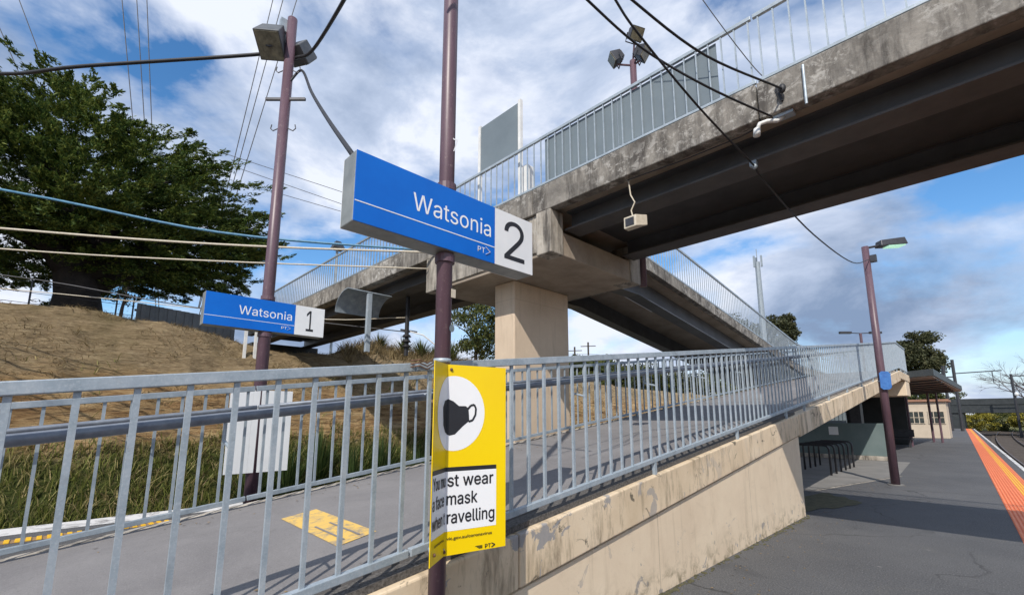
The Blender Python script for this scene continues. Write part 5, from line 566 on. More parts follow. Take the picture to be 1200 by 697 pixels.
    'when t': ([138,0,0,23,379,0,87,379,0,133,214,0,138,196,0,143,177,0,149,157,0,154,137,0,159,115,0,165,91,0,170,67,0,175,41,0,165,41,0,170,66,0,175,90,0,180,113,0,186,135,0,191,156,0,196,176,0,201,195,0,206,214,0,252,379,0,316,379,0,362,214,0,366,196,0,371,176,0,376,157,0,382,136,0,387,114,0,392,91,0,397,67,0,402,41,0,391,41,0,397,66,0,402,90,0,408,113,0,413,135,0,418,156,0,423,176,0,429,195,0,434,214,0,480,379,0,545,379,0,429,0,0,368,0,0,319,172,0,305,225,0,301,239,0,297,252,0,294,266,0,291,280,0,277,338,0,291,338,0,277,280,0,273,266,0,270,252,0,266,238,0,263,225,0,259,211,0,255,198,0,252,185,0,248,172,0,199,0,0,681,227,1,681,0,1,620,0,1,620,509,1,681,509,1,681,287,1,670,287,1,679,312,1,691,332,1,704,349,1,719,362,1,736,372,1,754,379,1,774,383,1,794,384,1,813,383,1,831,380,1,847,376,1,862,369,1,876,360,1,888,349,1,899,336,1,908,321,1,915,304,1,920,285,1,923,264,1,924,240,1,924,0,1,863,0,1,863,235,1,862,256,1,857,275,1,850,291,1,840,304,1,827,315,1,813,323,1,796,328,1,777,329,1,764,328,1,751,326,1,739,322,1,728,317,1,718,311,1,708,303,1,700,293,1,693,283,1,688,271,1,684,257,1,682,243,1,1189,-8,2,1162,-7,2,1138,-2,2,1115,6,2,1094,16,2,1075,30,2,1059,46,2,1045,64,2,1033,85,2,1023,108,2,1017,132,2,1013,159,2,1011,187,2,1013,215,2,1017,242,2,1023,267,2,1032,290,2,1044,311,2,1058,329,2,1074,346,2,1092,359,2,1112,370,2,1134,378,2,1157,383,2,1182,384,2,1198,384,2,1213,382,2,1228,379,2,1243,374,2,1257,368,2,1271,361,2,1284,351,2,1296,341,2,1308,329,2,1318,315,2,1327,299,2,1334,282,2,1340,263,2,1345,242,2,1347,219,2,1348,194,2,1348,169,2,1052,169,2,1052,221,2,1315,221,2,1287,202,2,1286,220,2,1284,237,2,1280,254,2,1275,269,2,1268,282,2,1260,294,2,1251,305,2,1240,314,2,1227,321,2,1214,326,2,1199,329,2,1182,330,2,1166,329,2,1150,326,2,1136,321,2,1123,313,2,1112,304,2,1102,294,2,1093,282,2,1086,270,2,1080,256,2,1076,241,2,1074,226,2,1073,211,2,1073,178,2,1074,157,2,1077,139,2,1081,122,2,1088,106,2,1096,92,2,1105,80,2,1116,70,2,1128,61,2,1142,55,2,1157,50,2,1172,47,2,1189,46,2,1201,47,2,1211,48,2,1221,50,2,1231,53,2,1240,56,2,1248,61,2,1256,66,2,1263,73,2,1269,80,2,1274,88,2,1279,96,2,1283,105,2,1342,91,2,1337,77,2,1330,63,2,1322,51,2,1312,39,2,1301,29,2,1288,19,2,1275,11,2,1260,4,2,1244,-1,2,1226,-5,2,1208,-7,2,1495,227,3,1495,0,3,1434,0,3,1434,379,3,1493,379,3,1493,287,3,1483,287,3,1493,312,3,1505,332,3,1518,349,3,1533,362,3,1550,372,3,1568,379,3,1588,383,3,1608,384,3,1627,383,3,1645,380,3,1661,376,3,1676,369,3,1690,360,3,1702,349,3,1713,336,3,1722,321,3,1729,304,3,1734,285,3,1737,264,3,1738,240,3,1738,0,3,1677,0,3,1677,235,3,1676,256,3,1671,275,3,1664,291,3,1654,304,3,1641,315,3,1627,323,3,1610,328,3,1591,329,3,1578,328,3,1565,326,3,1553,322,3,1542,317,3,1531,311,3,1522,303,3,1514,293,3,1507,283,3,1502,271,3,1498,257,3,1495,243,3,2182,379,0,2182,327,0,1985,327,0,1985,379,0,2043,471,1,2104,471,1,2104,98,1,2105,86,1,2107,76,1,2110,68,1,2115,61,1,2120,56,1,2128,53,1,2138,51,1,2149,50,1,2152,50,1,2155,50,1,2159,51,1,2164,51,1,2168,52,1,2172,52,1,2176,53,1,2180,54,1,2192,2,1,2187,0,1,2182,-1,1,2176,-2,1,2170,-3,1,2164,-3,1,2159,-4,1,2153,-4,1,2147,-4,1,2124,-3,1,2103,2,1,2085,10,1,2071,21,1,2059,35,1,2050,52,1,2045,71,1,2043,93,1], [0,1,2,0,2,3,20,21,51,51,21,22,51,22,52,52,22,23,40,41,42,40,42,43,20,51,53,53,51,50,53,52,50,50,52,23,20,53,54,49,50,23,20,54,55,48,49,23,20,55,56,47,48,23,46,47,23,20,56,57,20,57,58,45,46,23,0,3,4,19,20,58,45,23,24,39,40,43,19,58,59,19,59,60,0,4,5,45,24,25,18,19,60,38,39,43,18,60,61,0,5,6,17,18,61,45,25,26,37,38,43,17,61,62,44,45,26,0,6,7,44,26,27,16,17,62,36,37,43,0,7,8,44,27,28,15,16,62,35,36,43,0,8,9,44,28,29,14,15,62,34,35,43,0,9,10,44,29,30,13,14,62,33,34,43,0,10,13,13,10,11,44,30,33,33,30,31,0,13,12,11,13,62,44,33,32,31,33,43,0,12,11,0,11,62,44,32,31,44,31,43,65,66,67,65,67,69,69,67,70,70,67,68,76,77,78,75,76,78,75,78,79,75,79,80,74,75,80,74,80,81,73,74,81,73,81,82,72,73,82,72,82,83,71,72,83,71,83,84,71,84,100,100,84,99,99,84,85,70,71,102,102,71,101,101,71,100,98,99,85,70,102,103,97,98,85,70,103,104,97,85,86,70,104,105,96,97,86,68,70,105,68,105,106,95,96,86,95,86,87,68,106,107,68,107,108,94,95,87,65,69,68,65,68,110,110,68,109,109,68,108,94,87,88,93,94,88,93,88,89,65,110,111,92,93,89,65,111,63,92,89,90,91,92,90,65,63,64,135,136,137,135,137,138,134,135,138,134,138,139,134,139,140,133,134,140,133,140,141,132,133,141,132,141,142,132,142,143,131,132,143,131,143,144,130,131,144,130,144,169,169,144,145,130,169,170,168,169,145,129,130,170,129,170,171,167,168,145,167,145,146,129,171,172,166,167,146,129,172,173,165,166,146,165,146,147,164,165,147,129,173,174,128,129,174,163,164,147,128,174,175,163,147,148,128,175,176,162,163,148,127,128,176,127,176,177,161,162,148,161,148,149,127,177,178,160,161,149,126,127,178,160,149,150,126,178,179,159,160,150,125,126,179,159,150,151,125,179,180,158,159,156,156,159,151,125,180,155,155,180,181,125,155,154,181,155,158,158,155,156,157,156,151,181,158,157,157,151,152,124,125,154,182,181,157,182,157,152,182,152,153,123,124,154,183,182,153,123,154,153,123,153,183,122,123,183,122,183,184,122,184,185,121,122,185,121,185,186,120,121,186,120,186,187,205,206,207,204,205,207,120,187,188,204,207,208,203,204,208,119,120,188,119,188,189,202,203,208,202,208,209,201,202,209,119,189,190,200,201,209,118,119,190,200,209,210,118,190,191,199,200,210,198,199,210,118,191,192,197,198,210,197,210,211,118,192,193,196,197,211,195,196,211,118,193,194,194,195,211,117,118,194,117,194,211,117,211,212,116,117,212,116,212,213,116,213,214,115,116,214,115,214,215,114,115,215,114,215,216,114,216,217,113,114,217,113,217,218,112,113,218,232,233,234,231,232,234,231,234,235,231,235,236,221,222,223,221,223,225,225,223,226,226,223,224,230,231,236,230,236,237,229,230,237,229,237,238,228,229,238,228,238,239,227,228,239,227,239,240,227,240,256,256,240,255,255,240,241,226,227,258,258,227,257,257,227,256,254,255,241,226,258,259,253,254,241,226,259,260,253,241,242,226,260,261,252,253,242,224,226,261,224,261,262,251,252,242,251,242,243,224,262,263,224,263,264,250,251,243,221,225,224,221,224,266,266,224,265,265,224,264,250,243,244,249,250,244,249,244,245,221,266,267,248,249,245,221,267,219,248,245,246,247,248,246,221,219,220,270,271,268,270,268,269,307,272,273,307,273,274,307,274,275,306,307,275,306,275,276,306,276,277,305,306,277,305,277,278,305,278,279,305,279,280,289,290,291,305,280,281,288,289,291,304,305,281,286,287,288,286,288,291,304,281,282,284,285,286,284,286,291,304,282,283,304,283,284,304,284,291,303,304,291,302,303,291,301,302,291,300,301,291,300,291,292,300,292,293,300,293,294,300,294,295,299,300,296,296,300,295,299,296,297,298,299,297]),
    'ravelling': ([53,0,0,53,379,0,112,379,0,112,321,0,115,321,0,122,335,0,130,347,0,140,358,0,152,367,0,166,375,0,181,380,0,196,384,0,213,385,0,217,385,0,221,385,0,225,385,0,229,384,0,243,384,0,243,322,0,242,323,0,239,323,0,235,324,0,230,324,0,224,325,0,219,325,0,213,326,0,207,326,0,194,325,0,182,323,0,170,319,0,159,315,0,149,309,0,140,301,0,132,293,0,126,284,0,121,273,0,117,262,0,114,250,0,114,237,0,114,0,0,419,-9,1,401,-8,1,385,-5,1,369,-1,1,354,5,1,340,12,1,327,22,1,316,32,1,307,45,1,299,58,1,294,73,1,291,90,1,290,108,1,290,123,1,293,138,1,297,150,1,302,161,1,309,171,1,317,179,1,326,187,1,337,193,1,348,199,1,359,203,1,372,207,1,384,211,1,398,213,1,411,216,1,424,218,1,437,220,1,454,222,1,468,224,1,481,225,1,493,227,1,503,228,1,511,230,1,519,232,1,524,235,1,529,238,1,532,243,1,534,248,1,535,255,1,535,257,1,534,268,1,532,279,1,530,288,1,526,297,1,521,304,1,515,311,1,507,317,1,499,322,1,489,326,1,479,329,1,467,330,1,455,331,1,442,330,1,430,329,1,419,326,1,408,322,1,399,318,1,391,313,1,383,307,1,377,301,1,371,294,1,366,288,1,362,281,1,359,274,1,300,291,1,307,308,1,316,322,1,326,335,1,338,346,1,350,355,1,363,364,1,377,370,1,392,375,1,407,379,1,422,382,1,438,384,1,453,384,1,464,384,1,475,383,1,486,382,1,498,379,1,510,376,1,522,372,1,534,367,1,545,360,1,556,353,1,565,343,1,574,333,1,581,320,1,588,306,1,592,290,1,595,272,1,596,251,1,596,0,1,536,0,1,536,52,1,532,52,1,528,45,1,523,38,1,518,32,1,511,25,1,504,18,1,495,12,1,485,6,1,474,1,1,462,-3,1,449,-6,1,435,-8,1,429,45,1,446,46,1,461,49,1,475,53,1,487,59,1,498,66,1,508,74,1,516,83,1,523,93,1,528,104,1,532,115,1,534,126,1,535,138,1,535,190,1,532,188,1,529,186,1,524,184,1,519,182,1,512,180,1,505,179,1,498,177,1,490,176,1,483,175,1,475,173,1,467,172,1,459,171,1,435,168,1,424,166,1,413,164,1,403,162,1,393,159,1,384,155,1,376,150,1,369,145,1,363,139,1,358,132,1,354,124,1,352,115,1,351,105,1,352,95,1,353,87,1,357,79,1,361,72,1,367,66,1,373,61,1,380,56,1,389,52,1,398,49,1,408,47,1,418,46,1,811,0,2,666,379,2,733,379,2,814,155,2,820,138,2,825,121,2,831,104,2,835,87,2,840,70,2,844,53,2,849,37,2,854,21,2,832,21,2,837,37,2,842,53,2,847,70,2,851,87,2,856,104,2,861,121,2,866,138,2,872,155,2,953,379,2,1020,379,2,875,0,2,1250,-8,3,1223,-7,3,1198,-2,3,1175,6,3,1154,16,3,1136,30,3,1119,46,3,1105,64,3,1093,85,3,1084,108,3,1077,132,3,1073,159,3,1072,187,3,1073,215,3,1077,242,3,1084,267,3,1093,290,3,1105,311,3,1118,329,3,1134,346,3,1153,359,3,1173,370,3,1194,378,3,1218,383,3,1243,384,3,1258,384,3,1273,382,3,1288,379,3,1303,374,3,1318,368,3,1331,361,3,1344,351,3,1357,341,3,1368,329,3,1378,315,3,1387,299,3,1395,282,3,1401,263,3,1405,242,3,1408,219,3,1409,194,3,1409,169,3,1112,169,3,1112,221,3,1376,221,3,1347,202,3,1346,220,3,1344,237,3,1340,254,3,1335,269,3,1329,282,3,1321,294,3,1311,305,3,1300,314,3,1288,321,3,1274,326,3,1259,329,3,1243,330,3,1226,329,3,1211,326,3,1197,321,3,1184,313,3,1172,304,3,1162,294,3,1154,282,3,1146,270,3,1141,256,3,1137,241,3,1134,226,3,1133,211,3,1133,178,3,1134,157,3,1137,139,3,1142,122,3,1148,106,3,1156,92,3,1165,80,3,1176,70,3,1189,61,3,1202,55,3,1217,50,3,1233,47,3,1250,46,3,1261,47,3,1272,48,3,1282,50,3,1291,53,3,1300,56,3,1308,61,3,1316,66,3,1323,73,3,1329,80,3,1335,88,3,1339,96,3,1343,105,3,1403,91,3,1397,77,3,1391,63,3,1383,51,3,1373,39,3,1361,29,3,1349,19,3,1335,11,3,1320,4,3,1304,-1,3,1287,-5,3,1269,-7,3,1581,-2,0,1560,-1,0,1542,3,0,1527,10,0,1515,20,0,1506,33,0,1499,47,0,1495,65,0,1494,84,0,1494,509,0,1555,509,0,1555,99,0,1556,87,0,1557,77,0,1559,68,0,1562,62,0,1566,58,0,1571,54,0,1579,53,0,1588,52,0,1592,52,0,1596,52,0,1599,52,0,1602,53,0,1604,53,0,1607,53,0,1609,54,0,1611,54,0,1622,3,0,1618,2,0,1613,1,0,1608,0,0,1603,-1,0,1598,-2,0,1592,-2,0,1586,-2,0,1770,-2,1,1749,-1,1,1732,3,1,1717,10,1,1705,20,1,1695,33,1,1689,47,1,1685,65,1,1683,84,1,1683,509,1,1744,509,1,1744,99,1,1745,87,1,1746,77,1,1748,68,1,1751,62,1,1755,58,1,1760,54,1,1768,53,1,1777,52,1,1781,52,1,1785,52,1,1788,52,1,1791,53,1,1793,53,1,1796,53,1,1798,54,1,1800,54,1,1811,3,1,1807,2,1,1803,1,1,1798,0,1,1792,-1,1,1787,-2,1,1781,-2,1,1776,-2,1,1872,0,2,1872,379,2,1933,379,2,1933,0,2,1903,443,3,1895,444,3,1887,446,3,1880,449,3,1874,455,3,1868,461,3,1864,468,3,1862,475,3,1861,483,3,1862,491,3,1864,499,3,1868,506,3,1874,512,3,1880,517,3,1887,521,3,1895,523,3,1903,524,3,1912,523,3,1920,521,3,1927,517,3,1934,512,3,1939,506,3,1943,499,3,1945,491,3,1946,483,3,1945,475,3,1943,468,3,1939,461,3,1934,455,3,1927,449,3,1920,446,3,1912,444,3,2100,227,0,2100,0,0,2039,0,0,2039,379,0,2098,379,0,2098,287,0,2089,287,0,2098,312,0,2110,332,0,2123,349,0,2138,362,0,2155,372,0,2173,379,0,2193,383,0,2214,384,0,2232,383,0,2250,380,0,2266,376,0,2281,369,0,2295,360,0,2307,349,0,2318,336,0,2327,321,0,2334,304,0,2339,285,0,2342,264,0,2343,240,0,2343,0,0,2282,0,0,2282,235,0,2281,256,0,2277,275,0,2269,291,0,2259,304,0,2247,315,0,2232,323,0,2215,328,0,2196,329,0,2183,328,0,2170,326,0,2158,322,0,2147,317,0,2137,311,0,2128,303,0,2120,293,0,2113,283,0,2107,271,0,2103,257,0,2101,243,0,2603,-151,1,2583,-150,1,2564,-148,1,2546,-144,1,2530,-140,1,2515,-134,1,2501,-127,1,2489,-119,1,2478,-110,1,2469,-101,1,2460,-91,1,2453,-80,1,2447,-69,1,2497,-41,1,2502,-47,1,2506,-53,1,2512,-59,1,2518,-66,1,2524,-72,1,2532,-78,1,2541,-83,1,2550,-88,1,2561,-92,1,2574,-95,1,2588,-97,1,2603,-97,1,2625,-96,1,2645,-92,1,2663,-85,1,2678,-75,1,2691,-62,1,2700,-47,1,2706,-28,1,2707,-6,1,2707,68,1,2702,68,1,2698,62,1,2694,56,1,2689,49,1,2683,41,1,2676,34,1,2668,28,1,2659,21,1,2648,16,1,2637,11,1,2623,8,1,2608,5,1,2591,5,1,2569,6,1,2548,10,1,2528,17,1,2509,27,1,2491,39,1,2476,53,1,2463,71,1,2451,90,1,2442,112,1,2435,136,1,2431,163,1,2430,191,1,2431,220,1,2435,246,1,2442,271,1,2451,293,1,2462,314,1,2476,332,1,2491,347,1,2508,361,1,2527,371,1,2548,378,1,2569,383,1,2592,384,1,2609,384,1,2624,382,1,2638,378,1,2650,373,1,2660,367,1,2669,360,1,2677,353,1,2684,346,1,2690,338,1,2695,331,1,2700,325,1,2704,319,1,2709,319,1,2709,379,1,2769,379,1,2769,-9,1,2767,-32,1,2763,-54,1,2756,-73,1,2746,-90,1,2734,-104,1,2720,-117,1,2704,-127,1,2687,-136,1,2667,-142,1,2647,-147,1,2625,-150,1,2601,59,1,2618,60,1,2633,63,1,2647,68,1,2660,75,1,2671,84,1,2681,95,1,2689,107,1,2696,121,1,2701,137,1,2705,154,1,2708,172,1,2708,193,1,2708,212,1,2705,231,1,2702,248,1,2696,264,1,2689,278,1,2681,291,1,2671,303,1,2660,312,1,2647,320,1,2633,325,1,2618,329,1,2601,330,1,2584,329,1,2568,325,1,2554,320,1,2541,312,1,2530,302,1,2520,290,1,2512,277,1,2505,262,1,2499,246,1,2495,229,1,2493,212,1,2492,193,1,2493,173,1,2495,155,1,2499,138,1,2505,123,1,2512,108,1,2520,96,1,2530,85,1,2541,76,1,2554,68,1,2568,63,1,2584,60,1], [11,12,13,11,13,14,11,14,15,11,15,16,10,11,16,10,16,17,10,17,19,19,17,18,9,10,19,0,1,2,0,2,3,8,9,19,7,8,19,6,7,19,5,6,21,21,6,19,4,5,26,26,5,25,25,5,23,23,5,21,4,26,27,24,25,23,4,27,28,22,23,21,20,21,19,4,28,29,0,3,4,0,4,37,37,4,36,36,4,35,35,4,34,34,4,33,33,4,32,32,4,31,31,4,30,30,4,29,0,37,38,0,38,39,116,117,118,116,118,119,116,119,120,116,120,121,115,116,121,115,121,122,114,115,122,114,122,123,114,123,124,113,114,124,113,124,125,112,113,125,112,125,126,111,112,126,111,126,127,110,111,127,110,127,128,109,110,128,109,128,129,108,109,93,93,109,129,93,129,92,92,129,91,91,129,130,108,93,94,108,94,95,108,95,96,90,91,130,108,96,97,89,90,130,107,108,97,107,97,98,88,89,130,88,130,131,107,98,99,87,88,131,107,99,100,86,87,131,106,107,100,106,100,101,86,131,132,85,86,132,106,101,102,84,85,132,106,102,103,105,106,104,104,106,103,84,132,133,83,84,133,82,83,133,82,133,134,81,82,134,80,81,134,79,80,134,79,134,135,78,79,135,77,78,135,76,77,135,75,76,163,163,76,135,74,75,163,73,74,163,72,73,163,71,72,163,70,71,163,69,70,163,68,69,163,67,68,163,66,67,163,65,66,163,64,65,163,63,64,163,62,63,163,61,62,163,60,61,163,59,60,163,59,163,164,162,163,135,59,164,165,58,59,165,58,165,166,58,166,167,58,167,168,58,168,169,57,58,169,57,169,170,57,170,171,57,171,172,57,172,173,57,173,174,57,174,175,56,57,175,56,175,176,56,176,177,56,177,178,56,178,179,56,179,180,55,56,180,55,180,181,55,181,182,54,55,182,54,182,183,54,183,184,54,184,185,53,54,185,161,162,135,53,185,186,160,161,135,53,186,187,52,53,187,52,187,188,159,160,135,51,52,188,51,188,189,158,159,135,51,189,190,157,158,135,50,51,190,50,190,191,156,157,137,137,157,135,50,191,192,155,156,137,49,50,192,49,192,193,49,193,194,154,155,137,49,194,195,153,154,137,48,49,195,48,195,196,152,153,138,138,153,137,48,196,197,152,138,139,136,137,135,48,197,198,151,152,139,48,198,199,48,199,150,150,151,139,47,48,150,47,150,139,47,139,140,47,140,141,46,47,141,46,141,142,46,142,143,45,46,143,45,143,144,44,45,144,44,144,145,44,145,146,43,44,146,43,146,147,42,43,147,42,147,148,41,42,148,41,148,149,40,41,149,200,201,202,200,202,203,220,221,222,220,222,223,200,203,204,219,220,223,200,204,205,218,219,223,200,205,206,217,218,223,200,206,207,216,217,223,200,207,208,215,216,223,200,208,214,214,208,209,214,215,209,209,215,223,200,214,213,210,209,223,200,213,212,211,210,223,200,212,211,200,211,223,247,248,249,247,249,250,246,247,250,246,250,251,246,251,252,245,246,252,245,252,253,244,245,253,244,253,254,244,254,255,243,244,255,243,255,256,242,243,256,242,256,281,281,256,257,242,281,282,280,281,257,241,242,282,241,282,283,279,280,257,279,257,258,241,283,284,278,279,258,241,284,285,277,278,258,277,258,259,276,277,259,241,285,286,240,241,286,275,276,259,240,286,287,275,259,260,240,287,288,274,275,260,239,240,288,239,288,289,273,274,260,273,260,261,239,289,290,272,273,261,238,239,290,272,261,262,238,290,291,271,272,262,237,238,291,271,262,263,237,291,292,270,271,268,268,271,263,237,292,267,267,292,293,237,267,266,293,267,270,270,267,268,269,268,263,293,270,269,269,263,264,236,237,266,294,293,269,294,269,264,294,264,265,235,236,266,295,294,265,235,266,265,235,265,295,234,235,295,234,295,296,234,296,297,233,234,297,233,297,298,232,233,298,232,298,299,317,318,319,316,317,319,232,299,300,316,319,320,315,316,320,231,232,300,231,300,301,314,315,320,314,320,321,313,314,321,231,301,302,312,313,321,230,231,302,312,321,322,230,302,303,311,312,322,310,311,322,230,303,304,309,310,322,309,322,323,230,304,305,308,309,323,307,308,323,230,305,306,306,307,323,229,230,306,229,306,323,229,323,324,228,229,324,228,324,325,228,325,326,227,228,326,227,326,327,226,227,327,226,327,328,226,328,329,225,226,329,225,329,330,224,225,330,339,340,341,339,341,342,339,342,343,339,343,344,338,339,344,338,344,345,338,345,346,337,338,346,337,346,347,337,347,348,337,348,349,356,357,358,356,358,359,337,349,350,353,354,355,353,355,356,353,356,359,337,350,351,337,351,352,337,352,353,337,353,359,336,337,359,335,336,359,334,335,359,333,334,359,332,333,359,332,359,360,332,360,361,332,361,362,332,362,363,331,332,363,331,363,364,366,331,364,365,366,364,375,376,377,375,377,378,375,378,379,375,379,380,374,375,380,374,380,381,374,381,382,373,374,382,373,382,383,373,383,384,373,384,385,392,393,394,392,394,395,373,385,386,389,390,391,389,391,392,389,392,395,373,386,387,373,387,388,373,388,389,373,389,395,372,373,395,371,372,395,370,371,395,369,370,395,368,369,395,368,395,396,368,396,397,368,397,398,368,398,399,367,368,399,367,399,400,402,367,400,401,402,400,403,404,405,403,405,406,422,423,424,421,422,424,421,424,425,420,421,425,420,425,426,419,420,426,419,426,427,418,419,427,418,427,428,417,418,428,417,428,429,416,417,429,416,429,430,415,416,430,415,430,431,414,415,431,414,431,432,413,414,432,413,432,433,412,413,433,412,433,434,411,412,434,411,434,435,410,411,435,410,435,436,409,410,436,409,436,437,408,409,437,408,437,438,407,408,438,452,453,454,451,452,454,451,454,455,451,455,456,441,442,443,441,443,445,445,443,446,446,443,444,450,451,456,450,456,457,449,450,457,449,457,458,448,449,458,448,458,459,447,448,459,447,459,460,447,460,476,476,460,475,475,460,461,446,447,478,478,447,477,477,447,476,474,475,461,446,478,479,473,474,461,446,479,480,473,461,462,446,480,481,472,473,462,444,446,481,444,481,482,471,472,462,471,462,463,444,482,483,444,483,484,470,471,463,441,445,444,441,444,486,486,444,485,485,444,484,470,463,464,469,470,464,469,464,465,441,486,487,468,469,465,441,487,439,468,465,466,467,468,466,441,439,440,558,559,560,558,560,561,557,558,561,557,561,562,572,573,574,572,574,575,556,557,562,556,562,563,556,563,564,555,556,564,555,564,565,554,555,565,554,565,566,554,566,567,553,554,567,553,567,568,553,568,569,552,553,612,612,553,611,611,553,569,611,569,570,610,611,570,552,612,613,609,610,570,552,613,614,608,609,570,608,570,571,552,614,615,607,608,571,607,571,572,607,572,606,606,572,605,605,572,604,604,572,603,603,572,602,602,572,575,551,552,615,551,615,616,551,616,617,550,551,617,550,617,618,550,618,619,549,550,619,549,619,620,601,602,575,548,549,620,548,620,621,600,601,575,548,621,622,547,548,622,547,622,623,599,600,575,547,623,624,598,599,575,546,547,624,546,624,625,597,598,575,545,546,625,545,625,626,596,597,575,545,626,627,595,596,575,544,545,627,544,627,628,594,595,575,543,544,628,543,628,629,593,594,522,522,594,575,543,629,630,592,593,522,542,543,630,542,630,631,591,592,522,542,631,632,590,591,522,541,542,632,541,632,633,589,590,523,523,590,522,589,523,524,521,522,575,541,633,634,588,589,524,588,524,525,541,634,587,587,588,525,541,587,525,541,525,526,540,541,526,540,526,527,540,527,528,539,540,528,539,528,529,539,529,530,538,539,530,538,530,531,537,538,531,537,531,532,537,532,533,536,537,533,536,533,534,535,536,534,520,521,575,520,575,576,519,520,576,519,576,577,500,501,502,500,502,503,518,519,577,500,503,504,518,577,578,500,504,505,517,518,578,500,505,506,499,500,506,499,506,507,517,578,579,516,517,579,499,507,508,498,499,508,498,508,509,515,516,579,498,509,510,515,579,580,497,498,510,497,510,511,514,515,580,497,511,512,513,514,580,497,512,513,497,513,580,496,497,580,496,580,581,495,496,581,495,581,582,494,495,582,493,494,582,493,582,583,492,493,583,492,583,584,491,492,584,491,584,585,490,491,585,490,585,586,489,490,586,488,489,586]),
}
def lettering(name, text, org, u, v, height, width, mat, parent, depth=0.0012, bold=0.0):
    """u = reading direction, v = up; height is the height of a capital letter"""
    u = Vector(u); v = Vector(v); w = u.cross(v).normalized()
    org = Vector(org)
    if text in GLYPHS:
        xy, tri = GLYPHS[text]
        P = [(xy[i], xy[i + 1], xy[i + 2] * 0.00005) for i in range(0, len(xy), 3)]
        T = [tuple(tri[i:i + 3]) for i in range(0, len(tri), 3)]
        cap = 510.0
    else:
        cu = bpy.data.curves.new('lettering', 'FONT')
        cu.body = text
        tmp = bpy.data.objects.new('lettering', cu)
        COL.objects.link(tmp)
        dg = bpy.context.evaluated_depsgraph_get(); dg.update()
        me = bpy.data.meshes.new_from_object(tmp.evaluated_get(dg))
        bpy.data.objects.remove(tmp)
        P = [(p.co.x, p.co.y, 0.0) for p in me.vertices]
        T = [tuple(p.vertices) for p in me.polygons]
        cap = 0.72
    x0 = min(p[0] for p in P); x1 = max(p[0] for p in P)
    sx = width / (x1 - x0); sy = height / cap
    m = MB()
    for k, (bu, bv) in enumerate([(0, 0)] if not bold else [(-1, 0), (1, 0), (0, -1), (0, 1)]):   # heavier weight: layers a hair apart
        m.add([org + u * ((p[0] - x0) * sx + bu * bold) + v * (p[1] * sy + bv * bold) + w * (depth + 0.0002 * k + p[2]) for p in P], T)
    o = m.build(name, mat, parent)
    # all letters face outwards
    me = o.data
    bm = bmesh.new(); bm.from_mesh(me)
    for f in bm.faces:
        if f.normal.dot(w) < 0: f.normal_flip()
    bm.to_mesh(me); bm.free()
    return o

# ------------------------------------------------------------------ profile of the ramps
def surf(y):  return 0.612 + 0.1207 * min(y, 23.76)
def railtop(y): return surf(y) + 1.125
XK = -2.277                     # outer face of the ramp's edge beam
XN, XF = -2.318, -4.95          # near and far railing planes of the lower ramp
BY = 4.88                       # near edge of the footbridge
def uedge(y):                   # top of the upper ramp's edge beam
    if y < 9.1: return 5.07
    return max(5.07 - 0.1335 * (y - 9.1), 3.56)

# ------------------------------------------------------------------ setting: terrain
def crest(y):
    ys = [-40, -8, -1.3, 0.1, 1.2, 2.9, 4.5, 5.5, 7.3, 8.9, 10.5, 14, 24, 60, 120, 400]
    zs = [4.2, 4.4, 4.48, 4.62, 4.45, 4.35, 4.02, 3.86, 3.95, 4.50, 4.28, 4.1, 3.66, 3.3, 2.6, 2.0]
    return float(np.interp(y, ys, zs))
def terrain_z(x, y):
    cr = crest(y)
    n1 = noise.noise(Vector((x * 0.45, y * 0.45, 3.0)))
    n2 = noise.noise(Vector((x * 1.7, y * 1.7, 9.0)))
    n3 = noise.noise(Vector((x * 0.9, y * 0.55, 21.0)))
    bend = 0.00075 * max(0.0, y - 25) ** 2          # the line curves gently to the right
    xx = x - bend if y < 140 else x - 0.00075 * 115 ** 2
    if xx > -12.9:
        if y > 132: return -1.12 + min(5.0, (y - 132) * 0.09) + 0.5 * n1
        if xx < 6.6: return -1.12
        k = min(1.0, (xx - 6.6) / 5.0)
        z = -1.12 + k * (3.0 + 0.8 * n1)
        return z
    px = [-12.9, -13.3, -14.0, -14.5, -14.62, -15.0, -16.2, -17.3, -18.3, -40, -120]
    pz = [-1.12, -0.65, 0.75, 1.35, 1.9, 2.35, None, None, None, None, None]
    pz[6] = 2.35 + (cr - 2.35) * 0.60
    pz[7] = cr
    pz[8] = cr + 0.05
    pz[9] = cr - 0.25
    pz[10] = cr - 0.4
    z = float(np.interp(-xx, [-v for v in px], pz))
    k = min(1.0, (-12.9 - xx) / 1.0)
    n4 = noise.noise(Vector((x * 4.3, y * 3.4, 5.0)))
    amp = 0.30 if xx > -17.0 else 0.10
    z += k * (n1 * amp + (n2 * 0.13 + n4 * 0.06) * (1 if xx > -17.2 else 0.4))
    if -17.0 < xx < -14.0:                            # layered ledges of the cutting
        zz_ = (z + 0.30 * n3 + 0.12 * n2) * 2.6
        st = math.floor(zz_) + min(1.0, (zz_ - math.floor(zz_)) * 2.2)
        z = z * 0.55 + 0.45 * (st / 2.6 - 0.25 * n3)
    return z
xs = np.concatenate([np.array([-900, -400, -200, -120, -70, -45, -32, -25, -21.5, -20]), np.arange(-19, -17.5, 0.3), np.arange(-17.5, -12.8, 0.075),
                     np.array([-12.7, -11, -8, -4, 0, 2, 4.4, 6.5, 6.8, 8, 9.5, 11.7, 14, 20, 40, 80, 160, 400, 900])])
ys = np.concatenate([np.array([-600, -200, -80, -40, -20, -12, -8]), np.arange(-6, 20, 0.10), np.arange(20, 45, 0.6), np.arange(45, 110, 3.0),
                     np.array([115, 125, 140, 170, 220, 300, 450, 700, 1200])])
TV = np.zeros((len(xs) * len(ys), 3))
i = 0
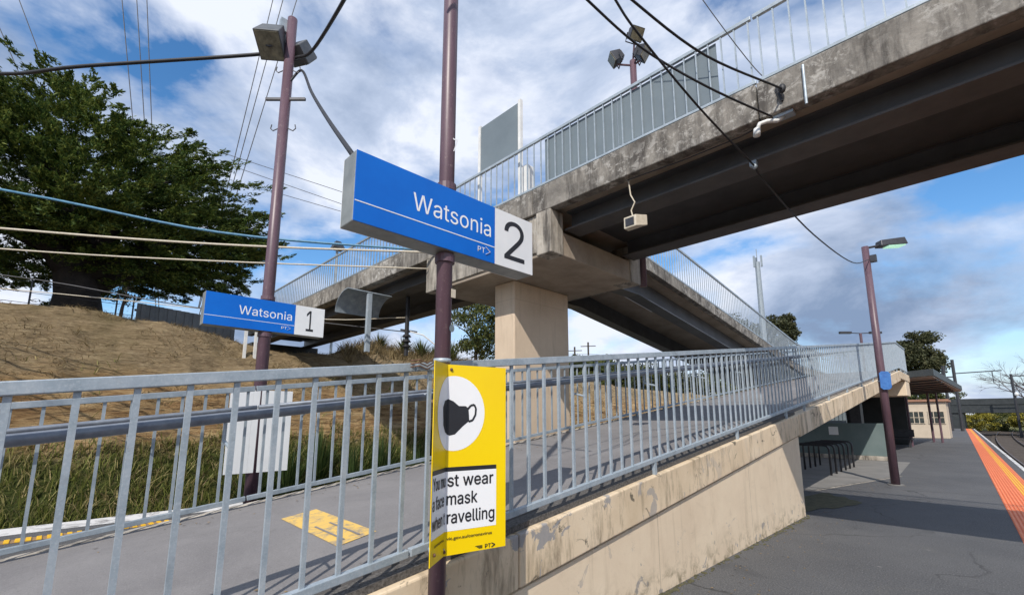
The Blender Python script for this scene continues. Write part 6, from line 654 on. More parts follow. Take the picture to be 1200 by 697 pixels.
for y in ys:
    for x in xs:
        bend = 0.00075 * min(max(0.0, y - 25), 115) ** 2
        xw = x + bend
        TV[i] = (xw, y, terrain_z(xw, y)); i += 1
nx, ny = len(xs), len(ys)
idx = np.arange(nx * ny).reshape(ny, nx)
TF = np.stack([idx[:-1, :-1].ravel(), idx[:-1, 1:].ravel(), idx[1:, 1:].ravel(), idx[1:, :-1].ravel()], axis=1)
tag(fast_mesh('ground', TV, TF, M['terrain'], smooth=True), kind='structure')

# island platform
EDGE = lambda y: 1.02 - 0.0323 * (y - 9.08) * 1.0
pl = MB()
Y0, Y1 = -30.0, 96.0
xa, xb = EDGE(Y0), EDGE(Y1)
pl.hexa([(-10.35, Y0, -1.3), (xa, Y0, -1.3), (xb, Y1, -1.3), (-8.6, Y1, -1.3),
         (-10.35, Y0, 0), (xa, Y0, 0), (xb, Y1, 0), (-8.6, Y1, 0)])
tag(pl.build('platform', M['asphalt']), kind='structure')
# painted / laid strips on the platform, each a few millimetres proud
def strip(name, off0, off1, z, mat, y0=-20, y1=95, side=1):
    s = MB()
    if side == 1:
        f = lambda y, o: 0.118 - 0.0323 * (y - 9.08) + o
    else:
        f = lambda y, o: o + (0.0 if y < 25 else 0.0)
    s.add([(f(y0, off0), y0, z), (f(y0, off1), y0, z), (f(y1, off1), y1, z), (f(y1, off0), y1, z)], [(0, 1, 2, 3)])
    return tag(s.build(name, mat), kind='structure')
strip('tactile_base', 0.0, 0.60, 0.004, M['orange'])
sb = MB(); sy_ = MB()
for k in range(12):
    o0 = 0.008 + k * 0.05
    tgt = sy_ if 7 <= k <= 9 else sb
    tgt.add([], [])
    f = lambda y, o: 0.118 - 0.0323 * (y - 9.08) + o
    y0, y1 = -20, 95
    a0, a1 = o0, o0 + 0.034
    tgt.hexa([(f(y0, a0), y0, 0.004), (f(y0, a1), y0, 0.004), (f(y1, a1), y1, 0.004), (f(y1, a0), y1, 0.004),
              (f(y0, a0 + .006), y0, 0.011), (f(y0, a1 - .006), y0, 0.011), (f(y1, a1 - .006), y1, 0.011), (f(y1, a0 + .006), y1, 0.011)])
tag(sb.build('tactile_ribs', simple('tactile_rib_orange', (0.72, 0.17, 0.05), (0.82, 0.24, 0.09), 5, 0.6)), kind='structure')
tag(sy_.build('tactile_ribs', M['tacyellow']), kind='structure')
strip('edge_line', 0.80, 0.90, 0.004, M['worn_white'])
strip('tactile_base', -9.25, -9.0, 0.004, simple('tactile_tan', (0.25, 0.16, 0.08), (0.34, 0.22, 0.11), 5, 0.7), -12, 24, 2)
tb = MB()
for k in range(-30, 60):
    for j in range(3):
        x = -9.22 + j * 0.08; y = k * 0.1
        tb.box(x, x + 0.055, y, y + 0.05, 0.004, 0.018)
tag(tb.build('tactile_ribs', M['tacyellow']), kind='structure')
strip('edge_line', -10.2, -9.62, 0.004, M['worn_white'], -12, 24, 2)
# paler concrete paving under the ramp and its moss patch
pv = MB(); pv.add([(-5.6, 12.3, 0.004), (-2.95, 12.3, 0.004), (-1.95, 16.9, 0.004), (-2.2, 22.3, 0.004), (-5.6, 22.3, 0.004)], [(0, 1, 2, 3, 4)])
tag(pv.build('paving', M['paving']), kind='structure')
pv = MB(); pv.add([(-2.93, 12.28, 0.0042), (-2.86, 12.26, 0.0042), (-1.86, 16.85, 0.0042), (-1.93, 16.88, 0.0042)], [(0, 1, 2, 3)])
tag(pv.build('paving_joint', M['conc_light']), kind='structure')
mp_ = MB()
pts = []
for k in range(26):
    a = 2 * math.pi * k / 26
    r = 1 + 0.22 * math.sin(3 * a + 1) + 0.12 * math.sin(7 * a)
    pts.append((-2.42 + 0.42 * r * math.cos(a), 10.75 + 1.15 * r * math.sin(a), 0.008))
mp_.add(pts, [tuple(range(26))])
tag(mp_.build('moss_patch', M['moss'], base=(0, 0, 0)), kind='structure')
# moss and grit gathered along the foot of the ramp wall
rr = random.Random(3)
mo = MB()
for k in range(420):
    y = rr.uniform(-1.5, 9.1); x = -2.305 + abs(rr.gauss(0, 0.035)) + 0.01
    r = rr.uniform(0.008, 0.028)
    mo.sphere((x, y, r * 0.1), r * 0.8, r * rr.uniform(0.8, 1.8), r * 0.5, 6, 4)
tag(mo.build('moss_line', M['moss']), kind='stuff', label='strip of moss and grit along the foot of the cream ramp wall', cat='moss')

# tracks (rails curve gently to the right far away)
def rail_x(x0, y, slope):
    return x0 + slope * (y - 9) + (0.0004 * max(0.0, y - 40) ** 2 if slope else 0.0)
for x0, slope, y1 in ((1.05 + 0.85, -0.0323, 170), (1.05 + 0.85 + 1.6, -0.0323, 170), (-10.35 - 0.75, 0.0, 40), (-10.35 - 2.35, 0.0, 40)):
    r = MB()
    pr = [(rail_x(x0, y, slope), y, -0.97) for y in np.arange(-20, y1, 2.0)]
    for a, b in zip(pr[:-1], pr[1:]):
        r.bar(a, b, 0.07, 0.16)
    tag(r.build('track_rail', M['rail']), kind='structure')
sl_ = MB()
for k in range(0, 240):
    y = -12 + k * 0.65
    cx = rail_x(1.05 + 1.65, y, -0.0323)
    sl_.box(cx - 1.25, cx + 1.25, y, y + 0.24, -1.16, -1.055)
tag(sl_.build('track_sleepers', simple('sleeper', (0.06, 0.05, 0.042), (0.12, 0.10, 0.085), 3, 0.9)), kind='structure')

# ------------------------------------------------------------------ lower ramp
ramp = thing('access_ramp', 'cream concrete ramp rising along the platform to a far landing', 'ramp', (-3.6, 9, 0))
b = MB(); b.box(-4.9, -2.305, -6, 9.06, -0.05, 0.0)
b = MB(); b.ybeam(-4.9, -2.31, [(-6, -0.02, surf(-6) - 0.42), (9.06, -0.02, surf(9.06) - 0.42)])
b.build('wall', M['cream'], ramp, bev=0.012)
b = MB(); b.ybeam(-5.02, -2.46, [(-6, surf(-6) - 0.3, surf(-6)), (23.76, surf(23.76) - 0.3, surf(23.76)), (26.6, surf(23.76) - 0.3, surf(23.76))])
b.build('walkway', M['ramp'], ramp)
def edge_beam(y0, y1, drop=0.40, name='edge_beam', mat='cream_beam', bv=0.012):
    b = MB()
    b.ybeam(-2.458, XK, [(y0, surf(y0) - drop, surf(y0) - 0.055), (y1, surf(y1) - drop, surf(y1) - 0.055)])
    return b.build(name, M[mat], ramp, bev=bv)
edge_beam(-6, 2.29, 0.395); edge_beam(2.30, 9.05, 0.395); edge_beam(9.075, 14.0, 0.43); edge_beam(14.015, 23.6, 0.43)
b = MB(); b.ybeam(-2.445, -2.330, [(-6, surf(-6) - 0.053, surf(-6) - 0.012), (9.05, surf(9.05) - 0.053, surf(9.05) - 0.012)])
b.build('grit_strip', simple('grit', (0.035, 0.032, 0.03), (0.16, 0.15, 0.14), 60, 0.95, 0, 0.6, 120), ramp)
b = MB(); b.ybeam(-5.13, -5.022, [(-6, surf(-6) - 0.35, surf(-6) + 0.003), (23.76, surf(23.76) - 0.35, surf(23.76) + 0.003)])
b.build('far_kerb', M['conc_light'], ramp, bev=0.01)
zl = surf(23.76)
b = MB(); b.box(-7.5, XK, 23.61, 26.75, zl - 0.36, zl - 0.055); b.build('landing_slab', M['cream_beam'], ramp, bev=0.015)
b = MB(); b.box(-7.45, XK - 0.02, 25.3, 26.55, zl - 0.98, zl - 0.362); b.build('landing_crossbeam', M['cream'], ramp, bev=0.02)
for x in (-4.2, -6.9):
    b = MB(); b.box(x - 0.2, x + 0.2, 25.6, 26.2, -0.02, zl - 0.982); b.build('landing_column', M['darksteel'], ramp)
# worn yellow marking and small litter on the walkway
def ramp_quad(pts, mat, name, dz=0.004):
    q = MB(); q.add([(x, y, surf(y) + dz) for x, y in pts], [(0, 1, 2, 3)])
    return q.build(name, mat, ramp)
ramp_quad([(-4.14, 1.41), (-3.03, 1.39), (-3.08, 1.69), (-4.16, 1.70)], M['worn_yellow'], 'painted_marking')
ramp_quad([(-3.62, 1.47), (-3.12, 1.465), (-3.12, 1.482), (-3.62, 1.487)], M['ramp'], 'marking_gap', 0.008)
ramp_quad([(-3.62, 1.58), (-3.12, 1.575), (-3.12, 1.592), (-3.62, 1.597)], M['ramp'], 'marking_gap', 0.008)

lv = MB(); lr = random.Random(9)
for k in range(260):
    y = lr.uniform(0.3, 12); x = XF + 0.08 + abs(lr.gauss(0, 0.22)) if k % 2 else XN - 0.12 - abs(lr.gauss(0, 0.12))
    a = lr.uniform(0, 6.28); r = lr.uniform(0.008, 0.022); z = surf(y) + 0.006
    lv.add([(x + r * math.cos(a), y + r * math.sin(a), z), (x - 0.4 * r * math.sin(a), y + 0.4 * r * math.cos(a), z + 0.004), (x - r * math.cos(a), y - r * math.sin(a), z + 0.001), (x + 0.4 * r * math.sin(a), y - 0.4 * r * math.cos(a), z)], [(0, 1, 2, 3)])
for k in range(260):
    y = lr.uniform(3.5, 16); x = -2.28 + abs(lr.gauss(0, 0.5))
    a = lr.uniform(0, 6.28); r = lr.uniform(0.008, 0.020)
    lv.add([(x + r * math.cos(a), y + r * math.sin(a), 0.006), (x - 0.4 * r * math.sin(a), y + 0.4 * r * math.cos(a), 0.010), (x - r * math.cos(a), y - r * math.sin(a), 0.007), (x + 0.4 * r * math.sin(a), y - 0.4 * r * math.cos(a), 0.006)], [(0, 1, 2, 3)])
tag(lv.build('leaf_litter', simple('dead_leaves', (0.10, 0.07, 0.035), (0.32, 0.23, 0.12), 30, 0.9)), 'scattered dead leaves and grit on the ramp and platform', 'leaf litter', None, 'stuff')

# ------------------------------------------------------------------ railings
def baluster_mesh(h, w=0.022, d=0.012):
    b = MB(); b.box(-w / 2, w / 2, -d / 2, d / 2, 0, h)
    me = bpy.data.meshes.new('baluster')
    me.from_pydata(b.v, [], b.f)
    bm = bmesh.new(); bm.from_mesh(me); bmesh.ops.recalc_face_normals(bm, faces=bm.faces); bm.to_mesh(me); bm.free()
    return me
BAL = {}
def balusters(parent, spots, h, mat, w=0.022, d=0.012):
    key = (round(h, 3), mat.name, w, d)
    if key not in BAL:
        me = baluster_mesh(h, w, d); me.materials.append(mat); BAL[key] = me
    o0 = wloc(parent)
    for p in spots:
        o = bpy.data.objects.new('baluster', BAL[key])
        COL.objects.link(o)
        o.parent = parent
        o.location = Vector(p) - o0

def ramp_railing(x, y0, y1, label, top_z, bot_z, step, phase, mat, group, hand_x=None, hand_r=0.024, toph=0.05, posts=(), bw=0.018, bd=0.022):
    """railing in a plane x = const; top_z / bot_z: functions of y giving the top faces of the rails"""
    t = thing('railing', label, 'railing', (x, y0, bot_z(y0) - 0.1), group)
    knots = [y0] + [k for k in (9.1, 20.4, 23.76) if y0 < k < y1] + [y1]
    b = MB(); b.ybeam(x - 0.0225, x + 0.0225, [(y, top_z(y) - toph, top_z(y)) for y in knots]); b.build('top_rail', mat, t, bev=0.004)
    b = MB(); b.ybeam(x - 0.02, x + 0.02, [(y, bot_z(y) - 0.042, bot_z(y)) for y in knots]); b.build('bottom_rail', mat, t, bev=0.004)
    sp = []
    k = math.ceil((y0 + 0.02 - phase) / step)
    ym = None
    while phase + k * step < y1 - 0.02:
        y = phase + k * step
        sp.append((x, y, bot_z(y) - 0.001)); k += 1
    h = min(top_z(y) - toph - bot_z(y) for y in knots) + 0.004
    balusters(t, sp, h, mat, bw, bd)
    n = max(2, int((y1 - y0) / 1.9) + 1)
    for i in range(n):
        e = min(0.55, (y1 - y0) * 0.2)
        y = y0 + e + (y1 - y0 - 2 * e) * i / (n - 1)
        b = MB(); b.box(x - 0.017, x + 0.017, y - 0.02, y + 0.02, bot_z(y) - 0.165, bot_z(y) - 0.043); b.build('foot', mat, t)
    if hand_x is not None:
        b = MB(); b.tube([(hand_x, y, top_z(y) - 0.205) for y in np.linspace(y0, y1, 8)], hand_r, 12); b.build('handrail', M['pipe'], t, smooth=True)
        for i in range(max(1, int((y1 - y0) / 1.1))):
            y = phase + step * (math.ceil((y0 + 0.4 - phase) / step) + 7 * i)
            if y > y1: break
            z = top_z(y) - 0.22
            bb = MB(); bb.tube([(hand_x, y, z), (hand_x, y, z - 0.09), (x, y, z - 0.12)], 0.008, 6); bb.build('bracket', mat, t)
    return t
G1 = 'galvanised railing panels of the lower ramp'
lb = lambda y: surf(y) + 0.10
ramp_railing(XN, -1.2, 1.46, 'ramp railing panel closest to the viewer, left of the nearer sign pole', railtop, lb, 0.171, 0.047, M['galv'], G1, XN - 0.13)
ramp_railing(XN, 1.475, 9.06, 'near side ramp railing panel from the nearer sign pole to the cream wall end', railtop, lb, 0.171, 0.036, M['galv'], G1, XN - 0.13)
ramp_railing(XN, 9.075, 23.76, 'near side ramp railing panel beyond the cream wall, above the bike racks', railtop, lb, 0.171, 0.03, M['galv'], G1, XN - 0.13)
ramp_railing(XN, 23.775, 26.62, 'short level railing panel at the far end of the near side, on the ramp landing', railtop, lb, 0.171, 0.03, M['galv'], G1)
ramp_railing(XF, -1.2, 1.35, 'far side ramp railing panel in front of the grassy bank and number 1 pole', railtop, lb, 0.171, 0.10, M['galv_dull'], G1, XF + 0.12, 0.02)
ramp_railing(XF, 1.365, 8.9, 'far side ramp railing panel passing in front of the cream pier', railtop, lb, 0.171, 0.10, M['galv_dull'], G1, XF + 0.12, 0.02)
ramp_railing(XF, 8.915, 23.7, 'far side ramp railing panel running up beneath the upper ramp', railtop, lb, 0.171, 0.10, M['galv_dull'], G1, XF + 0.12, 0.02)
# end railing across the landing
t = thing('railing', 'railing panel across the outer end of the far ramp landing', 'railing', (XN, 26.62, zl), G1)
b = MB(); b.bar((-7.4, 26.62, zl + 1.1), (XN, 26.62, zl + 1.1), 0.045, 0.05); b.build('top_rail', M['galv'], t)
b = MB(); b.bar((-7.4, 26.62, zl + 0.08), (XN, 26.62, zl + 0.08), 0.04, 0.042); b.build('bottom_rail', M['galv'], t)
balusters(t, [(XN - 0.171 * k, 26.62, zl + 0.1) for k in range(1, 30)], 0.98, M['galv'], 0.018, 0.022)
# rusty wire tie at the joint by the sign pole
w = MB()
for k in range(3):
    z = railtop(1.47) - 0.03 + 0.018 * k
    w.tube([(XN + 0.035, 1.42, z), (XN + 0.05, 1.47, z + 0.01), (XN + 0.04, 1.53, z - 0.005), (-2.16, 1.50, z + 0.01)], 0.004, 6)
tag(w.build('wire_tie', M['rust'], base=(XN, 1.47, railtop(1.47))), 'rusty wire tie binding the ramp railing joint to the nearer sign pole', 'wire tie')

# ------------------------------------------------------------------ footbridge
XL, XR = -19.4, 9.0
fb = thing('footbridge', 'weathered concrete footbridge on dark steel girders crossing overhead from hill to right', 'footbridge', (-5.85, 6.2, 0))
xsplit = [XL, -13.0, -10.1, -7.40, -4.55, -1.32, 2.2, 5.6, XR]
for a, c in zip(xsplit[:-1], xsplit[1:]):
    b = MB(); b.box(a + 0.006, c - 0.006, BY, BY + 0.16, 4.66, 5.07); b.build('edge_beam', M['conc'], fb, bev=0.012)
b = MB(); b.box(XL, XR, BY + 0.162, 7.28, 4.72, 4.97); b.build('deck', M['soffit'], fb)
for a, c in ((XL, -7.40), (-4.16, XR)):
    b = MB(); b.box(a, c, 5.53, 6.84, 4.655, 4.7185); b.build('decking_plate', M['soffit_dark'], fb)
b = MB(); b.box(XL, XR, 7.282, 7.44, 4.66, 5.07); b.build('edge_beam', M['conc'], fb, bev=0.012)
for yc in (5.385, 6.985):
    for a, c in ((XL, -7.38), (-4.18, XR)):
        b = MB(); b.box(a, c, yc - 0.008, yc + 0.008, 4.424, 4.719); b.box(a, c, yc - 0.13, yc + 0.13, 4.695, 4.7185)
        g = b.build('girder', M['girder'], fb)
        b = MB(); b.box(a, c, yc - 0.178, yc + 0.178, 4.398, 4.423); b.build('flange', M['flange'], g)
b = MB(); b.box(-7.36, -4.2, 4.96, 7.36, 3.995, 4.37); b.build('headstock', M['soffit'], fb, bev=0.015)
b = MB(); b.box(-6.66, -4.48, 4.93, 5.16, 4.06, 4.655); b.build('fascia', M['conc_light'], fb, bev=0.01)
for a, c, y0, y1 in ((-7.39, -6.67, 4.875, 5.17), (-4.47, -4.18, 4.875, 5.17), (-4.56, -4.18, 7.05, 7.385), (-7.39, -6.67, 7.05, 7.385)):
    b = MB(); b.box(a, c, y0, y1, 3.985, 4.657); b.build('bearing_block', M['conc_light'], fb, bev=0.012)
b = MB(); b.box(-6.10, -5.59, 5.52, 7.02, -0.05, 3.993); b.build('pier', M['pier'], fb, bev=0.02)
b = MB(); b.box(-7.3, -4.26, 7.37, 7.42, 4.0, 4.36); b.build('landing_edge', M['conc'], fb)
ab = MB(); ab.box(-20.4, -19.0, 4.95, 7.4, 2.0, 4.39); ab.build('abutment', M['roofdark'], fb)

# upper ramp going down from the bridge towards the far landing
ur = thing('upper_ramp', 'upper ramp descending from the footbridge landing on two dark girders', 'ramp', (-6.1, 14, 3.4))
yk = [7.46, 9.1, 20.4, 26.5]
b = MB(); b.ybeam(-5.05, -4.90, [(y, uedge(y) - 0.26, uedge(y)) for y in yk]); b.build('edge_beam', M['conc'], ur, bev=0.01)
b = MB(); b.ybeam(-7.42, -7.27, [(y, uedge(y) - 0.26, uedge(y)) for y in yk]); b.build('edge_beam', M['conc'], ur, bev=0.01)
b = MB(); b.ybeam(-7.268, -5.052, [(y, uedge(y) - 0.27, uedge(y) - 0.10) for y in yk]); b.build('deck', M['soffit'], ur)
for xc in (-5.36, -7.0):
    b = MB(); b.ybeam(xc - 0.01, xc + 0.01, [(y, uedge(y) - 0.72, uedge(y) - 0.272) for y in [7.46, 9.1, 20.4, 23.5]])
    g = b.build('girder', M['girder'], ur)
    b = MB(); b.ybeam(xc - 0.16, xc + 0.16, [(y, uedge(y) - 0.745, uedge(y) - 0.722) for y in [7.46, 9.1, 20.4, 23.5]]); b.build('flange', M['girder'], g)
ft = MB(); ft.ybeam(-6.12, -6.02, [(9.6, uedge(9.6) - 0.34, uedge(9.6) - 0.272), (11.3, uedge(11.3) - 0.34, uedge(11.3) - 0.272)])
tag(ft.build('tube_light', M['lettering_white'], base=(-6.07, 10.4, uedge(10.4) - 0.3)), 'white tube light fixed under the upper ramp', 'light')
ft = MB(); ft.box(-6.9, -6.5, 7.6, 8.2, 4.70, 4.79)
tag(ft.build('panel_light', simple('dull_panel', (0.28, 0.33, 0.18), (0.36, 0.40, 0.25), 4, 0.5), base=(-6.7, 7.9, 4.75)), 'square greenish panel light under the bridge landing', 'light')

def bridge_railing(y, x0, x1, label, mat, group, step=0.146, top=5.94, bot=5.155):
    t = thing('railing', label, 'railing', (x0, y, 5.07), group)
    b = MB(); b.box(x0, x1, y - 0.02, y + 0.02, top - 0.045, top); b.build('top_rail', mat, t, bev=0.004)
    b = MB(); b.box(x0, x1, y - 0.018, y + 0.018, bot - 0.035, bot); b.build('bottom_rail', mat, t, bev=0.004)
    n = int((x1 - x0 - 0.05) / step)
    balusters(t, [(x0 + 0.05 + k * step, y, bot - 0.001) for k in range(n + 1)], top - 0.045 - bot + 0.003, mat, 0.014, 0.02)
    m = max(2, int((x1 - x0) / 2.0) + 1)
    for i in range(m):
        x = x0 + 0.05 + (x1 - x0 - 0.1) * i / (m - 1)
        b = MB(); b.box(x - 0.014, x + 0.014, y - 0.012, y + 0.012, 5.068, bot - 0.036); b.build('foot', mat, t)
    return t
G2 = 'railing panels of the footbridge'
bridge_railing(BY + 0.08, XL + 0.1, -7.42, 'footbridge railing on the near side over the first track, left of the big sign', M['galv_dull'], G2)
bridge_railing(BY + 0.08, -7.40, -1.33, 'footbridge railing on the near side above the pier, with grey screens behind it', M['galv'], G2)
bridge_railing(BY + 0.08, -1.31, 8.9, 'footbridge railing on the near side at the upper right corner, without screens', M['galv'], G2)
bridge_railing(7.36, XL + 0.1, -7.42, 'footbridge railing on the far side over the first track', M['galv_dull'], G2)
bridge_railing(7.36, -4.86, 8.9, 'footbridge railing on the far side over the platform', M['galv_dull'], G2)
G3 = 'railing panels of the upper ramp'
ut = lambda y: uedge(y) + 0.90
ub = lambda y: uedge(y) + 0.085
ramp_railing(-4.955, 7.5, 14.6, 'upper ramp railing on the near side, higher panel beside the bridge landing', ut, ub, 0.13, 0.0, M['galv'], G3, bw=0.016, bd=0.014)
ramp_railing(-4.955, 14.62, 23.6, 'upper ramp railing on the near side, lower panel towards the far landing', ut, ub, 0.13, 0.0, M['galv'], G3, bw=0.016, bd=0.014)
ramp_railing(-7.34, 7.5, 14.6, 'upper ramp railing on the far side, higher panel seen through the nearer one', ut, ub, 0.146, 0.0, M['galv_dull'], G3, bw=0.016, bd=0.014)
ramp_railing(-7.34, 14.62, 26.4, 'upper ramp railing on the far side, lower panel towards the far landing', ut, ub, 0.146, 0.0, M['galv_dull'], G3, bw=0.016, bd=0.014)

# grey screens behind the bridge railing
xsn = [-4.37, -3.72, -3.06, -2.40, -1.72]
for i, (a, c) in enumerate(zip(xsn[:-1], xsn[1:])):
    b = MB(); b.box(a + 0.004, c - 0.004, BY + 0.108, BY + 0.118, 5.19, 5.885)
    tag(b.build('screen_panel', M['screen'], base=((a + c) / 2, BY + 0.11, 5.19)),
        ['grey screen panel behind the bridge railing, first right of the white post',
         'grey screen panel behind the bridge railing, second from the white post',
         'grey screen panel behind the bridge railing, just left of the end one',
         'grey screen panel at the end of the row, below the heavy black cables'][i], 'screen', 'screens on the footbridge railing')
nb = thing('notice_board', 'tall grey backed notice board on white posts standing on the bridge', 'sign', (-5.55, 5.12, 4.97))
b = MB(); b.box(-6.05, -5.08, 5.10, 5.13, 6.02, 6.96); b.build('board', M['screen'], nb)
for x in (-6.08, -5.03):
    b = MB(); b.box(x - 0.03, x + 0.03, 5.085, 5.145, 4.97, 7.0); b.build('post', M['whitepaint'], nb)
bx = MB(); bx.box(-5.01, -4.86, 5.10, 5.28, 4.97, 5.74)
tag(bx.build('meter_box', M['whitepaint'], base=(-4.9, 5.2, 4.97), bev=0.01), 'narrow white box on the bridge right of the notice board', 'box')

# fittings on the bridge
def spk():
    t = thing('loudspeaker', 'small cream box loudspeaker hanging from the bridge edge on a cord', 'loudspeaker', (-2.86, 4.93, 4.02))
    b = MB(); b.hexa([(-2.95, 4.86, 3.94), (-2.78, 4.86, 3.94), (-2.72, 5.04, 3.98), (-3.0, 5.04, 3.98), (-2.95, 4.86, 4.09), (-2.78, 4.86, 4.09), (-2.72, 5.04, 4.12), (-3.0, 5.04, 4.12)])
    b.build('case', M['wirecream'], t, bev=0.008)
    b = MB(); b.box(-2.925, -2.805, 4.852, 4.858, 3.965, 4.065); b.build('grille', M['darksteel'], t)
    b = MB(); b.tube([(-2.87, 4.95, 4.11), (-2.89, 4.95, 4.2), (-2.84, 4.96, 4.30), (-2.90, 4.97, 4.42), (-2.93, 4.98, 4.66)], 0.009, 6); b.build('cord', M['wirecream'], t)
spk()
def cctv():
    t = thing('security_camera', 'white bent arm security camera under the bridge edge', 'camera', (-1.3, 4.9, 4.66))
    b = MB(); b.tube([(-1.12, 4.98, 4.64), (-1.17, 4.95, 4.60), (-1.25, 4.90, 4.61), (-1.31, 4.86, 4.59), (-1.335, 4.84, 4.52)], 0.022, 10); b.build('arm', M['whitepaint'], t, smooth=True)
    b = MB(); b.tube([(-1.335, 4.84, 4.535), (-1.34, 4.835, 4.46)], [0.032, 0.036], 12); b.build('lens_housing', M['whitepaint'], t, smooth=True)
    b = MB(); b.box(-1.2, -1.02, 4.93, 5.03, 4.625, 4.655); b.build('mount', M['galv'], t)
cctv()
t = thing('cable_bracket', 'black cable bracket on the weathered bridge edge beam', 'bracket', (-1.08, 4.85, 4.85))
b = MB(); b.sphere((-1.07, 4.82, 4.84), 0.035, 0.03, 0.05, 10, 8); b.build('insulator', M['black'], t, smooth=True)
b = MB(); b.bar((-1.13, 4.865, 4.92), (-1.09, 4.865, 4.74), 0.02, 0.02); b.build('strap', M['black'], t)
dp = MB(); dp.tube([(-0.885, 4.865, 5.02), (-0.89, 4.865, 4.60)], 0.013, 8)
tag(dp.build('drain_pipe', M['galv'], base=(-0.89, 4.865, 4.6)), 'short galvanised drain pipe running down the bridge edge beam', 'pipe')
cl = MB(); cl.box(-1.54, -1.47, 5.19, 5.24, 4.34, 4.40); cl.sphere((-1.49, 5.2, 4.33), 0.03, 0.03, 0.035, 8, 6)
tag(cl.build('cable_clamp', M['galv_dull'], base=(-1.5, 5.2, 4.38)), 'small cable clamp on the girder flange where a cable passes', 'clamp')
cb = MB(); cb.tube([(-2.93, 4.95, 4.63), (-2.2, 4.99, 4.615), (-1.55, 5.0, 4.62), (-1.2, 4.98, 4.65)], 0.008, 6)
tag(cb.build('conduit_cable', M['black'], base=(-2, 4.97, 4.62)), 'thin dark cable clipped under the bridge edge from loudspeaker to camera', 'cable')

# floodlight cluster behind the bridge
def flood_head(parent, c, fwd, w, h, d):
    fwd = Vector(fwd).normalized()
    r = fwd.cross(Vector((0, 0, 1))).normalized(); u = r.cross(fwd)
    c = Vector(c)
    def q(k, s): return [c + fwd * k + r * (a * w / 2 * s) + u * (e * h / 2 * s) for a, e in ((-1, -1), (1, -1), (1, 1), (-1, 1))]
    b = MB(); b.hexa(q(-d / 2, 0.72) + q(d / 2, 1.0)); hd = b.build('flood_head', M['darksteel'], parent, bev=0.008)
    b = MB(); b.hexa(q(d / 2 + 0.002, 0.88) + q(d / 2 + 0.012, 0.88)); b.build('lens', M['lens'], hd)
    b = MB()
    for k in (-0.3, -0.1, 0.1, 0.3):
        b.bar(c - fwd * d * 0.5 + r * (w * k * 0.7) - u * h * 0.3, c - fwd * d * 0.5 + r * (w * k * 0.7) + u * h * 0.3, 0.01, d * 0.25)
    b.build('cooling_fins', M['darksteel'], hd)
    b = MB(); b.tube([c + r * w * 0.55 - fwd * 0.02, c + r * w * 0.55 - u * h * 0.62, c - r * w * 0.55 - u * h * 0.62, c - r * w * 0.55 - fwd * 0.02], 0.012, 6); b.build('bracket', M['darksteel'], hd)
fp = thing('floodlight_pole', 'mauve pole with three floodlight heads rising behind the bridge railing', 'floodlight', (-4.22, 7.55, 4.6))
b = MB(); b.tube([(-4.22, 7.55, 4.0), (-4.22, 7.55, 8.72)], 0.065, 16); b.build('pole', M['mauve'], fp, smooth=True)
flood_head(fp, (-4.44, 7.30, 8.78), (-0.55, -0.55, -0.45), 0.26, 0.24, 0.22)
flood_head(fp, (-4.10, 7.46, 9.20), (0.65, -0.30, -0.55), 0.28, 0.26, 0.22)
flood_head(fp, (-4.06, 7.60, 8.84), (0.75, 0.15, -0.50), 0.28, 0.26, 0.22)
b = MB(); b.tube([(-4.44, 7.32, 8.64), (-4.22, 7.55, 8.62), (-4.08, 7.60, 8.68)], 0.02, 8); b.tube([(-4.22, 7.55, 8.7), (-4.12, 7.47, 9.05)], 0.02, 8); b.build('crossarm', M['mauve'], fp)

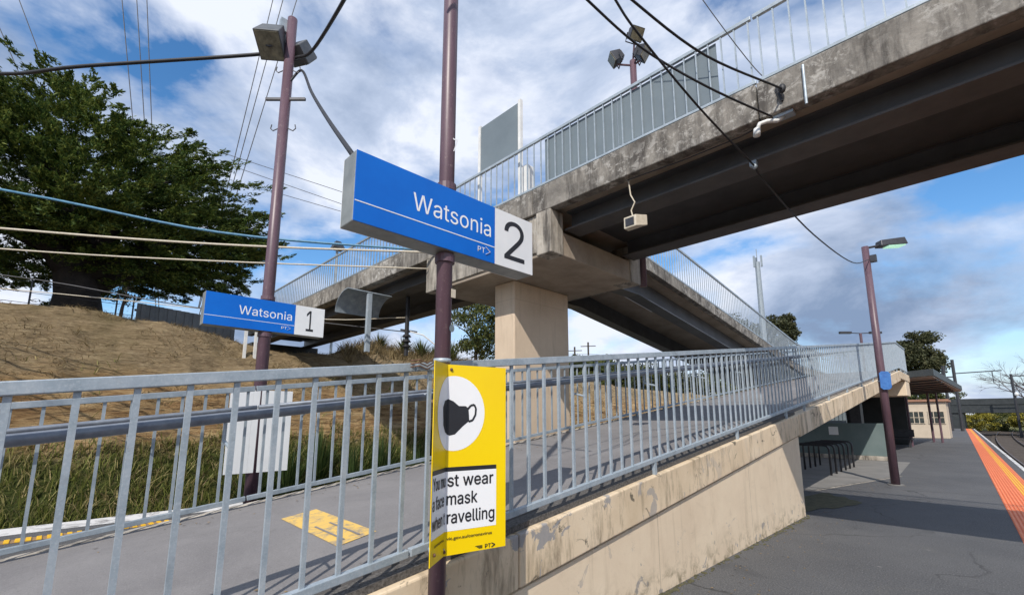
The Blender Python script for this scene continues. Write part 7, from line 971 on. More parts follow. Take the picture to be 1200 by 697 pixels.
# ------------------------------------------------------------------ name signs on their poles
def name_sign(xc, yp, y0, y1, ydiv, z0, z1, num, label, nwide):
    face = xc + 0.07
    t = thing('name_sign', label, 'sign', (xc, yp, z0), 'station name signs')
    b = MB(); b.box(xc - 0.07, face - 0.002, y0, y1, z0, z1); b.build('casing', M['grey_box'], t, bev=0.006)
    b = MB(); b.box(face - 0.001, face + 0.004, y0 + 0.002, ydiv - 0.001, z0 + 0.002, z1 - 0.002); b.build('blue_panel', M['blue'], t)
    b = MB(); b.box(face - 0.001, face + 0.004, ydiv + 0.001, y1 - 0.002, z0 + 0.002, z1 - 0.002); n = b.build('number_panel', M['white'], t)
    b = MB(); b.box(xc - 0.075, xc - 0.0705, y0 + 0.002, y1 - 0.002, z0 + 0.002, z1 - 0.002); b.build('back_panel', M['white'], t)
    H = z1 - z0; L = y1 - y0
    for zc_ in (z0 - 0.035, z1 + 0.035):
        b = MB(); b.tube([(xc, yp, zc_ - 0.022), (xc, yp, zc_ + 0.022)], 0.058 if xc > -3 else 0.074, 18); b.build('clamp', M['mauve'], t, smooth=False)
    U, V = (0, 1, 0), (0, 0, 1)
    fx = face + 0.004
    yr = ydiv - 0.035
    lettering('station_name', 'Watsonia', (fx, yr - 0.565 * L / 1.28, z0 + H * 0.44), U, V, H * 0.265, 0.565 * L / 1.28, M['lettering_white'], t)
    b = MB(); b.box(fx + 0.0002, fx + 0.0014, y0 + 0.004, ydiv - 0.002, z0 + H * 0.278, z0 + H * 0.292); b.build('rule_line', M['lettering_white'], t)
    lettering('operator_logo', 'PT', (fx, yr - 0.105, z0 + H * 0.13), U, V, H * 0.088, 0.058, M['lettering_white'], t)
    b = MB(); ya = yr - 0.042; zc = z0 + H * 0.175; hh = H * 0.062
    b.bar((fx + 0.0012, ya, zc + hh), (fx + 0.0012, ya + 0.036, zc), 0.002, 0.007, (1, 0, 0)); b.bar((fx + 0.0012, ya, zc - hh), (fx + 0.0012, ya + 0.036, zc), 0.002, 0.007, (1, 0, 0))
    b.build('operator_chevron', M['lettering_white'], t)
    zb = z0 + H * (0.16 if num == '2' else 0.16)
    lettering('platform_number', num, (fx, (ydiv + y1) / 2 - nwide / 2, zb), U, V, H * 0.70, nwide, M['lettering_black'], t)
    return t
name_sign(-2.13, 1.53, 0.925, 2.205, 1.858, 2.548, 2.925, '2', 'blue and white station name sign with number 2, larger and nearer', 0.185)
name_sign(-5.53, 1.56, 0.955, 2.178, 1.842, 2.538, 2.885, '1', 'blue and white station name sign with number 1, smaller behind the ramp', 0.085)

p2 = thing('sign_pole', 'tall mauve pole in front of the ramp carrying the number 2 name sign', 'pole', (-2.13, 1.53, 0), 'mauve sign poles')
b = MB(); b.tube([(-2.13, 1.53, -0.02), (-2.13, 1.53, 7.2)], 0.046, 24); b.build('shaft', M['mauve'], p2, smooth=True)
lettering('pole_number', '7', (-2.13 + 0.0475, 1.535, 3.19), (0, 1, 0), (0, 0, 1), 0.085, 0.035, M['lettering_white'], p2, 0.0)
b = MB(); b.box(-2.082, -2.078, 1.545, 1.575, 2.28, 2.33); b.build('sticker', M['wirecream'], p2)
b = MB()
q = [(-2.0815, 1.556 + 0.018 * math.cos(a), 2.10 + 0.022 * math.sin(a)) for a in np.linspace(0, 2 * math.pi, 17)[:-1]]
b.add(q, [tuple(range(16))]); b.build('sticker', M['screen'], p2)
for z, r in ((1.915, 0.05), (0.91, 0.05)):
    b = MB(); b.tube([(-2.13, 1.53, z - 0.012), (-2.13, 1.53, z + 0.012)], r, 20); b.build('strap', M['galv'], p2, smooth=True)

p1 = thing('sign_pole', 'mauve pole beyond the ramp carrying the number 1 name sign and floodlights', 'pole', (-5.53, 1.56, 0), 'mauve sign poles')
b = MB(); b.tube([(-5.53, 1.56, -0.02), (-5.53, 1.56, 6.52)], [0.066, 0.056], 20); b.build('shaft', M['mauve'], p1, smooth=True)
dr = (Vector((rt.x, rt.y, 0))).normalized()
c0 = Vector((-5.53, 1.56, 5.41))
b = MB(); b.bar(c0 - dr * 0.24, c0 + dr * 0.24, 0.03, 0.03); b.build('crossarm', M['darksteel'], p1)
for z in (5.80, 5.02):
    for s in (-1, 1):
        b = MB(); q = Vector((-5.53, 1.56, z)) + dr * s * 0.06
        b.tube([q, q + dr * s * 0.06 + Vector((0, 0, -0.03)), q + dr * s * 0.09 + Vector((0, 0, 0.0)), q + dr * s * 0.08 + Vector((0, 0, 0.05))], 0.007, 6); b.build('hook', M['darksteel'], p1)
fl = thing('floodlight', 'grey box floodlights at the top of the mauve pole by the tree', 'floodlight', (-5.53, 1.56, 6.1))
def fbox(c, yaw, tilt, w, h, d, lens=True):
    f = Vector((math.cos(yaw) * math.cos(tilt), math.sin(yaw) * math.cos(tilt), math.sin(tilt)))
    r = f.cross(Vector((0, 0, 1))).normalized(); u = r.cross(f)
    c = Vector(c)
    def q(k, s): return [c + f * k + r * (a * w / 2 * s) + u * (e * h / 2 * s) for a, e in ((-1, -1), (1, -1), (1, 1), (-1, 1))]
    b = MB(); b.hexa(q(-d / 2, 0.85) + q(d / 2, 1.0)); o = b.build('flood_head', M['casing_dark'], fl, bev=0.01)
    if lens:
        b = MB(); b.hexa(q(d / 2 + 0.001, 0.9) + q(d / 2 + 0.008, 0.9)); b.build('lens', M['lens'], o)
        b = MB(); b.tube([c + f * (d / 2 - 0.02) - r * w * 0.2, c + f * (d / 2 + 0.02), c + f * (d / 2 - 0.02) + r * w * 0.25], 0.012, 6); b.build('lamp_bracket', M['darksteel'], o)
    return o
fbox(Vector((-5.53, 1.56, 6.16)) - dr * 0.17 + Vector((0.02, -0.05, 0)), math.radians(-38), math.radians(-58), 0.30, 0.34, 0.30)
fbox(Vector((-5.53, 1.56, 6.12)) + dr * 0.07 + Vector((-0.12, 0.10, 0.06)), math.radians(120), math.radians(-35), 0.24, 0.26, 0.22)
b = MB(); b.box(-5.63, -5.56, 1.44, 1.54, 6.33, 6.5); b.build('junction_box', M['galv'], fl)

# folded yellow mask notice on the nearer pole
Fo, Ro, Lo = Vector((-2.082, 1.535, 0)), Vector((-2.003, 1.905, 0)), Vector((-1.97, 1.370, 0))
zt, zb_ = 1.893, 0.884
ys_ = thing('mask_notice', 'folded yellow notice with a face mask symbol strapped to the nearer pole', 'sign', (-2.09, 1.535, zb_))
nR = (Ro - Fo).cross(Vector((0, 0, 1))).normalized()
nL = (Fo - Lo).cross(Vector((0, 0, 1))).normalized()
def plate(P0, P1, nrm, name, edge0=0.0, edge1=0.0):
    b = MB()
    t_ = nrm * 0.004
    b.hexa([P0 + Vector((0, 0, zb_ + edge0)), P1 + Vector((0, 0, zb_ + edge1)), P1 - t_ + Vector((0, 0, zb_ + edge1)), P0 - t_ + Vector((0, 0, zb_ + edge0)),
            P0 + Vector((0, 0, zt)), P1 + Vector((0, 0, zt)), P1 - t_ + Vector((0, 0, zt)), P0 - t_ + Vector((0, 0, zt))])
    return b.build(name, M['yellow'], ys_)
plate(Fo, Ro, nR, 'right_panel'); plate(Lo, Fo, nL, 'left_panel')
uR = (Ro - Fo).normalized(); uL = (Fo - Lo).normalized()
LR = (Ro - Fo).length; LL = (Fo - Lo).length
Vz = Vector((0, 0, 1))
def onpanel(s, z, d=0.0015):           # s measured along the notice from the fold, negative on the left panel
    if s >= 0: return Fo + uR * s + Vz * z + nR * d
    return Fo + uL * s + Vz * z + nL * d
def poly_on(pts, mat, name, d):
    """flat artwork cut at the fold so that it lies on both panels"""
    def clip(ps, keep):
        out = []
        for i in range(len(ps)):
            a, b_ = ps[i], ps[(i + 1) % len(ps)]
            ka, kb = keep(a[0]), keep(b_[0])
            if ka: out.append(a)
            if ka != kb:
                f = a[0] / (a[0] - b_[0]); out.append((0.0, a[1] + (b_[1] - a[1]) * f))
        return out
    m = MB()
    for sgn in (1, -1):
        ps = clip(pts, (lambda s: s >= 0) if sgn == 1 else (lambda s: s < 0))
        if len(ps) < 3: continue
        v = [onpanel(s if s != 0 else sgn * 1e-6, z, d) for s, z in ps]
        m.add(v, [tuple(range(len(v)))])
    return m.build(name, mat, ys_)
zc = 1.625
circ = [(0.045 + 0.19 * math.cos(a), zc + 0.205 * math.sin(a)) for a in np.linspace(0, 2 * math.pi, 49)[:-1]]
poly_on(circ, M['lettering_white'], 'white_disc', 0.001)
mask = [(-0.085, zc + 0.035), (-0.055, zc + 0.075), (0.0, zc + 0.088), (0.035, zc + 0.075), (0.075, zc + 0.045), (0.125, zc + 0.045), (0.145, zc + 0.030), (0.152, zc - 0.05), (0.105, zc - 0.085), (0.05, zc - 0.135), (0.012, zc - 0.142), (-0.04, zc - 0.12), (-0.075, zc - 0.075)]
mask = [(0.045 + (q - 0.045) * 0.86, zc + (z - zc) * 0.86) for q, z in mask]
poly_on(mask, M['lettering_black'], 'mask_symbol', 0.002)
b = MB()
lp = [onpanel(0.128 + s * 0.86, zc + z * 0.86, 0.0026) for s, z in ((0.0, 0.028), (0.02, 0.05), (0.045, 0.055), (0.058, 0.03), (0.055, -0.01), (0.035, -0.045), (0.005, -0.055))]
for a, c in zip(lp[:-1], lp[1:]): b.bar(a, c, 0.0012, 0.011, nR.cross((c - a).normalized()))
b.build('mask_ear_loop', M['lettering_black'], ys_)
poly_on([(-LL + 0.004, 1.005), (0.315, 1.005), (0.315, 1.315), (-LL + 0.004, 1.315)], M['lettering_white'], 'white_text_box', 0.001)
poly_on([(-LL + 0.004, 1.312), (0.315, 1.312), (0.315, 1.335), (-LL + 0.004, 1.335)], M['lettering_black'], 'black_rule', 0.0015)
TB = M['lettering_black']
def ptext(txt, s0, z, h, w, side, nm='notice_text'):
    if side > 0: lettering(nm, txt, Fo + uR * s0 + Vz * z + nR * 0.002, uR, Vz, h, w, TB, ys_, 0.0008, h * 0.022)
    else: lettering(nm, txt, Fo + uL * s0 + Vz * z + nL * 0.002, uL, Vz, h, w, TB, ys_, 0.0008, h * 0.022)
ptext('st wear', 0.012, 1.235, 0.062, 0.282, 1); ptext('mask', 0.008, 1.140, 0.062, 0.185, 1); ptext('ravelling', 0.012, 1.045, 0.062, 0.290, 1)
lw_ = LL - 0.020
ptext('You mu', -lw_ - 0.006, 1.235, 0.062, lw_, -1); ptext('a face', -lw_ - 0.006, 1.140, 0.062, lw_ * 0.9, -1); ptext('when t', -lw_ - 0.006, 1.045, 0.062, lw_, -1)
ptext('vic.gov.au/coronavirus', 0.012, 0.962, 0.016, 0.275, 1); ptext('coronavirus.', -0.15, 0.962, 0.016, 0.14, -1)
ptext('PT', 0.245, 0.893, 0.020, 0.036, 1)
b = MB(); a0 = onpanel(0.286, 0.903, 0.0026)
b.bar(a0 + Vz * 0.011, a0 + uR * 0.022, 0.001, 0.005, nR.cross(uR)); b.bar(a0 - Vz * 0.011, a0 + uR * 0.022, 0.001, 0.005, nR.cross(uR)); b.build('operator_chevron', TB, ys_)
b = MB()
for k in range(3): b.bar(onpanel(0.205 - 0.01 * k, 0.897 + 0.006 * k, 0.0026), onpanel(0.228, 0.897 + 0.006 * k, 0.0026), 0.001, 0.0025, Vz)
b.build('operator_lines', TB, ys_)
for s, z in ((0.02, 1.865), (0.0, 0.905), (-0.15, 0.93)):
    b = MB(); b.sphere(onpanel(s, z, 0.003), 0.009, 0.009, 0.009, 8, 6); b.build('rivet', M['rust'], ys_)

# back of a similar notice on the other pole
wn_ = thing('folded_notice', 'white back of a notice strapped to the farther mauve pole behind the ramp', 'sign', (-5.48, 1.56, 1.05))
for y0, y1 in ((1.27, 1.485), (1.60, 1.885)):
    b = MB(); b.box(-5.475, -5.468, y0, y1, 1.03, 1.89); b.build('panel', M['white'], wn_)
b = MB(); b.box(-5.475, -5.468, 1.486, 1.599, 1.03, 1.89); b.build('fold_strip', M['white'], wn_)

# ------------------------------------------------------------------ platform lamp post and furniture
lpp = thing('lamp_post', 'mauve platform lamp post beside the ramp with one lit lamp head', 'lamp post', (-1.77, 14.64, 0))
b = MB(); b.tube([(-1.77, 14.64, -0.01), (-1.77, 14.64, 6.0)], [0.092, 0.078], 18); b.build('shaft', M['mauve'], lpp, smooth=True)
ld = Vector((0.72, 0.69, 0.0)).normalized()
hp = Vector((-1.77, 14.64, 5.96))
b = MB(); b.tube([hp, hp + ld * 0.36 + Vz * 0.07], 0.03, 8); b.build('arm', M['darksteel'], lpp)
hc = hp + ld * 0.66 + Vz * 0.13
sd = Vector((-ld.y, ld.x, 0))
b = MB(); b.hexa([hc - ld * 0.32 - sd * 0.13 - Vz * 0.10, hc + ld * 0.33 - sd * 0.16 - Vz * 0.06, hc + ld * 0.33 + sd * 0.16 - Vz * 0.06, hc - ld * 0.32 + sd * 0.13 - Vz * 0.10,
                  hc - ld * 0.30 - sd * 0.10 + Vz * 0.06, hc + ld * 0.29 - sd * 0.13 + Vz * 0.13, hc + ld * 0.29 + sd * 0.13 + Vz * 0.13, hc - ld * 0.30 + sd * 0.10 + Vz * 0.06])
hd = b.build('lamp_head', M['darksteel'], lpp, bev=0.012)
b = MB(); b.hexa([hc - ld * 0.12 - sd * 0.11 - Vz * 0.112, hc + ld * 0.30 - sd * 0.12 - Vz * 0.085, hc + ld * 0.30 + sd * 0.12 - Vz * 0.085, hc - ld * 0.12 + sd * 0.11 - Vz * 0.112,
                  hc - ld * 0.12 - sd * 0.11 - Vz * 0.085, hc + ld * 0.30 - sd * 0.12 - Vz * 0.058, hc + ld * 0.30 + sd * 0.12 - Vz * 0.058, hc - ld * 0.12 + sd * 0.11 - Vz * 0.085])
b.build('lens', M['lit'], hd)
b = MB(); b.box(-1.69, -1.56, 14.60, 14.72, 5.56, 5.74); b.build('junction_box', M['darksteel'], lpp)
b = MB(); b.tube([(-1.77, 14.64, 0), (-1.77, 14.64, 0.02)], 0.16, 16); b.build('base_plate', M['paving'], lpp)
bs = thing('pole_sign', 'small bright blue sign plate strapped to the platform lamp post', 'sign', (-1.70, 14.54, 2.3))
b = MB()
pl_ = [(-0.11, 0.05), (-0.06, 0.0), (0.06, 0.0), (0.11, 0.05), (0.115, 0.38), (0.07, 0.44), (-0.06, 0.45), (-0.11, 0.40)]
cn_ = Vector((-1.70, 14.535, 2.28)); ux = Vector((0.93, 0.36, 0)).normalized(); uy = Vector((0.36, -0.93, 0))
b.add([cn_ + ux * x + Vz * z for x, z in pl_] + [cn_ + ux * x + Vz * z + uy * 0.03 for x, z in pl_],
      [tuple(range(7, -1, -1)), tuple(range(8, 16))] + [(k, (k + 1) % 8, 8 + (k + 1) % 8, 8 + k) for k in range(8)])
b.build('plate', M['bag'], bs)
b = MB(); b.tube([(-1.77, 14.64, 2.48), (-1.77, 14.64, 2.51)], 0.098, 18); b.build('strap', M['galv'], bs)

# bike hoops
for k in range(6):
    y = 15.7 + 0.62 * k
    b = MB()
    pts = [(-3.28, y, 0.0), (-3.28, y, 0.70)] + [(-3.40 + 0.12 * math.cos(a), y, 0.70 + 0.12 * math.sin(a)) for a in np.linspace(0.2, math.pi / 2, 5)]
    pts += [(-4.10 - 0.12 * math.sin(a), y, 0.70 + 0.12 * math.cos(a)) for a in np.linspace(0, math.pi / 2 - 0.2, 5)] + [(-4.22, y, 0.70), (-4.22, y, 0.0)]
    b.tube(pts, 0.028, 10)
    tag(b.build('bike_hoop', M['darksteel'], base=(-3.75, y, 0), smooth=True),
        ['black bike hoop nearest the cream wall under the ramp', 'black bike hoop second from the cream wall', 'black bike hoop third from the cream wall',
         'black bike hoop third from the teal wall', 'black bike hoop second from the teal wall', 'black bike hoop closest to the teal wall'][k], 'bike rack', 'bike hoops under the ramp')
# teal wall
tw = thing('screen_wall', 'low teal screen wall on a pale plinth under the ramp landing', 'wall', (-5, 22.5, 0))
b = MB(); b.box(-7.6, -2.80, 22.45, 22.65, 0.16, 1.38); b.build('wall', M['teal'], tw, bev=0.01)
b = MB(); b.box(-7.65, -2.74, 22.38, 22.70, 0, 0.158); b.build('plinth', M['conc_light'], tw, bev=0.01)
b = MB(); b.box(-4.62, -4.30, 22.437, 22.447, 0.92, 1.24); b.build('notice', M['white'], tw)
# waiting shelter: dark back screen, flat canopy on posts, bench
sh = thing('waiting_shelter', 'dark waiting shelter with a broad flat canopy beyond the ramp landing', 'shelter', (-4, 33, 0))
b = MB(); b.box(-6.6, -6.4, 28.6, 36.5, 0.0, 3.0); b.box(-6.4, -3.45, 36.3, 36.5, 0, 3.0); b.build('back_screen', M['roofdark'], sh)
b = MB(); b.box(-6.4, -5.1, 28.6, 28.8, 0, 3.0); b.build('side_screen', M['screen'], sh)
cn = MB(); cn.hexa([(-6.8, 27.4, 3.10), (-1.55, 27.4, 3.36), (-1.15, 44, 3.36), (-6.8, 44, 3.10), (-6.8, 27.4, 3.16), (-1.55, 27.4, 3.42), (-1.15, 44, 3.42), (-6.8, 44, 3.16)])
cn.build('canopy_lining', M['timber'], sh)
cn = MB(); cn.hexa([(-6.9, 27.3, 3.161), (-1.50, 27.3, 3.421), (-1.10, 44.1, 3.421), (-6.9, 44.1, 3.161), (-6.9, 27.3, 3.30), (-1.50, 27.3, 3.72), (-1.10, 44.1, 3.72), (-6.9, 44.1, 3.30)])
cn.build('canopy_roof', M['roofdark'], sh)
for y in range(29, 44, 2):
    b = MB(); b.bar((-6.7, y, 3.06), (-1.45, y, 3.31), 0.08, 0.07); b.build('rafter', M['darksteel'], sh)
for x, y in ((-3.2, 34.4), (-2.3, 41.0), (-5.0, 43.0)):
    b = MB(); b.tube([(x, y, 0), (x, y, 3.2)], 0.06, 10); b.build('post', M['mauve'], sh)
bn = thing('bench', 'dark metal bench at the front of the waiting shelter', 'bench', (-3.5, 33.5, 0))
b = MB(); b.box(-4.4, -3.0, 33.2, 33.7, 0.42, 0.48); b.build('seat', M['darksteel'], bn)
b = MB(); b.box(-4.4, -3.0, 33.72, 33.78, 0.55, 0.95); b.build('backrest', M['darksteel'], bn)
for x in (-4.2, -3.2):
    b = MB(); b.box(x - 0.04, x + 0.04, 33.3, 33.65, 0, 0.419); b.build('leg', M['darksteel'], bn)
# cream cabin
cb_ = thing('station_cabin', 'small cream cabin with two banks of windows on the far platform', 'cabin', (-3.2, 50, 0))
b = MB(); b.box(-4.75, -2.3, 49.6, 52.6, 0, 2.85); b.build('wall', M['cabin'], cb_, bev=0.02)
b = MB(); b.box(-4.95, -2.1, 49.4, 52.8, 2.852, 3.02); b.build('roof', simple('cabin_roof', (0.28, 0.14, 0.09), (0.36, 0.19, 0.12), 2, 0.7), cb_)
for x0 in (-4.62, -3.42):
    b = MB(); b.box(x0, x0 + 0.98, 49.57, 49.598, 1.15, 2.05); w_ = b.build('window', M['glass'], cb_)
    b = MB()
    for k in range(4): b.box(x0 + k * 0.31, x0 + k * 0.31 + 0.05, 49.55, 49.569, 1.13, 2.07)
    for z in (1.11, 1.58, 2.05): b.box(x0 - 0.02, x0 + 1.0, 49.545, 49.566, z, z + 0.04)
    b.build('window_frame', M['cabin'], w_)
pp = MB(); pp.tube([(-2.75, 41.5, 0), (-2.75, 41.5, 3.35)], 0.07, 10)
tag(pp.build('platform_post', M['mauve'], base=(-2.75, 41.5, 0)), 'slim mauve post standing in front of the cream cabin', 'post')

# far masts and catenary
mt = thing('catenary_mast', 'tall dark double mast with a side arm beyond the cabin', 'mast', (-2.6, 78, 0))
for x in (-3.35, -2.45):
    b = MB(); b.tube([(x, 78, 0), (x, 78, 8.6 if x > -3 else 7.9)], 0.16, 8); b.build('shaft', M['darksteel'], mt)
b = MB(); b.bar((-3.35, 78, 6.5), (-2.45, 78, 6.5), 0.1, 0.14); b.build('crosspiece', M['darksteel'], mt)
b = MB(); b.bar((-2.45, 78, 6.9), (1.6, 78, 7.0), 0.06, 0.12); b.tube([(0.8, 78, 6.9), (0.8, 78, 5.6)], 0.04, 6); b.build('arm', M['darksteel'], mt)
mt = thing('catenary_mast', 'dark mast at the right edge with its arm over the track', 'mast', (2.75, 95, -1))
b = MB(); b.tube([(2.75, 95, -1.1), (2.75, 95, 7.6)], 0.15, 8); b.build('shaft', M['darksteel'], mt)
b = MB(); b.bar((2.75, 95, 7.3), (5.2, 95, 7.3), 0.08, 0.12); b.build('arm', M['darksteel'], mt)
b = MB(); b.sphere((2.95, 94.8, 4.8), 0.22, 0.22, 0.28, 8, 6); b.build('signal_head', M['whitepaint'], mt)
# road overbridge beyond
ov = thing('road_overbridge', 'dark flat road overbridge spanning the tracks in the distance', 'bridge', (0.5, 100, -1))
b = MB(); b.box(-12, 16, 99, 108, 2.3, 3.5); b.build('deck', M['roofdark'], ov)
b = MB(); b.box(-12, 16, 98.9, 99.05, 3.5, 4.4); b.build('parapet', M['roofdark'], ov)
for a, c in ((-7.0, -2.75), (4.6, 9.0)):
    b = MB(); b.box(a, c, 99.2, 107.8, -1.2, 2.3); b.build('abutment', M['roofdark'], ov)

# ------------------------------------------------------------------ things near the left end of the bridge
hd_ = thing('cable_hood', 'curved grey metal hood on a post below the left part of the bridge', 'hood', (-9.4, 4.6, 3.2))
b = MB()
n = 14
for yy in (4.15, 5.15):
    pass
prof = [(-9.85 + 0.55 * (1 - math.cos(a)) , 3.92 + 0.42 * math.sin(a)) for a in np.linspace(0, math.radians(95), n)]
v = []; f = []
for (x, z) in prof:
    v += [(x, 4.15, z), (x, 5.2, z), (x + 0.008, 5.2, z - 0.018), (x + 0.008, 4.15, z - 0.018)]
for k in range(n - 1):
    q = 4 * k
    f += [(q, q + 4, q + 5, q + 1), (q + 1, q + 5, q + 6, q + 2), (q + 2, q + 6, q + 7, q + 3), (q + 3, q + 7, q + 4, q)]
f += [(0, 1, 2, 3), (4 * n - 1, 4 * n - 2, 4 * n - 3, 4 * n - 4)]
b.add(v, f); b.build('hood_sheet', M['galv_dull'], hd_)
b = MB(); b.box(-9.29, -9.20, 4.6, 4.69, 3.0, 4.29); b.build('post', M['galv'], hd_)
ins = thing('insulator', 'black insulator hanging under the bridge beside the nearer pole', 'insulator', (-9.2, 5.6, 3.2))
b = MB(); b.tube([(-9.22, 5.6, 4.4), (-9.22, 5.6, 3.0)], 0.05, 10); b.build('stem', M['black'], ins)
b = MB()
for z in (3.2, 3.32, 3.44): b.tube([(-9.22, 5.6, z), (-9.22, 5.6, z + 0.05)], [0.11, 0.07], 12)
b.build('sheds', M['black'], ins)

# hill-top fence, posts and lamp
fe = thing('metal_fence', 'grey sheet metal fence on the hill right of the big tree', 'fence', (-19.0, 2.9, 4.3))
b = MB()
xf = -19.2
for k in range(24):
    y = 1.5 + k * 0.12
    b.box(xf, xf + (0.03 if k % 2 else 0.0) + 0.012, y, y + 0.119, 4.0, 5.32 - 0.008 * k)
b.build('sheeting', M['corrugated'], fe)
b = MB(); b.box(xf - 0.05, xf - 0.001, 1.45, 4.4, 5.05, 5.12); b.build('rail', M['darksteel'], fe)
wf = thing('wire_fence', 'thin wire fence with slim posts under the big tree on the hill', 'fence', (-18.6, 0, 4.5))
for y in (-2.4, -0.9, 0.95, 1.35):
    b = MB(); b.tube([(-18.4, y, 4.2), (-18.4, y, 5.42)], 0.022, 8); b.build('post', M['darksteel'], wf)
for z in (4.75, 5.05, 5.36):
    b = MB(); b.tube([(-18.4, -6, z), (-18.4, 1.4, z)], 0.008, 5); b.build('wire', M['darksteel'], wf)
hl = thing('lamp_post', 'small lamp post on the hill behind the left bridge railing', 'lamp post', (-22.5, 10.2, 4))
b = MB(); b.tube([(-22.5, 9.4, 3.8), (-22.5, 9.4, 10.2)], 0.07, 8); b.build('shaft', M['galv_dull'], hl)
b = MB(); b.hexa([(-22.8, 9.1, 10.15), (-22.2, 9.1, 10.15), (-22.2, 9.7, 10.15), (-22.8, 9.7, 10.15), (-22.62, 9.28, 10.55), (-22.38, 9.28, 10.55), (-22.38, 9.52, 10.55), (-22.62, 9.52, 10.55)]); b.build('lamp_head', M['darksteel'], hl)
sp_ = MB()
for y, z in ((4.05, 4.05), (4.35, 3.9)):
    sp_.box(-16.5, -16.42, y, y + 0.08, 3.2, z + 0.45)
tag(sp_.build('marker_post', M['whitepaint'], base=(-16.45, 4.2, 3.2)), 'short pale posts on the bank below the left end of the bridge', 'post')

# distant lamps, mast, power poles
dl = thing('lamp_post', 'distant double arm street lamp behind the ramp landing', 'lamp post', (-9.2, 55, 0))
dr2 = Vector((0.707, 0.707, 0))
c = Vector((-9.2, 64.5, 11.05))
b = MB(); b.tube([(c.x, c.y, 0), tuple(c)], 0.14, 8); b.build('shaft', M['mauve'], dl)
for s in (-1, 1):
    b = MB(); b.tube([c, c + dr2 * s * 1.2 + Vz * 0.05], 0.05, 6); b.build('arm', M['darksteel'], dl)
    b = MB(); q = c + dr2 * s * 1.7 + Vz * 0.08
    b.bar(q - dr2 * 0.65, q + dr2 * 0.65, 0.3, 0.24); b.build('lamp_head', M['darksteel'], dl)
ph = thing('mobile_tower', 'slim grey mobile phone tower rising behind the upper ramp', 'tower', (-18.9, 63.3, 3))
b = MB(); b.tube([(-18.9, 63.3, 2.5), (-18.9, 63.3, 21.6)], [0.42, 0.3], 12); b.build('shaft', M['galv_dull'], ph)
b = MB()
for a in range(3):
    q = Vector((-18.9 + 0.5 * math.cos(a * 2.1), 63.3 + 0.5 * math.sin(a * 2.1), 21.6)); b.box(q.x - 0.10, q.x + 0.10, q.y - 0.10, q.y + 0.10, 20.9, 22.4)
b.tube([(-18.9, 63.3, 21.6), (-18.9, 63.3, 23.4)], 0.05, 6)
b.build('antennas', M['galv_dull'], ph)
# two power poles seen past the pier
for (x, y, h, lab) in ((-34.5, 47.2, 11.0, 'distant power pole with crossarm, right of the pier'), (-36.5, 47.0, 10.6, 'slim distant pole closest to the pier')):
    t = thing('power_pole', lab, 'pole', (x, y, 3.4), 'distant power poles')
    b = MB(); b.tube([(x, y, 3.0), (x, y, h)], 0.11, 8); b.build('shaft', M['bark'], t)
    b = MB(); b.bar((x - 0.8, y - 0.5, h - 0.5), (x + 0.8, y + 0.5, h - 0.5), 0.09, 0.09); b.build('crossarm', M['bark'], t)
sg = thing('street_lamp', 'pale slanting street lamp in front of the tree left of the pier', 'street lamp', (-26.0, 17.8, 4))
b = MB(); b.tube([(-25.5, 19.2, 4.0), (-25.8, 18.4, 6.2), (-26.2, 17.2, 7.1), (-26.6, 16.4, 7.3)], [0.06, 0.05, 0.045, 0.04], 8); b.build('shaft', M['whitepaint'], sg)
b = MB(); b.bar((-26.5, 16.9, 7.3), (-27.0, 15.9, 7.42), 0.2, 0.1); b.build('lamp_head', M['darksteel'], sg)

# ------------------------------------------------------------------ cables and wires
def cable(name, a, b_, sag, r, mat, label, cat='cable', group=None, n=24, mid=()):
    a = Vector(a); b_ = Vector(b_)
    pts = []
    for k in range(n + 1):
        t = k / n
        p = a.lerp(b_, t); p.z -= sag * 4 * t * (1 - t)
        pts.append(p)
    m = MB(); m.tube(pts, r, 8)
    return tag(m.build(name, mat, base=(a + b_) / 2, smooth=True), label, cat, group)

def poly_cable(name, pts, r, mat, label, group=None, cat='cable', sub=6):
    P = [Vector(p) for p in pts]
    P = [P[0] * 2 - P[1]] + P + [P[-1] * 2 - P[-2]]
    out = []
    for i in range(1, len(P) - 2):
        for k in range(sub):
            t = k / sub
            p0, p1, p2, p3 = P[i - 1], P[i], P[i + 1], P[i + 2]
            out.append(0.5 * ((2 * p1) + (p2 - p0) * t + (2 * p0 - 5 * p1 + 4 * p2 - p3) * t * t + (3 * p1 - p0 - 3 * p2 + p3) * t ** 3))
    out.append(P[-2])
    m = MB(); m.tube(out, r, 8)
    return tag(m.build(name, mat, base=P[len(P) // 2], smooth=True), label, cat, group)
KB = M['black']
poly_cable('power_cable', [(-5.58, 1.52, 6.10), (-5.80, 1.22, 5.98), (-7.1, -0.25, 5.74), (-8.05, -0.98, 5.78), (-9.4, -2.2, 6.05), (-13, -5.4, 7.2)], 0.021, KB, 'heavy black cable running left from the floodlight pole across the tree')
poly_cable('power_cable', [(-5.48, 1.62, 5.98), (-5.10, 1.68, 5.88), (-3.84, 1.52, 5.54), (-2.93, 1.36, 5.30), (-1.2, 1.0, 5.3)], 0.019, KB, 'heavy black cable leaving the floodlight pole upward towards the top of the picture')
poly_cable('power_cable', [(-5.50, 1.57, 5.62), (-5.36, 1.66, 5.76), (-4.3, 1.44, 4.76), (-3.2, 1.2, 3.80), (-2.16, 0.97, 2.93)], 0.015, KB, 'black feed cable sloping down from the floodlight pole to the larger name sign')
GW = 'cables strung to the footbridge'
poly_cable('power_cable', [(-1.75, 0.9, 4.78), (-1.80, 1.76, 4.77), (-1.81, 2.61, 4.80), (-1.79, 3.40, 4.86), (-1.50, 4.0, 4.66), (-1.2, 4.86, 4.62)], 0.0105, KB, 'black cable from above sagging to the security camera under the bridge', GW)
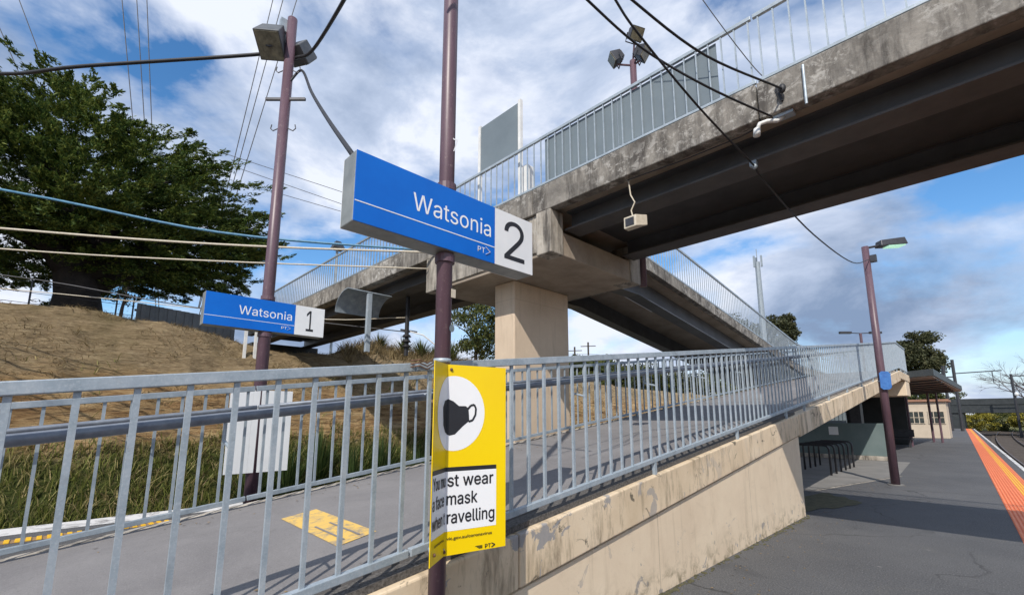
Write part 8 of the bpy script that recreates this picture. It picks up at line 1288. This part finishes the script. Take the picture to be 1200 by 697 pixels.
poly_cable('power_cable', [(-1.45, 1.6, 4.6), (-1.54, 2.33, 4.69), (-1.66, 2.76, 4.80), (-1.74, 3.24, 4.87), (-1.62, 4.1, 4.56), (-1.49, 5.19, 4.33)], 0.0105, KB, 'black cable from above crossing the bridge edge down to the girder clamp', GW)
poly_cable('power_cable', [(-1.46, 1.3, 4.5), (-1.48, 2.14, 4.55), (-1.49, 2.69, 4.64), (-1.33, 3.6, 4.63), (-1.07, 4.8, 4.83)], 0.010, KB, 'black cable from above ending at the black bracket on the bridge edge', GW)
poly_cable('power_cable', [(-1.49, 5.19, 4.33), (-1.50, 5.6, 4.28), (-1.56, 8.0, 4.36), (-1.62, 11.5, 4.78), (-1.70, 14.56, 5.62)], 0.0105, KB, 'black cable hanging from the girder clamp to the platform lamp post', GW)
poly_cable('power_cable', [(-1.9, 4.0, 6.9), (-1.72, 4.4, 6.25), (-1.33, 4.95, 5.30), (-1.10, 4.9, 4.95)], 0.005, M['wire'], 'thin wire crossing the bridge railing near the end of the screens', GW)
G4 = 'service cables on the left of the bridge'
poly_cable('service_cable', [(-16.0, -6.9, 6.5), (-11.6, -1.14, 5.52), (-9.5, 1.75, 4.95), (-7.39, 4.5, 4.78), (-7.0, 4.86, 4.75)], 0.023, M['wireblue'], 'thick pale blue cable sloping across the lower part of the tree', G4)
poly_cable('service_cable', [(-16.0, -6.9, 5.2), (-11.6, -1.06, 4.83), (-9.5, 1.75, 4.72), (-7.39, 4.5, 4.73), (-7.0, 4.86, 4.72)], 0.020, M['wirecream'], 'thick cream cable nearly level across the lower part of the tree', G4)
poly_cable('service_cable', [(-16.0, -6.9, 4.8), (-11.6, -1.02, 4.47), (-9.5, 1.75, 4.40), (-7.30, 4.85, 4.45)], 0.014, M['wirecream'], 'cream cable passing lowest, ending at the pale bearing block', G4)
poly_cable('service_cable', [(-18.0, -6.9, 4.9), (-14.6, -1.3, 4.64), (-12.5, 2.0, 4.1), (-9.9, 6.1, 3.7)], 0.012, M['wire'], 'thin dark wire sagging under the tree towards the bridge underside', G4)
poly_cable('service_cable', [(-18.0, -6.9, 4.55), (-14.6, -1.1, 4.35), (-11.5, 4.0, 4.0), (-9.25, 5.6, 3.9)], 0.010, M['wirecream'], 'thin pale wire crossing in front of the tree trunk', G4)
G5 = 'distant power lines in the sky'
hv = [((-95.7, -11.2, 64.2), (-94.2, -7.2, 53.9)), ((-84.8, 0.0, 64.2), (-85.5, 2.5, 50.3)), ((-83.2, 1.6, 64.2), (-84.4, 4.2, 48.0)), ((-82.1, 2.7, 64.2), (-83.65, 5.1, 47.5)),
      ((-68.7, 16.4, 64.2), (-75.4, 15.0, 41.1)), ((-67.65, 17.5, 64.2), (-74.8, 15.6, 41.1)), ((-66.2, 19.0, 64.2), (-74.2, 16.4, 40.5)), ((-98.3, -12.7, 59.7), (-97.5, -11.0, 55.7))]
hl_ = ['first thin power line high at the far left above the tree', 'left line of three thin power lines descending to the tree top', 'middle line of three thin power lines descending to the tree top', 'right line of three thin power lines descending to the tree top',
       'left line of three thin power lines behind the floodlight pole', 'middle line of three thin power lines behind the floodlight pole', 'right line of three thin power lines behind the floodlight pole', 'short thin power line at the left edge above the tree']
for (a, c), lab in zip(hv, hl_):
    a = Vector(a); c = Vector(c); d = c - a
    m = MB(); m.tube([a - d * 0.8, a, c, c + d * (2.2 if 'tree' in lab else 1.0)], 0.062, 5)
    tag(m.build('power_line', M['wire'], base=a), lab, 'power line', G5)
lw = [((-37.15, 8.21, 20.8), (-32.65, 13.33, 18.6)), ((-36.8, 8.8, 19.8), (-32.76, 13.4, 17.7)), ((-35.6, 10.35, 18.3), (-32.8, 13.5, 17.1))]
for k, (a, c) in enumerate(lw):
    a = Vector(a); c = Vector(c); d = c - a
    m = MB(); m.tube([a - d * 0.3, a, c, c + d * 0.8], 0.022, 5)
    tag(m.build('power_line', M['wire'], base=a), ['upper of three thin wires between the floodlight pole and the large sign', 'middle of three thin wires between the floodlight pole and the large sign', 'lowest of three thin wires between the floodlight pole and the large sign'][k], 'power line', G5)
for k, (z0, z1) in enumerate(((8.3, 8.0), (7.3, 7.1))):
    m = MB(); m.tube([(-40, 33.0, z0), (-34.5, 47.2, z0 + 1.2), (-26, 70, z1 + 1.5)], 0.02, 5)
    tag(m.build('power_line', M['wire'], base=(-34.5, 47.2, 8)), ['upper distant wire behind the pier', 'lower distant wire behind the pier'][k], 'power line', G5)

# ------------------------------------------------------------------ vegetation
def quads(centers, axis, side, L, W):
    """one quad per leaf: rows of centres, long axis, side axis, half length, half width"""
    a = axis * L[:, None]; b = side * W[:, None]
    V = np.stack([centers - a - b * 0.6, centers - a * 0.2 + b, centers + a, centers + a * 0.1 - b], axis=1).reshape(-1, 3)
    Fq = np.arange(len(V)).reshape(-1, 4)
    return V, Fq
def unit(v): return v / (np.linalg.norm(v, axis=1, keepdims=True) + 1e-9)
def rand_dirs(n): return unit(rng.normal(size=(n, 3)))

def cypress():
    base = (-19.2, 0.05, 4.3)
    t = thing('cypress_tree', 'huge dark spreading cypress on top of the dry bank at left', 'tree', base)
    b = MB()
    b.tube([(-19.2, 0.1, 3.9), (-19.2, 0.1, 4.6), (-19.2, 0.05, 5.3), (-19.3, -0.1, 6.2), (-19.6, -0.5, 7.4), (-19.9, -0.8, 9.4)], [0.95, 0.66, 0.55, 0.52, 0.4, 0.12], 14)
    b.build('trunk', M['bark_dark'], t, smooth=True)
    limbs = [((-0.2, 0.5), (2.8, 0.5), 1.5), ((0.6, 0.9), (2.5, 3.4), 1.9), ((-0.9, -0.3), (0.5, -3.6), 1.8), ((1.0, 0.5), (3.0, 1.6), 2.4), ((-1.0, 0.8), (-2.8, 2.6), 2.2),
             ((0.7, -1.0), (2.2, -3.4), 2.3), ((0.2, 1.4), (0.6, 4.6), 1.4), ((-0.7, -1.2), (-1.5, -5.2), 3.0), ((0.3, 0.6), (0.8, 3.2), 4.4), ((0.4, -0.6), (1.0, -2.8), 4.8)]
    for (m1, e, dz) in limbs:
        z0 = 5.1 + 0.25 * dz
        b = MB(); p0 = Vector((-19.25, 0.0, z0)); p1 = Vector((-19.5 + m1[0] * 0.8, 0.0 + m1[1], z0 + 0.45 * dz + 0.3)); p2 = Vector((-19.9 + e[0] * 0.6, e[1] * 0.72 - 0.3, z0 + dz * 0.75 + 0.4))
        b.tube([p0, p0.lerp(p1, 0.6) + Vector((0, 0, 0.05)), p1, p1.lerp(p2, 0.5) + Vector((0, 0, 0.15)), p2], [0.36, 0.3, 0.24, 0.15, 0.05], 9)
        b.build('limb', M['bark_dark'], t, smooth=True)
    Vs = []; Fs = []; off = 0
    N = 1500
    C = np.array([-20.2, -1.9, 8.2])
    for k in range(N):
        d = rand_dirs(1)[0]
        if d[2] < -0.75: d[2] *= 0.4; d /= np.linalg.norm(d)
        rzz = 3.75 if d[2] > 0 else 3.1
        lump = 1.0 + 0.16 * noise.noise(Vector((d[0] * 2.4, d[1] * 2.4, d[2] * 2.4)))
        rad = (rng.uniform(0.30, 1.0) ** 0.55) * lump * 1.03
        p = C + np.array([d[0] * 3.6, d[1] * 6.9, d[2] * rzz]) * rad
        out = np.array([p[0] + 19.3, p[1] + 0.6, 0.0]); out /= (np.linalg.norm(out) + 1e-6)
        ax = out * 1.0 + np.array([rng.normal() * 0.25, rng.normal() * 0.25, rng.uniform(0.02, 0.45) + max(0, d[2]) * 0.35])
        if d[2] < -0.3: ax[2] -= 0.30
        outer = k >= N - 170
        if outer:                                    # long feathery tips that break the outline
            d = d * np.array([1, 1, 0.55]) + np.array([0.1, 0.25, 0.12]); d /= np.linalg.norm(d)
            p = C + np.array([d[0] * 3.6, d[1] * 6.9, d[2] * (3.75 if d[2] > 0 else 3.1)]) * rng.uniform(0.95, 1.07) * lump
            ax = np.array([p[0] + 19.3, p[1] + 0.6, 0.0]); ax /= np.linalg.norm(ax) + 1e-6
            ax = ax + np.array([0, 0, rng.uniform(0.05, 0.5)])
        ax /= np.linalg.norm(ax)
        sd = np.cross(ax, [0, 0, 1.0]); sd /= np.linalg.norm(sd); un = np.cross(sd, ax)
        Ls = rng.uniform(1.4, 2.2) if outer else rng.uniform(0.8, 1.9)
        # a spray is a few side twigs, each a feathery row of leaf scales
        n_tw = rng.integers(9, 14)
        for j in range(n_tw):
            f = rng.uniform(0.0, 1.0)
            b0 = p + ax * Ls * (f - 0.5) + un * rng.normal() * 0.04
            sg = rng.choice([-1, 1])
            td = ax * (1.3 if outer else 0.85) + sd * sg * rng.uniform(0.15, 1.0) + un * rng.normal(0.06, 0.13)
            td /= np.linalg.norm(td)
            tl = rng.uniform(0.25, 0.62) * (1.15 - 0.6 * f)
            n = int(rng.integers(34, 48))
            s = rng.uniform(0, 1, n)
            c = b0 + td * (s * tl)[:, None] + rng.normal(size=(n, 3)) * (0.05 * (1.2 - s))[:, None]
            la = unit(td[None, :] + rng.normal(size=(n, 3)) * 0.40)
            ls = unit(np.cross(la, unit(un[None, :] + rng.normal(size=(n, 3)) * 0.6)))
            V, Fq = quads(c, la, ls, rng.uniform(0.04, 0.085, n), rng.uniform(0.0125, 0.024, n))
            Vs.append(V); Fs.append(Fq + off); off += len(V)
    fast_mesh('crown', np.concatenate(Vs), np.concatenate(Fs), M['cypress'], t)
cypress()

def tree(name, label, base, h, centre, radii, mat, nclump=60, per=90, leaf=0.12, group=None, cat='tree', trunk_r=0.2, limbs=5, csize=0.32):
    t = thing(name, label, cat, base, group)
    c = Vector(centre)
    b = MB(); b.tube([Vector(base) - Vz * 0.3, Vector(base).lerp(c, 0.5) + Vector((0.1, -0.08, 0)), c + Vz * radii[2] * 0.4], [trunk_r, trunk_r * 0.75, trunk_r * 0.25], 8)
    b.build('trunk', M['bark'], t, smooth=True)
    lr = random.Random(int(abs(base[0] * 31 + base[1] * 7)))
    b = MB()
    for k in range(limbs):
        a = 2 * math.pi * k / limbs + lr.uniform(-.3, .3)
        p0 = Vector(base).lerp(c, lr.uniform(0.55, 0.9))
        e = c + Vector((radii[0] * 0.7 * math.cos(a), radii[1] * 0.7 * math.sin(a), radii[2] * lr.uniform(-0.2, 0.6)))
        b.tube([p0, p0.lerp(e, 0.5) + Vz * radii[2] * 0.08, e], [trunk_r * 0.5, trunk_r * 0.33, trunk_r * 0.1], 6)
    if limbs: b.build('limbs', M['bark'], t, smooth=True)
    d = rand_dirs(nclump)
    lump = np.array([1 + 0.22 * noise.noise(Vector(tuple(q * 2.1)) + Vector((base[0], base[1], 0))) for q in d])
    r = (rng.uniform(0.25, 1.0, nclump) ** 0.5) * lump
    P = np.array(centre) + d * np.array(radii) * r[:, None]
    cs = csize * min(radii) * rng.uniform(0.6, 1.3, nclump)
    n = nclump * per
    o = rand_dirs(n) * (rng.uniform(0.1, 1, n) ** 0.45)[:, None] * np.repeat(cs, per)[:, None] * np.array([1.15, 1.15, 0.7])
    pts = np.repeat(P, per, axis=0) + o
    la = rand_dirs(n); ls = unit(np.cross(la, rand_dirs(n)))
    V, Fq = quads(pts, la, ls, rng.uniform(0.6, 1.3, n) * leaf, rng.uniform(0.3, 0.6, n) * leaf)
    fast_mesh('crown', V, Fq, mat, t)
    return t
GT = 'distant trees'
tree('broadleaf_tree', 'leafy tree standing just left of the cream pier, beyond the bridge', (-25.2, 21.0, 3.6), 8, (-25.2, 21.0, 8.0), (2.3, 2.3, 2.6), M['bush'], 60, 130, 0.11, GT, trunk_r=0.16)
tree('gum_tree', 'rounded gum tree top showing behind the lower end of the upper ramp', (-17.8, 66, 3.0), 14, (-17.9, 66.5, 12.6), (2.5, 2.5, 2.3), M['gum'], 70, 120, 0.2, GT, trunk_r=0.25)
tree('gum_tree', 'pale gum tree seen through the upper ramp railing, left of the rounded tree', (-21.8, 60, 3.0), 12, (-21.8, 60, 11.6), (3.2, 3.2, 2.6), M['gum'], 60, 110, 0.18, GT, trunk_r=0.22)
tree('gum_tree', 'big dark gum tree above the canopy of the waiting shelter', (-8.0, 114, 1.5), 18, (-8.4, 114, 12.6), (3.9, 3.9, 4.6), M['gum'], 120, 130, 0.26, GT, trunk_r=0.4)
hedge = [(-20.5, 27, 5.1, 2.0, 'bush'), (-21.5, 31, 5.3, 2.2, 'bush'), (-22.5, 35.5, 5.3, 2.3, 'gum'), (-22.5, 40, 5.4, 2.5, 'bush'), (-22, 45, 5.2, 2.5, 'gum'), (-21, 50, 5.0, 2.6, 'bush'), (-19, 55, 4.6, 2.6, 'bush'), (-16.5, 60, 4.0, 2.4, 'gum')]
hlab = ['dark bush on the bank first right of the pier, seen through the railing', 'dark bush on the bank second right of the pier', 'olive bush on the bank third right of the pier', 'dark bush in the middle of the row on the bank behind the railing',
        'olive bush right of the middle of the row on the bank', 'dark bush third from the right end of the row on the bank', 'dark bush second from the right end of the row on the bank', 'olive bush at the right end of the row on the bank']
for (x, y, z, r, m_), lab in zip(hedge, hlab):
    tree('bush', lab, (x, y, 3.0), 3, (x, y, z - 0.9), (r, r * 1.5, r * 0.8), M[m_], 110, 100, 0.14, 'bushes on the bank behind the ramp', 'bush', 0.1, 3)
wt_ = [(-9.5, 58, 1.6, 2.4, 'wattle', 'yellow flowering wattle bush behind the shelter, left of the cream cabin'), (-11.5, 47, 2.2, 2.2, 'bush', 'green bush glimpsed under the ramp landing'),
       (-12.2, 37, 1.9, 1.7, 'wattle', 'yellowish bush glimpsed below the sloping ramp, left of the dark shelter'), (-5.2, 66, 3.4, 2.2, 'bush', 'dark green bush behind the roof of the cream cabin'), (-7.5, 70, 3.2, 2.4, 'bush', 'dark green bush between the shelter canopy and the cream cabin'),
       (5.6, 92, 2.6, 2.2, 'bush', 'green bush at the right edge beyond the last mast'), (6.6, 80, 2.0, 2.2, 'bush', 'low green bush nearer beside the right hand tracks'),
       (-1.5, 128, 1.0, 2.6, 'wattle', 'yellowish bush seen under the road overbridge at left'), (1.6, 130, 1.0, 2.8, 'bush', 'green bush seen under the middle of the road overbridge'), (4.9, 127, 1.2, 2.6, 'wattle', 'yellowish bush seen under the road overbridge at right'),
       (-6.0, 125, 5.2, 3.2, 'bush', 'dark tree top rising behind the left of the road overbridge'), (9.5, 122, 5.0, 3.4, 'bush', 'dark tree top rising behind the right of the road overbridge')]
for x, y, z, r, m_, lab in wt_:
    tree('bush', lab, (x, y, max(-1.1, z - r)), 3, (x, y, z), (r, r, r * 0.8), M[m_], 40, 100, 0.16, 'bushes along the far end of the station', 'bush', 0.12, 3)

# bare tree near the right edge
bt = thing('bare_tree', 'leafless tree with fine grey twigs above the overbridge at right', 'tree', (5.6, 113, -0.5))
b = MB(); b.tube([(5.6, 113, -0.8), (5.5, 113, 3.0), (5.6, 113, 5.5)], [0.35, 0.28, 0.2], 8); b.build('trunk', M['bark'], bt, smooth=True)
b = MB(); br = random.Random(5)
def branch(p, d, L, r, lv):
    e = p + d * L
    b.tube([p, p.lerp(e, 0.5) + Vector((br.uniform(-.1, .1), br.uniform(-.1, .1), br.uniform(0, .12))) * L * 0.5, e], [r, r * 0.8, r * 0.55], 5, False)
    if lv == 0: return
    for k in range(3 if lv > 1 else 4):
        nd = (d + Vector((br.gauss(0, .55), br.gauss(0, .55), br.gauss(0.05, .35)))).normalized()
        branch(p.lerp(e, br.uniform(0.5, 1.0)), nd, L * br.uniform(0.6, 0.8), r * 0.52, lv - 1)
for k in range(7):
    a = 2 * math.pi * k / 7
    branch(Vector((5.55, 113, br.uniform(3.5, 5.4))), Vector((math.cos(a), math.sin(a), 0.75)).normalized(), 3.5, 0.14, 4)
b.build('crown', simple('twigs', (0.10, 0.085, 0.085), (0.17, 0.15, 0.15), 3, 0.9), bt)

# small sapling beneath the cypress
sa = thing('sapling', 'small thin sapling beside the cypress trunk on the bank', 'sapling', (-18.2, 1.05, 4.4))
b = MB(); b.tube([(-18.2, 1.05, 4.2), (-18.22, 1.08, 4.9), (-18.2, 1.15, 5.6)], [0.06, 0.045, 0.015], 7)
for k in range(7):
    a = k * 1.3; z = 4.95 + 0.09 * k
    b.tube([(-18.21, 1.09, z), (-18.21 + 0.14 * math.cos(a), 1.09 + 0.2 * math.sin(a), z + 0.16)], [0.014, 0.005], 5)
b.build('stem', M['bark'], sa)
n = 220
pts = np.array([-18.2, 1.12, 5.35]) + rng.normal(size=(n, 3)) * np.array([0.12, 0.17, 0.2])
V, Fq = quads(pts, rand_dirs(n), rand_dirs(n), rng.uniform(0.03, 0.06, n), rng.uniform(0.015, 0.03, n))
fast_mesh('leaves', V, Fq, M['gum'], sa)

# grass on the bank (nobody could count it)
def blades(name, n, fx, fy, h0, h1, w, mat, label, lean=0.35, dens=None):
    x = fx(n); y = fy(n)
    if dens is not None:
        k = dens(x, y); x, y = x[k], y[k]; n = len(x)
    z = np.array([terrain_z(a, c) for a, c in zip(x, y)])
    h = rng.uniform(h0, h1, n)
    root = np.stack([x, y, z - 0.03], axis=1)
    a = rng.uniform(0, 2 * np.pi, n)
    sd = np.stack([np.cos(a), np.sin(a), np.zeros(n)], axis=1) * (w * rng.uniform(0.6, 1.4, n))[:, None]
    ln = np.stack([rng.normal(0.12, 1, n) * lean, rng.normal(0, 1, n) * lean, np.ones(n)], axis=1) * h[:, None]
    mid = root + ln * 0.55 + np.array([0, 0, 1]) * (h * 0.08)[:, None]
    tip = root + ln * np.array([1.25, 1.25, 0.95])
    V = np.stack([root - sd, root + sd, mid + sd * 0.8, mid - sd * 0.8, tip + sd * 0.1, tip - sd * 0.1], axis=1).reshape(-1, 3)
    q = np.arange(n)[:, None] * 6
    Fq = np.concatenate([q + np.array([0, 1, 2, 3]), q + np.array([3, 2, 4, 5])])
    o = fast_mesh(name, V, Fq, mat)
    return tag(o, label, 'grass', None, 'stuff')
U = rng.uniform
blades('grass', 24000, lambda n: -13.0 - U(0, 1, n) ** 1.3 * 1.15, lambda n: U(-5, 20, n), 0.12, 0.40, 0.009, M['grass'], 'green and straw grass growing up the foot of the bank')
blades('grass', 26000, lambda n: -14.6 - U(0, 3.4, n), lambda n: U(-4, 22, n), 0.04, 0.15, 0.007, M['drygrass'], 'short dry straw grass matted over the cutting', 1.1, lambda x, y: np.array([noise.noise(Vector((a * 0.8, c * 0.6, 2.0))) + 0.5 * noise.noise(Vector((a * 3, c * 2.2, 7.0))) > -0.12 for a, c in zip(x, y)]))
blades('grass', 7000, lambda n: -12.95 - U(0, 1.3, n), lambda n: U(-5, 20, n), 0.10, 0.36, 0.009, M['drygrass'], 'dead straw stems mixed into the green grass at the foot of the bank', 0.6, lambda x, y: np.array([noise.noise(Vector((a * 1.0, c * 0.9, 31.0))) > 0.02 for a, c in zip(x, y)]))
blades('weeds', 2600, lambda n: -13.9 - U(0, 1.6, n), lambda n: U(-4, 22, n), 0.08, 0.30, 0.010, M['grass'], 'green weeds straggling up the rocky part of the bank', 0.8, lambda x, y: np.array([noise.noise(Vector((a * 1.1, c * 0.9, 12.0))) > 0.12 for a, c in zip(x, y)]))
blades('grass', 5200, lambda n: -17.0 - rng.normal(0.2, 0.35, n), lambda n: U(7.6, 16, n), 0.15, 0.5, 0.010, M['drygrass'], 'dry grass fringe along the hilltop right of the bridge', 0.5)
def shrub(name, label, x, y, n, h, spread, mat, w, cat='shrub', group=None, base_z=None):
    z = terrain_z(x, y) if base_z is None else base_z
    t = thing(name, label, cat, (x, y, z), group)
    a = U(0, 2 * np.pi, n); tilt = np.abs(rng.normal(0, spread, n)); hh = h * U(0.55, 1.1, n)
    d = np.stack([np.cos(a) * tilt, np.sin(a) * tilt, np.ones(n)], axis=1)
    root = np.stack([x + np.cos(a) * 0.10 * U(0, 1, n), y + np.sin(a) * 0.10 * U(0, 1, n), np.full(n, z - 0.04)], axis=1)
    sd = np.stack([-np.sin(a), np.cos(a), np.zeros(n)], axis=1) * w
    seg = 5
    rows = []
    for k in range(seg + 1):
        f = k / seg
        p = root + d * (hh * f)[:, None] - np.array([0, 0, 1.0]) * (hh * tilt * 0.55 * f * f)[:, None] + np.stack([np.cos(a), np.sin(a), np.zeros(n)], axis=1) * (hh * tilt * 0.35 * f * f)[:, None]
        wk = 1.0 - f ** 2 * 0.92
        rows += [p - sd * wk, p + sd * wk]
    V = np.stack(rows, axis=1).reshape(-1, 3)
    m = 2 * (seg + 1); q = np.arange(n)[:, None] * m
    Fq = np.concatenate([q + np.array([2 * k, 2 * k + 1, 2 * k + 3, 2 * k + 2]) for k in range(seg)])
    fast_mesh('leaves', V, Fq, mat, t)
rs = [(-13.3, 4.6), (-13.5, 5.5), (-13.2, 6.4), (-13.4, 7.4), (-13.1, 8.5), (-13.5, 9.6), (-13.2, 3.7)]
rl = ['tall green reed clump nearest left of the yellow notice', 'tall green reed clump behind the left edge of the yellow notice', 'tall green reed clump hidden mostly behind the yellow notice', 'tall green reed clump between the notice and the pier',
      'tall green reed clump just left of the pier foot', 'tall green reed clump behind the pier foot', 'small green reed clump right of the white notice back']
for (x, y), lab in zip(rs, rl): shrub('reed_clump', lab, x, y, 320, 1.75, 0.34, M['reed'], 0.012, 'reeds', 'reed clumps at the foot of the bank')
hs = [(-17.4, 9.3, 0.75), (-17.3, 10.4, 0.9), (-17.2, 11.2, 1.0), (-17.6, 12.2, 0.8), (-17.2, 12.9, 1.2)]
hl2 = ['weedy shrub on the hilltop below the bridge, leftmost', 'weedy shrub on the hilltop left of the hanging insulator', 'weedy shrub on the hilltop under the hanging insulator', 'weedy shrub on the hilltop right of the hanging insulator', 'taller weedy shrub on the hilltop beside the nearer pole']
for (x, y, h), lab in zip(hs, hl2): shrub('hilltop_shrub', lab, x, y, 150, h, 0.45, M['bush'], 0.02, 'shrub', 'shrubs on the hilltop')
